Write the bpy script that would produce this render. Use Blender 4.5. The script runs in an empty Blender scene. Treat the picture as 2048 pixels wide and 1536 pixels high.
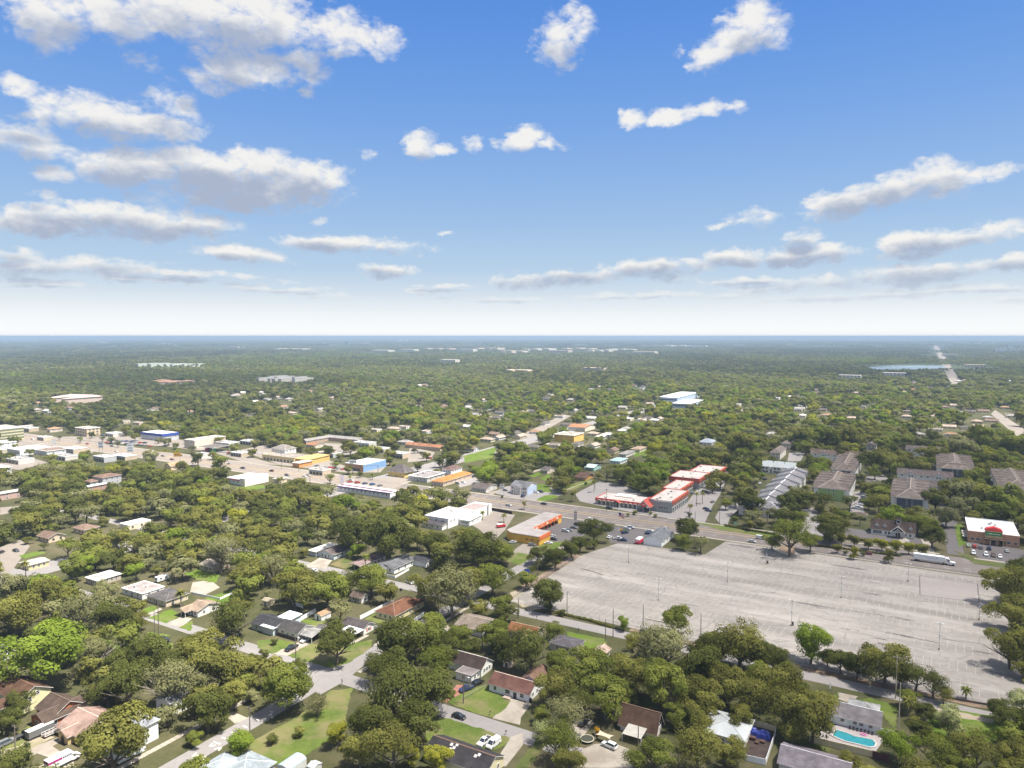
import bpy, math, random
import numpy as np
from mathutils import Vector

S = bpy.context.scene
COL = S.collection
R = math.radians
random.seed(7)
rng = np.random.default_rng(11)

# ------------------------------------------------------------------ camera
# x runs along the avenue (towards the right), y runs along the cross streets (away from the viewer)
FPX, CAMH, HEAD = 1421.0, 120.0, R(30)
PITCH = math.atan(96 / FPX)
cam_d = bpy.data.cameras.new("camera")
cam = bpy.data.objects.new("camera", cam_d)
COL.objects.link(cam)
cam.location = (0, 0, CAMH)
cam.rotation_euler = (R(90) - PITCH, 0, HEAD)
cam_d.sensor_width = 36
cam_d.lens = 36 * FPX / 2048
cam_d.clip_start = 1
cam_d.clip_end = 200000
S.camera = cam

# ------------------------------------------------------------------ sun and sky
SUN_DIR = Vector((0.36, 0.10, 0.90)).normalized()
SUN_EL = math.asin(SUN_DIR.z)
SUN_AZ = math.atan2(SUN_DIR.x, SUN_DIR.y)          # clockwise from +y
sun_d = bpy.data.lights.new("sun", 'SUN')
sun_d.energy = 4.6
sun_d.angle = R(0.8)
sun_d.color = (1.0, 0.95, 0.86)
sun = bpy.data.objects.new("sun", sun_d)
COL.objects.link(sun)
sun.location = (0, 0, 400)
sun.rotation_euler = (-SUN_DIR).to_track_quat('-Z', 'Y').to_euler()

S.view_settings.view_transform = 'Standard'
S.view_settings.look = 'None'
S.view_settings.gamma = 1
S.view_settings.use_curve_mapping = False
S.view_settings.exposure = 1.4
S.cycles.use_denoising = True
S.cycles.denoising_input_passes = 'RGB_ALBEDO_NORMAL'
S.cycles.denoising_prefilter = 'ACCURATE'
S.cycles.max_bounces = 5
S.cycles.diffuse_bounces = 3
S.cycles.glossy_bounces = 2
S.cycles.transmission_bounces = 3
S.cycles.transparent_max_bounces = 12
S.cycles.volume_bounces = 0
S.cycles.caustics_reflective = False
S.cycles.caustics_refractive = False

def px_dir(px, py):
    """azimuth (from the viewing heading, to the right) and elevation of a photo pixel"""
    a = (px - 1024) / FPX
    b = (768 - py) / FPX
    y = math.cos(PITCH) + b * math.sin(PITCH)
    z = -math.sin(PITCH) + b * math.cos(PITCH)
    return math.atan2(a, y), math.atan2(z, math.hypot(a, y))

W = bpy.data.worlds.new("World")
S.world = W
W.use_nodes = True
W.cycles.sampling_method = 'MANUAL'
W.cycles.sample_map_resolution = 1024
nt = W.node_tree
nt.nodes.clear()

def nd(t, kind, **kw):
    n = t.nodes.new(kind)
    ins = kw.pop('ins', {})
    for k, v in kw.items():
        setattr(n, k, v)
    for k, v in ins.items():
        if isinstance(v, bpy.types.NodeSocket):
            t.links.new(v, n.inputs[k])
        else:
            n.inputs[k].default_value = v
    return n

def mth(t, op, a, b=None, c=None, clamp=False):
    ins = {0: a}
    if b is not None: ins[1] = b
    if c is not None: ins[2] = c
    return nd(t, 'ShaderNodeMath', operation=op, use_clamp=clamp, ins=ins).outputs[0]

# clouds: x, y in photo pixels, half width, half height, weight, tilt in degrees
CLOUDS = [(90, 45, 62, 46, .95, 0), (250, 30, 230, 42, 1, 0), (455, 30, 240, 60, 1, 0), (640, 62, 130, 44, .9, 0), (730, 78, 75, 36, .85, 0),
 (470, 110, 90, 40, .7, 0), (520, 142, 130, 34, .95, -6), (600, 128, 46, 32, 1, 0), (420, 162, 60, 22, .8, 0),
 (30, 172, 36, 22, .9, 15), (280, 128, 34, 18, .55, 0), (155, 76, 20, 9, .6, 0), (615, 183, 18, 15, .5, 0),
 (185, 228, 110, 34, .9, 0), (290, 245, 105, 36, .9, 0), (55, 280, 80, 26, .9, 8), (345, 215, 55, 32, .75, 0), (60, 238, 50, 16, .7, 0), (110, 345, 36, 22, .8, 0),
 (270, 338, 140, 34, 1, 0), (400, 345, 180, 50, 1.1, 0), (600, 362, 104, 46, 1.1, 0), (480, 380, 190, 44, 1.15, 0), (520, 340, 120, 40, 1.0, 0), (390, 320, 90, 30, 1, 0), (80, 388, 34, 10, .5, 0),
 (140, 448, 140, 28, 1, 0), (280, 446, 170, 34, 1.1, 0), (400, 446, 80, 22, .9, 0), (160, 425, 90, 22, .95, 0),
 (690, 487, 175, 20, .95, 2), (480, 508, 110, 18, .95, 2), (640, 438, 22, 8, .5, 0), (770, 540, 66, 18, .9, 0), (895, 462, 18, 5, .5, 0),
 (845, 290, 36, 28, 1, 0), (880, 299, 36, 12, .9, 0), (942, 290, 28, 20, .55, 0), (745, 312, 20, 12, .4, 0),
 (1050, 280, 52, 28, 1, 0), (1090, 290, 36, 14, .8, 0), (1130, 295, 22, 9, .4, 0),
 (1118, 95, 52, 44, .85, 0), (1150, 55, 42, 40, .8, 0), (1110, 60, 40, 40, .7, 0),
 (1440, 95, 66, 36, .98, -28), (1500, 55, 66, 50, 1, -28), (1550, 60, 36, 40, .5, 0), (1358, 100, 16, 14, .4, 0),
 (1265, 238, 36, 18, .9, 0), (1340, 235, 50, 18, .9, 0), (1405, 222, 50, 20, .75, 0), (1470, 216, 26, 14, .8, 0),
 (1700, 400, 90, 34, 1.05, -14), (1760, 385, 90, 36, 1.05, -10), (1870, 362, 70, 38, 1.05, 0), (1960, 352, 80, 14, .8, -4), (1640, 425, 36, 14, .7, -10),
 (1505, 438, 56, 22, .9, -6), (1440, 453, 30, 7, .6, 0), (1605, 478, 38, 21, 1, 0),
 (1840, 490, 100, 26, 1, -6), (1930, 475, 90, 20, .95, -6), (2030, 460, 40, 8, .5, 0),
 (1600, 510, 140, 20, .9, -3), (1480, 515, 80, 20, .95, 0), (1320, 535, 150, 24, .95, -4), (1110, 558, 170, 22, .95, -4),
 (1660, 565, 170, 18, .8, -3), (1850, 548, 130, 24, .9, -4), (2035, 523, 52, 20, .95, 0), (1350, 553, 60, 14, .7, 0),
 (110, 537, 190, 20, .85, -4), (15, 508, 52, 18, .85, 0), (360, 547, 190, 10, .9, 2), (900, 585, 90, 9, .8, 0), (1450, 592, 70, 9, .8, 0), (2030, 600, 60, 9, .8, 0), (100, 566, 90, 7, .9, 0), (270, 556, 200, 9, .9, 2), (540, 577, 130, 7, .8, 0), (1000, 600, 150, 8, .85, 0), (1290, 592, 170, 9, .85, -1), (1700, 592, 190, 9, .85, -1), (900, 572, 70, 7, .85, 0), (1500, 560, 90, 10, .9, 0), (640, 590, 90, 6, .7, 0), (1950, 578, 110, 8, .8, 0)]
g = bpy.data.node_groups.new("cloud_field", 'ShaderNodeTree')
g.interface.new_socket("Vector", in_out='INPUT', socket_type='NodeSocketVector')
g.interface.new_socket("Value", in_out='OUTPUT', socket_type='NodeSocketFloat')
gi = g.nodes.new('NodeGroupInput'); go = g.nodes.new('NodeGroupOutput')
acc = None
for (cx, cy, rx, ry, w, tl) in CLOUDS:
    az, el = px_dir(cx, cy)
    k = FPX * 1.0
    sx, sy = k / rx / 1.05, k / ry / 1.05
    p = gi.outputs[0]
    if tl:
        p = nd(g, 'ShaderNodeVectorRotate', rotation_type='Z_AXIS', ins={'Vector': p, 'Center': (az, el, 0), 'Angle': R(tl)}).outputs[0]
    v = nd(g, 'ShaderNodeVectorMath', operation='MULTIPLY_ADD', ins={0: p, 1: (sx, sy, 0), 2: (-az * sx, -el * sy, 0)}).outputs[0]
    d = nd(g, 'ShaderNodeVectorMath', operation='DOT_PRODUCT', ins={0: v, 1: v}).outputs['Value']
    f = mth(g, 'MULTIPLY_ADD', d, -w, w)
    acc = f if acc is None else nd(g, 'ShaderNodeMath', operation='SMOOTH_MAX', ins={0: acc, 1: f, 2: 0.08}).outputs[0]
g.links.new(acc, go.inputs[0])

tc = nd(nt, 'ShaderNodeTexCoord')
rot = nd(nt, 'ShaderNodeVectorRotate', rotation_type='Z_AXIS', ins={'Vector': tc.outputs['Generated'], 'Angle': -HEAD}).outputs[0]
sep = nd(nt, 'ShaderNodeSeparateXYZ', ins={0: rot})
azn = mth(nt, 'ARCTAN2', sep.outputs[0], sep.outputs[1])
eln = mth(nt, 'ARCSINE', sep.outputs[2])
ae = nd(nt, 'ShaderNodeCombineXYZ', ins={0: azn, 1: eln, 2: 0.0}).outputs[0]
# turbulence, finer towards the horizon (a cloud layer seen in perspective)
persp = mth(nt, 'DIVIDE', 0.42, mth(nt, 'ADD', mth(nt, 'MAXIMUM', eln, 0.0), 0.16))
ns = nd(nt, 'ShaderNodeVectorMath', operation='MULTIPLY', ins={0: ae, 1: (1.0, 1.55, 1)}).outputs[0]
n1 = nd(nt, 'ShaderNodeTexNoise', ins={'Vector': ns, 'Scale': 17.0, 'Detail': 8.0, 'Roughness': 0.62, 'Distortion': 0.25})
n2 = nd(nt, 'ShaderNodeTexNoise', ins={'Vector': ns, 'Scale': 46.0, 'Detail': 6.0, 'Roughness': 0.6, 'Distortion': 0.4})
wob = nd(nt, 'ShaderNodeVectorMath', operation='MULTIPLY_ADD', ins={0: n1.outputs['Color'], 1: (.05, .03, 0), 2: ae}).outputs[0]
wob = nd(nt, 'ShaderNodeVectorMath', operation='ADD', ins={0: wob, 1: (-.025, -.015, 0)}).outputs[0]
def field(vec, off):
    v = vec if off is None else nd(nt, 'ShaderNodeVectorMath', operation='ADD', ins={0: vec, 1: off}).outputs[0]
    gn = nt.nodes.new('ShaderNodeGroup'); gn.node_tree = g
    nt.links.new(v, gn.inputs[0])
    return gn.outputs[0]
F0 = field(wob, None)
F1 = field(ae, nd(nt, 'ShaderNodeCombineXYZ', ins={0: 0.004, 1: mth(nt, 'MULTIPLY', eln, 0.105)}).outputs[0])
# the rest of the sky dome has unseen cumulus, made denser and warmer for neutral fill light
n3 = nd(nt, 'ShaderNodeTexNoise', ins={'Vector': ns, 'Scale': 4.5, 'Detail': 4.0, 'Roughness': 0.5})
gen = mth(nt, 'MULTIPLY_ADD', n3.outputs['Fac'], 7.0, -2.95)
out_az = mth(nt, 'MULTIPLY_ADD', mth(nt, 'ABSOLUTE', azn), 9.0, -5.9, clamp=True)
out_el = mth(nt, 'MULTIPLY_ADD', eln, 12.0, -5.6, clamp=True)
outm = mth(nt, 'MAXIMUM', out_az, out_el)
outm = mth(nt, 'MULTIPLY', outm, mth(nt, 'MULTIPLY_ADD', eln, 12.0, -0.6, clamp=True))
gen = mth(nt, 'ADD', gen, mth(nt, 'MULTIPLY_ADD', outm, 6.0, -6.0))
D = mth(nt, 'MAXIMUM', F0, gen)
dens = mth(nt, 'ADD', D, mth(nt, 'ADD', mth(nt, 'MULTIPLY_ADD', n1.outputs['Fac'], 1.9, -1.02), mth(nt, 'MULTIPLY_ADD', n2.outputs['Fac'], 1.1, -0.55)))
vb = nd(nt, 'ShaderNodeTexVoronoi', feature='F1', ins={'Vector': nd(nt, 'ShaderNodeVectorMath', operation='MULTIPLY', ins={0: wob, 1: (1.0, 1.7, 1)}).outputs[0], 'Scale': 34.0, 'Detail': 2.0, 'Roughness': 0.55, 'Randomness': 1.0}).outputs['Distance']
puff = mth(nt, 'MULTIPLY_ADD', vb, -0.6, 0.62)
dens = mth(nt, 'ADD', dens, puff)
cov = nd(nt, 'ShaderNodeMapRange', interpolation_type='SMOOTHSTEP', ins={0: dens, 1: -0.02, 2: 0.95, 3: 0.0, 4: 0.95}).outputs[0]
shade = mth(nt, 'ADD', F1, mth(nt, 'MULTIPLY_ADD', n1.outputs['Fac'], 1.7, -0.9))
shade = mth(nt, 'ADD', shade, mth(nt, 'MULTIPLY_ADD', n2.outputs['Fac'], 0.7, -0.35))
shade = mth(nt, 'MULTIPLY_ADD', puff, -0.35, shade)
shd = nd(nt, 'ShaderNodeMapRange', interpolation_type='SMOOTHSTEP', ins={0: shade, 1: -0.15, 2: 1.0, 3: 0.0, 4: 1.0}).outputs[0]

sky = nd(nt, 'ShaderNodeTexSky', sky_type='NISHITA', sun_disc=False, sun_elevation=SUN_EL, sun_rotation=SUN_AZ,
         altitude=120, air_density=1.0, dust_density=1.2, ozone_density=3.0)
SKY_STRENGTH = 0.1
# pale band of far haze over the horizon, clear blue above it
skyb = nd(nt, 'ShaderNodeHueSaturation', ins={'Saturation': 1.25, 'Value': 1.0, 'Color': sky.outputs[0]}).outputs[0]
hz = nd(nt, 'ShaderNodeValToRGB')
hz.color_ramp.interpolation = 'B_SPLINE'
E = hz.color_ramp.elements
def lin(c): return tuple((x / 255 / 12.92 if x <= 10 else ((x / 255 + .055) / 1.055) ** 2.4) for x in c) + (1,)
SKY_STOPS = [(0.0, (252, 253, 253)), (0.035, (247, 249, 251)), (0.085, (226, 233, 239)), (0.13, (204, 217, 230)), (0.19, (180, 204, 227)), (0.32, (158, 190, 226)), (0.53, (126, 168, 225)), (0.72, (106, 154, 222)), (0.9, (88, 141, 218)), (1, (78, 130, 212))]
while len(E) < len(SKY_STOPS): E.new(0.5)
for e, (p, c) in zip(E, SKY_STOPS):
    e.position = p; e.color = lin(c)
nt.links.new(mth(nt, 'MULTIPLY', eln, 2.1, clamp=True), hz.inputs[0])
hzs = nd(nt, 'ShaderNodeVectorMath', operation='SCALE', ins={0: hz.outputs[0], 'Scale': 1.04 / SKY_STRENGTH / (2 ** S.view_settings.exposure)}).outputs[0]
base = nd(nt, 'ShaderNodeMix', data_type='RGBA', ins={0: 0.97, 6: skyb, 7: hzs}).outputs[2]
ccol = nd(nt, 'ShaderNodeMix', data_type='RGBA', ins={0: shd, 6: lin((247, 245, 241)), 7: lin((172, 183, 204))}).outputs[2]
ccol = nd(nt, 'ShaderNodeMix', data_type='RGBA', ins={0: mth(nt, 'MULTIPLY_ADD', eln, 5.0, -2.4, clamp=True), 6: ccol, 7: lin((236, 229, 216))}).outputs[2]  # warm tint put into the unseen upper clouds for fill light
ccol = nd(nt, 'ShaderNodeVectorMath', operation='SCALE', ins={0: ccol, 'Scale': 1 / SKY_STRENGTH / (2 ** S.view_settings.exposure)}).outputs[0]
# clouds fade into the haze near the horizon
cf = mth(nt, 'MULTIPLY', cov, nd(nt, 'ShaderNodeMapRange', interpolation_type='SMOOTHSTEP', ins={0: eln, 1: 0.012, 2: 0.1, 3: 0.0, 4: 1.0}).outputs[0])
fin = nd(nt, 'ShaderNodeMix', data_type='RGBA', ins={0: cf, 6: base, 7: ccol}).outputs[2]
bg = nd(nt, 'ShaderNodeBackground', ins={'Color': fin, 'Strength': SKY_STRENGTH})
wo = nd(nt, 'ShaderNodeOutputWorld', ins={0: bg.outputs[0]})

# ------------------------------------------------------------------ helpers
def at(px, py, z=0.0):
    """point on the horizontal plane z that the photo shows at a pixel"""
    a = (px - 1024) / FPX
    b = (768 - py) / FPX
    dy = math.cos(PITCH) + b * math.sin(PITCH)
    dz = -math.sin(PITCH) + b * math.cos(PITCH)
    t = (z - CAMH) / dz
    X, Y = a * t, dy * t
    c, s = math.cos(HEAD), math.sin(HEAD)
    return X * c - Y * s, X * s + Y * c

def proj(x, y, z=0.0):
    c, s = math.cos(HEAD), math.sin(HEAD)
    X, Y = x * c + y * s, -x * s + y * c
    z = z - CAMH
    d = Y * math.cos(PITCH) - z * math.sin(PITCH)
    u = Y * math.sin(PITCH) + z * math.cos(PITCH)
    d = np.maximum(d, 1.0) if isinstance(d, np.ndarray) else max(d, 1.0)
    return 1024 + FPX * X / d, 768 - FPX * u / d, d

def smooth_noise(t, vec, scale, detail=4.0, rough=0.55):
    return nd(t, 'ShaderNodeTexNoise', ins={'Vector': vec, 'Scale': scale, 'Detail': detail, 'Roughness': rough}).outputs['Fac']

MATS = {}
def mat(color, rough=0.8, var=0.12, scale=0.5, metal=0.0, spec=0.3, key=None, dirt=0.0, course=None, emit=0):
    """plain paint, render or metal with uneven tone; course = spacing of roof courses or board joints along local z/y"""
    color = tuple(color[:3])
    k = key or (color, rough, var, scale, metal, spec, dirt, course)
    if k in MATS: return MATS[k]
    m = bpy.data.materials.new("paint")
    m.use_nodes = True
    t = m.node_tree
    b = t.nodes['Principled BSDF']
    b.inputs['Roughness'].default_value = rough
    b.inputs['Metallic'].default_value = metal
    b.inputs['Specular IOR Level'].default_value = spec
    gp = nd(t, 'ShaderNodeNewGeometry').outputs['Position']
    n = smooth_noise(t, gp, scale, 5.0, 0.6)
    lo = tuple(c * (1 - var) for c in color) + (1,)
    hi = tuple(min(1, c * (1 + var)) for c in color) + (1,)
    mr = nd(t, 'ShaderNodeMapRange', ins={0: n, 1: 0.3, 2: 0.7})
    col = nd(t, 'ShaderNodeMix', data_type='RGBA', ins={0: mr.outputs[0], 6: lo, 7: hi}).outputs[2]
    if dirt:
        n2 = smooth_noise(t, gp, scale * 0.35, 6.0, 0.65)
        mr2 = nd(t, 'ShaderNodeMapRange', ins={0: n2, 1: 0.48, 2: 0.72, 3: 0.0, 4: dirt})
        col = nd(t, 'ShaderNodeMix', data_type='RGBA', ins={0: mr2.outputs[0], 6: col, 7: tuple(c * 0.45 for c in color) + (1,)}).outputs[2]
    if course:
        oc = nd(t, 'ShaderNodeTexCoord').outputs['Object']
        br = nd(t, 'ShaderNodeTexBrick', offset=0.5, ins={'Vector': oc, 'Scale': 1.0, 'Mortar Size': 0.03, 'Brick Width': course * 2.2, 'Row Height': course, 'Color1': (1, 1, 1, 1), 'Color2': (.8, .8, .8, 1), 'Mortar': (.6, .6, .6, 1)}).outputs[0]
        col = nd(t, 'ShaderNodeMix', data_type='RGBA', blend_type='MULTIPLY', ins={0: 0.8, 6: col, 7: br}).outputs[2]
    t.links.new(col, b.inputs['Base Color'])
    MATS[k] = m
    return m

def shingle(color, streak=0.3):
    color = tuple(c * .74 for c in color)
    return mat(color, 0.92, 0.3, 0.35, spec=0.1, dirt=min(.8, streak * 1.7), course=0.55)
def metalroof(color):
    return mat(color, 0.45, 0.1, 0.3, spec=0.4, dirt=0.2)
GLASS = None
def glass():
    global GLASS
    if GLASS is None:
        GLASS = mat((0.035, 0.045, 0.055), 0.12, 0.3, 0.8, spec=0.6, key='glass')
    return GLASS

class MB:
    """collects boxes, quads and tubes, builds ONE mesh"""
    def __init__(s): s.v, s.f, s.m = [], [], []
    def quad(s, pts, mi=0):
        i = len(s.v); s.v += [tuple(p) for p in pts]; s.f.append(tuple(range(i, i + len(pts)))); s.m.append(mi)
    def box(s, x0, y0, z0, x1, y1, z1, mi=0, bottom=False, top=None):
        i = len(s.v)
        s.v += [(x0, y0, z0), (x1, y0, z0), (x1, y1, z0), (x0, y1, z0), (x0, y0, z1), (x1, y0, z1), (x1, y1, z1), (x0, y1, z1)]
        F = [(0, 1, 5, 4), (1, 2, 6, 5), (2, 3, 7, 6), (3, 0, 4, 7), (4, 5, 6, 7)]
        if bottom: F.append((3, 2, 1, 0))
        for k, f in enumerate(F):
            s.f.append(tuple(i + a for a in f)); s.m.append(top if (top is not None and k == 4) else mi)
    def prism(s, poly, z0, z1, mi=0, top=None):
        n = len(poly); i = len(s.v)
        ar = sum(poly[k][0] * poly[(k + 1) % n][1] - poly[(k + 1) % n][0] * poly[k][1] for k in range(n))
        if ar < 0: poly = poly[::-1]
        s.v += [(p[0], p[1], z0) for p in poly] + [(p[0], p[1], z1) for p in poly]
        for k in range(n):
            s.f.append((i + k, i + (k + 1) % n, i + n + (k + 1) % n, i + n + k)); s.m.append(mi)
        s.f.append(tuple(i + n + k for k in range(n))); s.m.append(mi if top is None else top)
    def tube(s, pts, rad, n=6, mi=0, cap=True):
        rings = []
        for k, p in enumerate(pts):
            p = Vector(p)
            a = Vector(pts[min(k + 1, len(pts) - 1)]) - Vector(pts[max(k - 1, 0)])
            a.normalize()
            x = a.cross(Vector((0.3, 0.9, 0.1)) if abs(a.z) > .7 else Vector((0, 0, 1))).normalized()
            y = a.cross(x)
            r = rad[k] if isinstance(rad, (list, tuple)) else rad
            i = len(s.v)
            s.v += [tuple(p + (x * math.cos(2 * math.pi * j / n) + y * math.sin(2 * math.pi * j / n)) * r) for j in range(n)]
            rings.append(i)
        for a, b in zip(rings[:-1], rings[1:]):
            for j in range(n):
                s.f.append((a + j, a + (j + 1) % n, b + (j + 1) % n, b + j)); s.m.append(mi)
        if cap:
            s.f.append(tuple(rings[-1] + j for j in range(n))); s.m.append(mi)
    def mesh(s, name, mats):
        me = bpy.data.meshes.new(name)
        me.from_pydata(s.v, [], s.f)
        for m in (mats if isinstance(mats, (list, tuple)) else [mats]): me.materials.append(m)
        if any(s.m): me.polygons.foreach_set('material_index', s.m)
        me.update()
        return me
    def build(s, name, mats, parent=None, loc=None, rz=0.0):
        return link(name, s.mesh(name, mats), parent, loc, rz)

def link(name, data, parent=None, loc=None, rz=0.0):
    o = bpy.data.objects.new(name, data)
    COL.objects.link(o)
    if parent is not None: o.parent = parent
    if loc is not None: o.location = loc
    if rz: o.rotation_euler = (0, 0, rz)
    return o

def tag(o, label=None, cat=None, group=None, kind=None):
    if label: o['label'] = label
    if cat: o['category'] = cat
    if group: o['group'] = group
    if kind: o['kind'] = kind
    return o

def thing(name, label, cat, loc, rz=0.0, group=None):
    o = link(name, None, None, loc, rz)
    o.empty_display_size = 0.5
    return tag(o, label, cat, group)

def copy_tree(o, parent=None):
    c = o.copy(); COL.objects.link(c)
    if parent is not None: c.parent = parent
    for ch in list(o.children): copy_tree(ch, c)
    return c

# what must stay in view: depth of the thing that each 2x2 block of photo pixels shows
KEEP = np.zeros((768, 1024), np.float32)
NOBASE = []     # footprints (x0, y0, x1, y1) where no trunk may stand
LAND = []       # landmarks used in labels: (phrase, x, y)
def keep_poly(pts, depth=None):
    P = [(p[0] / 2, p[1] / 2) for p in pts]
    xs = [p[0] for p in P]; ys = [p[1] for p in P]
    x0, x1 = max(0, int(min(xs))), min(1023, int(max(xs)) + 1)
    y0, y1 = max(0, int(min(ys))), min(767, int(max(ys)) + 1)
    if x1 <= x0 or y1 <= y0: return
    X, Y = np.meshgrid(np.arange(x0, x1) + .5, np.arange(y0, y1) + .5)
    ins = np.zeros(X.shape, bool)
    n = len(P)
    for k in range(n):
        ax, ay = P[k]; bx, by = P[(k + 1) % n]
        if ay == by: continue
        c = ((ay > Y) != (by > Y)) & (X < (bx - ax) * (Y - ay) / (by - ay) + ax)
        ins ^= c
    if depth is None:
        b = (768 - 2 * Y) / FPX
        dz = -math.sin(PITCH) + b * math.cos(PITCH)
        dd = np.where(dz < -0.003, -CAMH / np.minimum(dz, -0.003), 0)
    else:
        dd = np.full(X.shape, depth)
    sub = KEEP[y0:y1, x0:x1]
    np.copyto(sub, np.where(ins, np.maximum(sub, dd), sub))
def hull(pts):
    pts = sorted(set(pts))
    def half(pp):
        h = []
        for p in pp:
            while len(h) > 1 and (h[-1][0] - h[-2][0]) * (p[1] - h[-2][1]) - (h[-1][1] - h[-2][1]) * (p[0] - h[-2][0]) <= 0: h.pop()
            h.append(p)
        return h[:-1]
    return half(pts) + half(pts[::-1])
def keep_box(x0, y0, x1, y1, h, z0=0.0, shrink=0.0):
    pts = []
    for x in (x0, x1):
        for y in (y0, y1):
            for z in (z0, h):
                a = proj(x, y, z); pts.append((a[0], a[1]))
    d = proj((x0 + x1) / 2, (y0 + y1) / 2, h / 2)[2]
    keep_poly(hull(pts), d)

# ------------------------------------------------------------------ ground materials
def ground_mat(name, c1, c2, c3=None, s1=0.05, s2=0.7, s3=0.012, rough=0.95, amt3=0.7, lo3=0.5, hi3=0.62):
    m = bpy.data.materials.new(name); m.use_nodes = True
    t = m.node_tree; b = t.nodes['Principled BSDF']
    b.inputs['Roughness'].default_value = rough
    b.inputs['Specular IOR Level'].default_value = 0.15
    gp = nd(t, 'ShaderNodeNewGeometry').outputs['Position']
    a = smooth_noise(t, gp, s1, 6, 0.65); c = smooth_noise(t, gp, s2, 5, 0.7)
    mixf = mth(t, 'ADD', mth(t, 'MULTIPLY', a, 0.65), mth(t, 'MULTIPLY', c, 0.35))
    f = nd(t, 'ShaderNodeMapRange', ins={0: mixf, 1: 0.38, 2: 0.62}).outputs[0]
    col = nd(t, 'ShaderNodeMix', data_type='RGBA', ins={0: f, 6: c1 + (1,), 7: c2 + (1,)}).outputs[2]
    if c3:
        e = smooth_noise(t, gp, s3, 6, 0.6)
        f3 = nd(t, 'ShaderNodeMapRange', ins={0: e, 1: lo3, 2: hi3, 3: 0.0, 4: amt3}).outputs[0]
        col = nd(t, 'ShaderNodeMix', data_type='RGBA', ins={0: f3, 6: col, 7: c3 + (1,)}).outputs[2]
    t.links.new(col, b.inputs['Base Color'])
    return m
M_GROUND = ground_mat("ground", (.038, .046, .015), (.085, .076, .038), (.15, .12, .08), 0.06, 0.9, 0.02, amt3=0.35)
M_FAR = ground_mat("far_ground", (.03, .042, .02), (.06, .072, .036), (.16, .15, .12), 0.004, 0.03, 0.0012, amt3=0.55, lo3=.58, hi3=.68)
M_LAWN = ground_mat("lawn", (.055, .085, .015), (.115, .145, .030), (.165, .140, .070), 0.10, 1.0, 0.07, amt3=0.8, lo3=.46, hi3=.6)
M_BRIGHT = ground_mat("bright_lawn", (.058, .098, .012), (.112, .162, .022), (.14, .14, .05), 0.12, 1.0, 0.09, amt3=0.6)
M_DULLLAWN = ground_mat("dull_lawn", (.055, .08, .018), (.10, .10, .035), (.17, .13, .07), 0.1, 1.2, 0.05, amt3=0.75)  # duller, less green lawn tone
M_OLDASPHALT = None
def asphalt(name, c, var, streaks=0.0, aisles=False):
    m = bpy.data.materials.new(name); m.use_nodes = True
    t = m.node_tree; b = t.nodes['Principled BSDF']
    b.inputs['Roughness'].default_value = 0.9
    b.inputs['Specular IOR Level'].default_value = 0.2
    gp = nd(t, 'ShaderNodeNewGeometry').outputs['Position']
    st = nd(t, 'ShaderNodeVectorMath', operation='MULTIPLY', ins={0: gp, 1: (0.14, 1.0, 1.0)}).outputs[0]
    a = smooth_noise(t, st, 0.10, 7, 0.62)
    c2 = smooth_noise(t, gp, 0.35, 7, 0.72)
    d = smooth_noise(t, gp, 0.03, 4, 0.55)
    f = mth(t, 'ADD', mth(t, 'MULTIPLY', a, .45), mth(t, 'ADD', mth(t, 'MULTIPLY', c2, .3), mth(t, 'MULTIPLY', d, .25)))
    f = nd(t, 'ShaderNodeMapRange', ins={0: f, 1: 0.36, 2: 0.64}).outputs[0]
    lo = tuple(x * (1 - var) for x in c) + (1,); hi = tuple(x * (1 + var) for x in c) + (1,)
    col = nd(t, 'ShaderNodeMix', data_type='RGBA', ins={0: f, 6: lo, 7: hi}).outputs[2]
    if aisles:      # stalls darkened by years of parked cars, lanes between them worn pale; large stains
        yy = nd(t, 'ShaderNodeSeparateXYZ', ins={0: gp}).outputs[1]
        w = mth(t, 'SINE', mth(t, 'ADD', mth(t, 'MULTIPLY', yy, .349), mth(t, 'MULTIPLY_ADD', d, 3.0, -3.4)))
        big = smooth_noise(t, st, .035, 6, .65)
        amt = mth(t, 'MULTIPLY', nd(t, 'ShaderNodeMapRange', ins={0: w, 1: -.3, 2: 1.0}).outputs[0], nd(t, 'ShaderNodeMapRange', ins={0: big, 1: .36, 2: .62, 3: .08, 4: .6}).outputs[0])
        col = nd(t, 'ShaderNodeMix', data_type='RGBA', ins={0: amt, 6: col, 7: tuple(x * .5 for x in c) + (1,)}).outputs[2]
        sp = smooth_noise(t, gp, .22, 5, .7)
        col = nd(t, 'ShaderNodeMix', data_type='RGBA', ins={0: nd(t, 'ShaderNodeMapRange', ins={0: sp, 1: .57, 2: .7, 3: 0, 4: .5}).outputs[0], 6: col, 7: tuple(x * .55 for x in c) + (1,)}).outputs[2]
        col = nd(t, 'ShaderNodeMix', data_type='RGBA', ins={0: nd(t, 'ShaderNodeMapRange', ins={0: a, 1: .54, 2: .68, 3: 0, 4: .55}).outputs[0], 6: col, 7: tuple(x * 1.45 for x in c) + (1,)}).outputs[2]
    if streaks:
        vo = nd(t, 'ShaderNodeTexVoronoi', feature='DISTANCE_TO_EDGE', ins={'Vector': nd(t, 'ShaderNodeVectorMath', operation='MULTIPLY', ins={0: gp, 1: (0.6, 1, 1)}).outputs[0], 'Scale': 0.16, 'Randomness': 1.0}).outputs[0]
        cr = nd(t, 'ShaderNodeMapRange', ins={0: vo, 1: 0.0, 2: 0.03, 3: streaks, 4: 0.0}).outputs[0]
        col = nd(t, 'ShaderNodeMix', data_type='RGBA', ins={0: cr, 6: col, 7: tuple(x * .45 for x in c) + (1,)}).outputs[2]
    t.links.new(col, b.inputs['Base Color'])
    return m
M_LOT = asphalt("weathered_asphalt", (.248, .227, .207), .27, .45, aisles=True)
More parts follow.
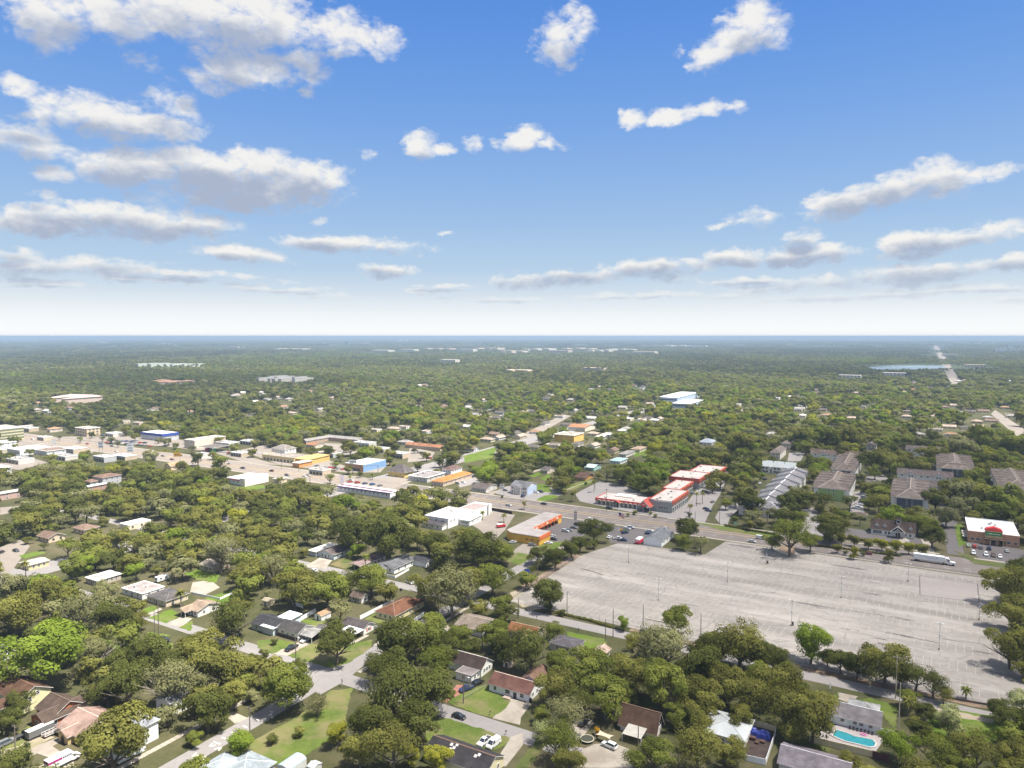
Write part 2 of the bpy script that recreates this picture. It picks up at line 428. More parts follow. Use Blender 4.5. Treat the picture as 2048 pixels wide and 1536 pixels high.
M_ROAD = asphalt("road_asphalt", (.15, .13, .12), .14, .1)
M_STREET = asphalt("street_asphalt", (.215, .20, .195), .12, .2)
M_DARKASPH = asphalt("dark_asphalt", (.105, .095, .095), .15, .1)
M_PAVE = asphalt("pale_paving", (.215, .187, .162), .16, .1)
M_CONC = ground_mat("concrete", (.25, .225, .19), (.33, .295, .25), (.19, .16, .13), 0.15, 0.9, 0.08, amt3=0.6)
M_DIRT = ground_mat("dirt", (.15, .10, .075), (.24, .18, .13), (.09, .08, .04), 0.15, 1.0, 0.1)
M_SAND = ground_mat("sand", (.26, .22, .165), (.33, .28, .21), (.15, .14, .07), 0.1, 1.0, 0.08)
M_LINE = mat((.50, .47, .43), .8, .25, 2.0, key='line')
M_FADED = mat((.34, .31, .28), .9, .3, .5, key='faded')
M_YELLOW = mat((.55, .38, .12), .8, .2, 2.0, key='yellowline')
M_TAR = mat((.11, .095, .092), .9, .3, .5, key='tar')
M_BRICKPAVE = mat((.26, .12, .09), .9, .25, 1.5, key='brickpave')

LEVEL = [0]
ZLEVEL = {'avenue': .015, 'cross_street': .022, 'street': .026, 'street_corner': .03, 'parking_lot': .03, 'dirt_verge': .02, 'sandy_verge': .02, 'paved_yard': .036, 'gravel_yard': .04, 'driveway': .048, 'lawn': .056, 'bare_ground': .07, 'lake': .08}
def sheet(name, pts, m, photo=True, keep=True):
    """flush ground surface; points are photo pixels on the ground or metres"""
    LEVEL[0] += 1
    z = ZLEVEL.get(name, .03) + .0004 * LEVEL[0]
    P = [at(*p) for p in pts] if photo else pts
    if name in ('lawn', 'bare_ground', 'dirt_verge', 'sandy_verge', 'gravel_yard') and len(P) < 40:   # grass never ends in a ruled line
        rj = random.Random(int(P[0][0] * 10)); Q = []
        for k in range(len(P)):
            a, c = P[k], P[(k + 1) % len(P)]; L = math.dist(a, c); n = max(1, min(40, int(L / 1.3)))
            for i in range(n):
                t = i / n; w = .0 if i == 0 else rj.uniform(-.4, .4)
                Q.append((a[0] + (c[0] - a[0]) * t - (c[1] - a[1]) / L * w, a[1] + (c[1] - a[1]) * t + (c[0] - a[0]) / L * w))
        P = Q
    ar = sum(P[k][0] * P[(k + 1) % len(P)][1] - P[(k + 1) % len(P)][0] * P[k][1] for k in range(len(P)))
    if ar < 0: P = P[::-1]
    b = MB(); b.quad([(x, y, z) for x, y in P])
    o = b.build(name, m)
    tag(o, kind='structure')
    if keep:
        keep_poly([proj(x, y, 0)[:2] for x, y in P])
        BASEPOLY.append(P)
    return o
BASEPOLY = []
def rect(x0, y0, x1, y1): return [(x0, y0), (x1, y0), (x1, y1), (x0, y1)]

# the ground: one sheet to the horizon, finer near the viewer
b = MB()
b.quad([(-86000, -1400, 0), (86000, -1400, 0), (86000, 86000, 0), (-86000, 86000, 0)])
tag(b.build("ground", M_FAR), kind='structure')
b = MB()
P = [at(*p) for p in [(-500, 1700), (2600, 1700), (2600, 775), (-500, 775)]]
b.quad([(x, y, .012) for x, y in P])
tag(b.build("near_ground", M_GROUND), kind='structure')

# ------------------------------------------------------------------ roads
road = sheet("avenue", rect(-366, 421, 900, 449.5), M_ROAD, photo=False, keep=False)
M_SUNLIT_ROAD = asphalt("sunlit_tan_road", (.21, .178, .152), .14, .15)  # paler road tone: sunshine on the left stretch put into the colour
sheet("avenue", rect(-1700, 417, -404, 455), M_SUNLIT_ROAD, photo=False, keep=False)
sheet("avenue", rect(-404, 419, -366, 452), M_STREET, photo=False, keep=False)
keep_poly([proj(x, y)[:2] for x, y in rect(-285, 419, 60, 453)])
keep_poly([(110, 872), (330, 893), (560, 932), (700, 945), (790, 970), (690, 972), (560, 948), (430, 925), (300, 905), (180, 896)])
lm = MB(); ly = MB()
for u in np.arange(-1100, 300, 9.2):
    if -410 < u < -364: continue
    for v in (425.2, 429.2, 441.4, 445.4):
        lm.box(u, v - .12, .03, u + 3.2, v + .12, .036)
for v in (433.0, 433.4, 437.4, 437.8):
    for (a, c) in ((-1100, -410), (-364, -20), (60, 300)):
        ly.box(a, v - .1, .03, c, v + .1, .036)
for x0, x1 in ((-406, -404.8), (-371, -369.8)):
    lm.box(x0, 423, .03, x1, 448, .036)
tag(lm.build("lane_marking", M_LINE, road), kind='stuff')
tag(ly.build("centre_line", M_YELLOW, road), kind='stuff')
def walk(x0, y0, x1, y1, h=.12):
    b = MB(); b.box(x0, y0, 0, x1, y1, h)
    return tag(b.build("sidewalk", M_CONC), kind='structure')
for (a, c) in ((-1100, -408), (-366, -152), (-142, 12), (28, 400)):
    walk(a, 450, c, 452.4)
for (a, c) in ((-1100, -408), (-366, -180), (-166, 400)):
    walk(a, 417.6, c, 420.2)
BASEPOLY.append(rect(-1700, 417, 900, 453.5))
cross = sheet("cross_street", rect(-401, 449.5, -376, 1500), M_STREET, photo=False, keep=False)
BASEPOLY.append(rect(-402, 440, -375, 1500))
sheet("cross_street", rect(-400, 120, -380, 421), M_STREET, photo=False, keep=False)
keep_poly([(700, 945), (790, 925), (850, 905), (880, 905), (830, 950), (790, 985), (690, 975)])
# residential grid
for y in (263.5,):
    sheet("street", rect(-520, y - 3.4, 40, y + 3.4), M_STREET, photo=False, keep=False)
    BASEPOLY.append(rect(-520, y - 4, 40, y + 4))
sheet("street", rect(-520, 176.6, -66, 183.4), M_STREET, photo=False, keep=False)
BASEPOLY.append(rect(-520, 176, -66, 184))
vs = sheet("street", rect(-180.4, 60, -173.6, 421), M_STREET, photo=False, keep=False)
BASEPOLY.append(rect(-181, 60, -173, 421))
# visible stretches
for poly in ([(255, 1297), (305, 1282), (310, 1288), (262, 1305)], [(287, 1242), (297, 1238), (380, 1262), (376, 1270), (330, 1262)],
             [(538, 1310), (560, 1302), (640, 1330), (670, 1335), (745, 1290), (748, 1300), (720, 1330), (680, 1362), (640, 1385), (625, 1376), (600, 1335)],
             [(340, 1536), (470, 1456), (520, 1430), (545, 1420), (545, 1440), (500, 1470), (385, 1536)],
             [(893, 1412), (1040, 1462), (1044, 1478), (1010, 1472), (893, 1434)],
             [(615, 1133), (665, 1142), (672, 1148), (620, 1140)], [(790, 1165), (840, 1183), (838, 1192), (795, 1178)],
             [(1005, 1205), (1040, 1213), (1250, 1258), (1245, 1270), (1030, 1222)], [(1590, 1340), (1660, 1356), (1790, 1390), (1785, 1402), (1680, 1378), (1600, 1352)],
             [(1010, 1132), (1060, 1128), (1080, 1110), (1062, 1108), (1040, 1150), (1050, 1160)], [(865, 1235), (890, 1228), (895, 1240), (870, 1262)]):
    keep_poly(poly)
# street widening in front of the corner lot and kerb edges
sheet("street_corner", [(600, 1312), (650, 1337), (700, 1325), (735, 1310), (735, 1325), (690, 1362), (640, 1390), (600, 1365), (600, 1335)], M_STREET)
for (x0, y0, x1, y1) in ((-190.5, 70, -188.6, 168), (-171.5, 186, -169.8, 258), (-190.2, 186, -188.5, 212)):
    b = MB()
    y = y0
    while y < y1 - .1:
        b.box(x0, y + .03, 0, x1, min(y + 1.5, y1) - .03, .07); y += 1.5
    tag(b.build("sidewalk", M_CONC), kind='structure')
# road paint on the lower street: dashes across and two pairs of chevrons
pm = MB()
def stripe(p, q, w=.28):
    a = Vector(at(*p)); c = Vector(at(*q)); n = (c - a).orthogonal().normalized() * w
    pm.quad([(a.x - n.x, a.y - n.y, .06), (c.x - n.x, c.y - n.y, .06), (c.x + n.x, c.y + n.y, .06), (a.x + n.x, a.y + n.y, .06)])
zs = 6.206
for p, q in (((1225, 893), (1305, 922)), ((1325, 838), (1395, 864)), ((1447, 773), (1505, 793)), ((1588, 695), (1640, 714)), ((1750, 609), (1790, 626)), ((985, 1120), (1035, 1143)), ((880, 1184), (935, 1206)), ((1925, 515), (1965, 525)),
             ((1170, 950), (1213, 915)), ((1190, 952), (1250, 935)), ((960, 1075), (1010, 1030)), ((980, 1077), (1055, 1050)),
             ((1232, 985), (1320, 962)), ((1285, 1003), (1320, 964)), ((1030, 1105), (1125, 1075)), ((1082, 1124), (1125, 1078))):
    stripe((230 + p[0] / zs, 1340 + p[1] / zs), (230 + q[0] / zs, 1340 + q[1] / zs))
tag(pm.build("road_paint", M_LINE, vs), kind='stuff')

# ------------------------------------------------------------------ the old parking lot
lot = sheet("parking_lot", [(-158, 272), (35, 270.5), (35, 417), (-96, 417), (-100, 386), (-148, 386), (-158, 352)], M_LOT, photo=False)
sl = MB(); ta = MB(); wh = MB()
r = random.Random(5)
def strip(mb, x, y, dx, dy, w, z):
    L = math.hypot(dx, dy); nx, ny = -dy / L * w / 2, dx / L * w / 2
    mb.quad([(x + nx, y + ny, z), (x - nx, y - ny, z), (x + dx - nx, y + dy - ny, z), (x + dx + nx, y + dy + ny, z)])
z0 = .03 + .0004 * LEVEL[0]
for row, y in enumerate((281, 299, 317, 335, 353, 371, 389, 407)):
    xa, xb = (-150 if y < 350 else -142), 31
    if y > 380: xa = -92
    for side in (-1, 1):
        x = xa
        while x < xb:
            if r.random() < .82:
                L = r.uniform(3.6, 5.3) * (1 if r.random() > .15 else .5)
                strip(sl, x, y + side * .2, side * 0.25, side * L, .15, z0 + .006)
            x += 2.75
    # the faded spine between two facing rows
    x = xa
    while x < xb:
        if r.random() < .35: strip(sl, x, y, r.uniform(3, 9), 0, .14, z0 + .006)
        x += 9
tag(sl.build("stall_lines", M_FADED, lot), kind='stuff')
def px_patch(mb, cx, cy, L, wd, ang=0):
    """ragged dark seam or patch, L metres long along the avenue"""
    x, y = at(cx, cy)
    n = max(4, int(L / 1.5)); top, bot = [], []
    for k in range(n + 1):
        t = k / n
        w = wd * (0.25 + math.sin(math.pi * min(.98, max(.02, t)))) * r.uniform(.35, 1)
        px_, py_ = x + (t - .5) * L * math.cos(ang), y + (t - .5) * L * math.sin(ang) + r.uniform(-.1, .1)
        top.append((px_, py_ + w / 2)); bot.append((px_, py_ - w / 2))
    for k in range(n):
        mb.quad([bot[k] + (z0 + .012,), bot[k + 1] + (z0 + .012,), top[k + 1] + (z0 + .012,), top[k] + (z0 + .012,)])
for (cx, cy, L, wd) in ((1582, 1149, 17, 1.0), (1395, 1130, 6, .6), (1645, 1142, 5, .8), (1625, 1210, 18, 2.2), (1720, 1224, 12, .8), (1745, 1188, 9, 2.2), (1805, 1238, 10, 2), (1800, 1270, 13, 1.3), (1840, 1279, 14, 1.1), (1762, 1278, 5, 1.2), (1765, 1288, 4, 2),
        (1900, 1280, 9, .8), (1945, 1285, 9, .9), (1690, 1258, 4, 1.2), (1380, 1210, 10, 1.0), (1445, 1208, 4, .6), (1462, 1210, 3, .5), (1255, 1207, 4, .6), (1237, 1152, 8, .7), (1448, 1180, 6, .6), (1555, 1165, 6, .4), (1620, 1178, 6, .7), (1545, 1185, 4, 1), (1480, 1246, 12, .5), (1460, 1240, 14, .4),
        (1180, 1155, 9, .5), (1200, 1150, 6, .5), (1175, 1140, 8, 2.2), (1990, 1345, 10, 1.2), (1965, 1305, 7, 1.5), (1745, 1165, 7, .5), (1590, 1100, 10, 4), (1480, 1092, 16, 4.5), (1540, 1112, 10, 2), (1700, 1135, 18, 2.5), (1760, 1230, 3, 1), (1640, 1216, 4, .6), (1350, 1180, 12, .5), (1320, 1245, 12, .4), (1900, 1205, 10, .5), (1850, 1330, 14, .4), (1930, 1368, 8, .5)):
    px_patch(ta, cx, cy, L, wd)
tag(ta.build("asphalt_patches", M_TAR, lot), kind='stuff')
# the outlined bay in the far right corner
q = [at(*p) for p in ((1839, 1152), (1955, 1168), (1958, 1205), (1840, 1190))]
b = MB()
for k in range(4):
    a, c = q[k], q[(k + 1) % 4]
    strip(b, a[0], a[1], c[0] - a[0], c[1] - a[1], .5, z0 + .02)
b.build("bay_outline", M_TAR, lot)
b = MB(); b.quad([p + (z0 + .017,) for p in q])
b.build("newer_asphalt", asphalt("newer_asphalt", (.245, .220, .208), .12), lot)
# kerbed islands
def island(pts, planted=None):
    P = [at(*p) for p in pts]
    b = MB(); n = len(P); cx = sum(p[0] for p in P) / n; cy = sum(p[1] for p in P) / n
    b.prism(P, 0, .32, 0)
    o = b.build("kerb_island", M_CONC, lot)
    Q = [(cx + (x - cx) * .9, cy + (y - cy) * .86) for x, y in P]
    b = MB(); b.prism(Q, .3, .36, 0)
    b.build("island_fill", planted or M_LOT, o)
island([(1170, 1139), (1180, 1132), (1212, 1141), (1205, 1150)])
island([(1290, 1238), (1312, 1219), (1352, 1230), (1330, 1246)])
island([(1555, 1100), (1560, 1090), (1595, 1095), (1590, 1112)], M_DIRT)
sheet("dirt_verge", rect(-96, 411, -40, 416.8), M_DIRT, photo=False, keep=False)
sheet("dirt_verge", rect(-100, 268.3, 35, 272.4), M_DIRT, photo=False, keep=False)
sheet("dirt_verge", rect(-163, 272, -157, 350), M_DIRT, photo=False, keep=False)
sheet("dirt_verge", [(1600, 1325), (1700, 1345), (1790, 1375), (1795, 1395), (1690, 1365), (1598, 1335)], M_DIRT, keep=False)
sheet("sandy_verge", [(1020, 1185), (1040, 1180), (1095, 1215), (1060, 1222), (1030, 1205)], M_SAND)

# ------------------------------------------------------------------ paved yards, lawns, driveways
for pts in ([(1150, 988), (1200, 962), (1250, 972), (1290, 990), (1345, 1024), (1375, 1004), (1400, 970), (1440, 940), (1460, 938), (1440, 990), (1425, 1012), (1410, 1045), (1330, 1036), (1250, 1022), (1160, 1003)],
            [(985, 985), (1015, 972), (1100, 975), (1125, 990), (1070, 1002), (1010, 992)], [(1440, 1048), (1430, 1035), (1445, 1010), (1475, 1000), (1480, 1015), (1460, 1035), (1455, 1050)],
            [(905, 950), (945, 948), (960, 965), (920, 975)], [(1605, 1020), (1625, 1015), (1650, 1035), (1690, 1030), (1690, 1055), (1640, 1075), (1600, 1070)], [(1700, 985), (1720, 982), (1730, 1030), (1700, 1025)], [(1578, 905), (1610, 905), (1600, 925), (1575, 922)], [(1660, 950), (1760, 945), (1780, 960), (1700, 965)]):
    sheet("paved_yard", pts, M_STREET)
for pts in ([(1070, 1075), (1112, 1035), (1180, 1043), (1188, 1048), (1145, 1090), (1110, 1095)], [(1213, 1062), (1225, 1052), (1310, 1061), (1285, 1090), (1220, 1086)],
            [(1895, 1108), (1930, 1112), (1905, 1010), (1878, 1008)], [(1930, 1085), (1960, 1083), (2048, 1100), (2048, 1140), (1960, 1120)],
            [(1690, 1055), (1740, 1062), (1800, 1070), (1860, 1078), (1860, 1090), (1770, 1082), (1690, 1070)]):
    sheet("paved_yard", pts, M_DARKASPH)
for pts in ([(935, 1045), (985, 1020), (1030, 1030), (1010, 1060), (985, 1085), (960, 1060)], [(1050, 1085), (1080, 1090), (1065, 1115), (1020, 1105)],
            [(140, 873), (330, 873), (420, 893), (560, 930), (500, 928), (420, 903), (330, 893), (200, 885), (110, 874)],
            [(0, 890), (30, 882), (190, 900), (180, 910), (90, 905), (0, 905)], [(480, 900), (530, 890), (560, 905), (640, 915), (700, 935), (780, 925), (760, 945), (690, 945), (560, 930)],
            [(0, 918), (60, 915), (95, 925), (40, 940), (0, 935)], [(690, 958), (800, 955), (830, 960), (770, 985), (690, 972)], [(640, 885), (690, 888), (720, 905), (690, 910)],
            [(820, 893), (870, 905), (860, 920), (815, 925)], 
            [(970, 985), (1000, 980), (985, 990)],):
    sheet("paved_yard", pts, M_PAVE)
for pts in ([(1040, 872), (1062, 876), (1142, 832), (1126, 828)], [(2048, 858), (2048, 886), (1982, 828), (1990, 820)],
            [(1925, 768), (1902, 768), (1866, 691), (1874, 690)], [(0, 1095), (40, 1080), (60, 1092), (25, 1140), (0, 1150)], [(0, 1015), (40, 1012), (30, 1024), (0, 1030)],
            ):
    sheet("street", pts, M_PAVE)
for pts in ([(1022, 1397), (1063, 1407), (1042, 1435), (1040, 1450), (985, 1437)], [(1022, 1474), (1045, 1466), (1046, 1490), (1012, 1533), (990, 1533), (1002, 1506)],
            [(540, 1307), (590, 1287), (612, 1280), (622, 1287), (575, 1312)], [(1135, 1445), (1180, 1438), (1188, 1446), (1158, 1483), (1135, 1470)], [(1163, 1500), (1190, 1488), (1230, 1487), (1262, 1500), (1262, 1536), (1155, 1536)],
            [(25, 1521), (77, 1490), (120, 1474), (127, 1480), (105, 1493), (122, 1504), (145, 1515), (150, 1536), (75, 1536), (105, 1518), (74, 1507), (32, 1530)],
            [(755, 1262), (785, 1270), (762, 1290), (745, 1292), (770, 1272)], [(1676, 1385), (1716, 1393), (1702, 1408), (1676, 1398)], [(438, 1420), (458, 1420), (497, 1437), (470, 1448)],
            [(335, 1248), (362, 1233), (385, 1237), (362, 1256)], [(295, 1226), (320, 1216), (325, 1219), (300, 1230)], [(385, 1165), (420, 1160), (440, 1175), (410, 1190), (380, 1185)], [(610, 1133), (640, 1115), (665, 1120), (650, 1138)],
            [(1855, 1108), (1872, 1110), (1856, 1078), (1842, 1078)], [(1796, 1092), (1812, 1094), (1814, 1075), (1800, 1074)], [(870, 1265), (895, 1250), (905, 1262), (890, 1275)], [(1085, 1100), (1140, 1085), (1150, 1092), (1100, 1108)]):
    sheet("driveway", pts, M_CONC)
sheet("driveway", [(888, 1403), (913, 1370), (930, 1370), (925, 1385), (893, 1407)], M_BRICKPAVE)
sheet("gravel_yard", [(0, 1500), (40, 1478), (100, 1466), (110, 1475), (60, 1500), (20, 1515), (0, 1515)], M_SAND)
for pts in ([(278, 1222), (305, 1212), (318, 1216), (293, 1229)], [(295, 1236), (342, 1219), (358, 1226), (362, 1232), (333, 1247)], [(357, 1256), (385, 1241), (382, 1262)], [(368, 1147), (400, 1137), (440, 1150), (432, 1166), (392, 1160)], [(410, 1197), (470, 1177), (492, 1180), (480, 1200), (440, 1211)],
            [(292, 1263), (342, 1271), (300, 1284)], [(324, 1292), (346, 1285), (346, 1296), (330, 1303)], [(36, 1112), (82, 1101), (92, 1106), (50, 1118)], [(927, 912), (996, 893), (990, 905), (984, 916), (930, 926)], [(1056, 951), (1085, 942), (1092, 946), (1068, 955)],
            [(1078, 956), (1100, 948), (1101, 957), (1090, 962)], [(1072, 969), (1090, 968), (1106, 981), (1102, 985), (1074, 983)], [(1072, 1001), (1088, 991), (1110, 990), (1118, 994), (1100, 1000), (1080, 1004)], [(1135, 1263), (1212, 1279), (1214, 1290), (1182, 1298), (1135, 1276)],
            [(1855, 1443), (1885, 1416), (1990, 1432), (2004, 1445), (2010, 1472), (1960, 1492), (1905, 1490), (1862, 1472)], [(470, 975), (528, 970), (530, 976), (480, 985)], [(1265, 905), (1295, 898), (1300, 905), (1270, 915)], [(1284, 912), (1300, 905), (1306, 910), (1290, 918)], [(1908, 1051), (1925, 1048), (1932, 1085), (1918, 1095)]):
    sheet("lawn", pts, M_BRIGHT)
for pts in ([(575, 1312), (620, 1288), (690, 1290), (745, 1280), (742, 1296), (700, 1325), (665, 1336), (615, 1324)], [(515, 1282), (545, 1278), (592, 1286), (545, 1308), (515, 1296)], [(598, 1240), (650, 1240), (662, 1250), (620, 1256)], [(728, 1238), (750, 1228), (800, 1250), (795, 1258)],
            [(500, 1485), (575, 1445), (640, 1402), (660, 1382), (705, 1376), (690, 1440), (660, 1480), (610, 1512), (540, 1533), (500, 1533)], [(893, 1405), (942, 1376), (975, 1370), (985, 1385), (1022, 1402), (1015, 1412), (986, 1436), (960, 1430)],
            [(850, 1440), (895, 1437), (1020, 1476), (1012, 1488), (990, 1500), (960, 1512), (890, 1480), (850, 1482)], [(1010, 1121), (1035, 1105), (1070, 1111), (1040, 1131)], [(1708, 1402), (1740, 1396), (1792, 1411), (1797, 1424), (1790, 1462), (1765, 1430)],
            [(1122, 975), (1180, 958), (1186, 966), (1142, 981), (1126, 981)], [(1390, 1045), (1450, 1050), (1560, 1068), (1555, 1078), (1440, 1060)], [(0, 1500), (70, 1440), (62, 1478), (30, 1495)], [(1090, 1085), (1130, 1083), (1110, 1102), (1065, 1100)]):
    sheet("lawn", pts, M_LAWN)
for pts in ([(1560, 1478), (1612, 1476), (1672, 1500), (1640, 1506), (1600, 1492)], [(1905, 1100), (1960, 1118), (2048, 1136), (2048, 1142), (1950, 1128)], [(740, 1130), (700, 1140), (660, 1130), (690, 1115)], [(1660, 1395), (1680, 1386), (1676, 1398), (1664, 1402)],
            [(1045, 1515), (1080, 1470), (1100, 1480), (1060, 1536), (1030, 1536)]):
    sheet("lawn", pts, M_DULLLAWN)
sheet("bare_ground", [(1860, 1415), (1920, 1425), (1990, 1440), (1985, 1447), (1900, 1432), (1856, 1425)], M_SAND)

# water
M_WATER = mat((.16, .21, .24), 0.25, .08, .01, spec=.5, key='lake')
o = sheet("lake", [(1738, 734), (1780, 731), (1885, 731), (1892, 736), (1830, 739), (1750, 739)], M_WATER)
# pool: a shell below the deck with water in it
deckp = [at(*p) for p in ((1620, 1446), (1680, 1440), (1762, 1462), (1775, 1486), (1748, 1503), (1640, 1478))]

# ------------------------------------------------------------------ buildings
# x = along the avenue, y = away; the faces in view are -y (lower left) and +x (lower right)
def fit(z, A=None, B=None, C=None, D=None, U=None, V=None):
    """rectangle from eave corners seen in the photo: A left, B near, C right, D far"""
    g = {k: at(p[0], p[1], z) for k, p in (('A', A), ('B', B), ('C', C), ('D', D)) if p}
    def mean(ks, i):
        v = [g[k][i] for k in ks if k in g]
        return sum(v) / len(v) if v else None
    x0, x1 = mean('AD', 0), mean('BC', 0)
    y0, y1 = mean('AB', 1), mean('CD', 1)
    if U is not None:
        if x0 is None: x0 = x1 - U
        elif x1 is None: x1 = x0 + U
        else: c = (x0 + x1) / 2; x0, x1 = c - U / 2, c + U / 2
    if V is not None:
        if y0 is None: y0 = y1 - V
        elif y1 is None: y1 = y0 + V
        else: c = (y0 + y1) / 2; y0, y1 = c - V / 2, c + V / 2
    if x0 is None: x0 = x1 - 12
    if x1 is None: x1 = x0 + 12
    if y0 is None: y0 = y1 - 9
    if y1 is None: y1 = y0 + 9
    if x1 < x0 + 2: c = (x0 + x1) / 2; x0, x1 = c - 3, c + 3
    if y1 < y0 + 2: c = (y0 + y1) / 2; y0, y1 = c - 3, c + 3
    return x0, y0, x1, y1

WINMESH = {}
def window_meshes(w, h, bars):
    k = (w, h, bars)
    if k not in WINMESH:
        b = MB()                                          # glass, in the x-z plane facing -y
        b.box(-w / 2, -.03, -h / 2, w / 2, .02, h / 2, 0, bottom=True)
        gm = b.mesh("window", glass())
        b = MB(); t = .09
        b.box(-w / 2 - t, -.07, -h / 2 - t, -w / 2 + .01, 0.0, h / 2 + t, 0, True); b.box(w / 2 - .01, -.07, -h / 2 - t, w / 2 + t, 0.0, h / 2 + t, 0, True)
        b.box(-w / 2 + .01, -.07, h / 2 - .01, w / 2 - .01, 0, h / 2 + t, 0, True); b.box(-w / 2 + .01, -.09, -h / 2 - t, w / 2 - .01, 0, -h / 2 + .01, 0, True)
        if bars: b.box(-.03, -.06, -h / 2 + .01, .03, 0, h / 2 - .01)
        b.box(-w / 2 + .01, -.055, -.03, w / 2 - .01, 0, .03)
        fm = b.mesh("frame", mat((.78, .77, .74), .6, .06, 1.0, key='whitetrim'))
        WINMESH[k] = (gm, fm)
    return WINMESH[k]
DOORMESH = {}
def door_mesh(w, h, color):
    k = (w, h, color)
    if k not in DOORMESH:
        b = MB(); b.box(-w / 2, -.06, 0, w / 2, .02, h, 0)
        b.box(-w / 2 - .08, -.08, 0, -w / 2, 0, h + .08, 1); b.box(w / 2, -.08, 0, w / 2 + .08, 0, h + .08, 1); b.box(-w / 2, -.08, h, w / 2, 0, h + .08, 1)
        DOORMESH[k] = b.mesh("door", [mat(color, .6), mat((.78, .77, .74), .6, .06, 1.0, key='whitetrim')])
    return DOORMESH[k]
NW = [0]
def window(parent, x, y, z, face, w=1.1, h=1.2, bars=False, framed=True, name="window"):
    gm, fm = window_meshes(round(w, 1), round(h, 1), bars)
    o = link(name, gm, parent, (x, y, z), {'-y': 0, '+x': R(90), '-x': R(-90)}[face])
    if framed: link("frame", fm, o)
    NW[0] += 1
    return o
def door(parent, x, y, face, w=.95, h=2.05, color=(.10, .09, .08), z=0):
    return link("door", door_mesh(w, h, color), parent, (x, y, z), {'-y': 0, '+x': R(90), '-x': R(-90)}[face])

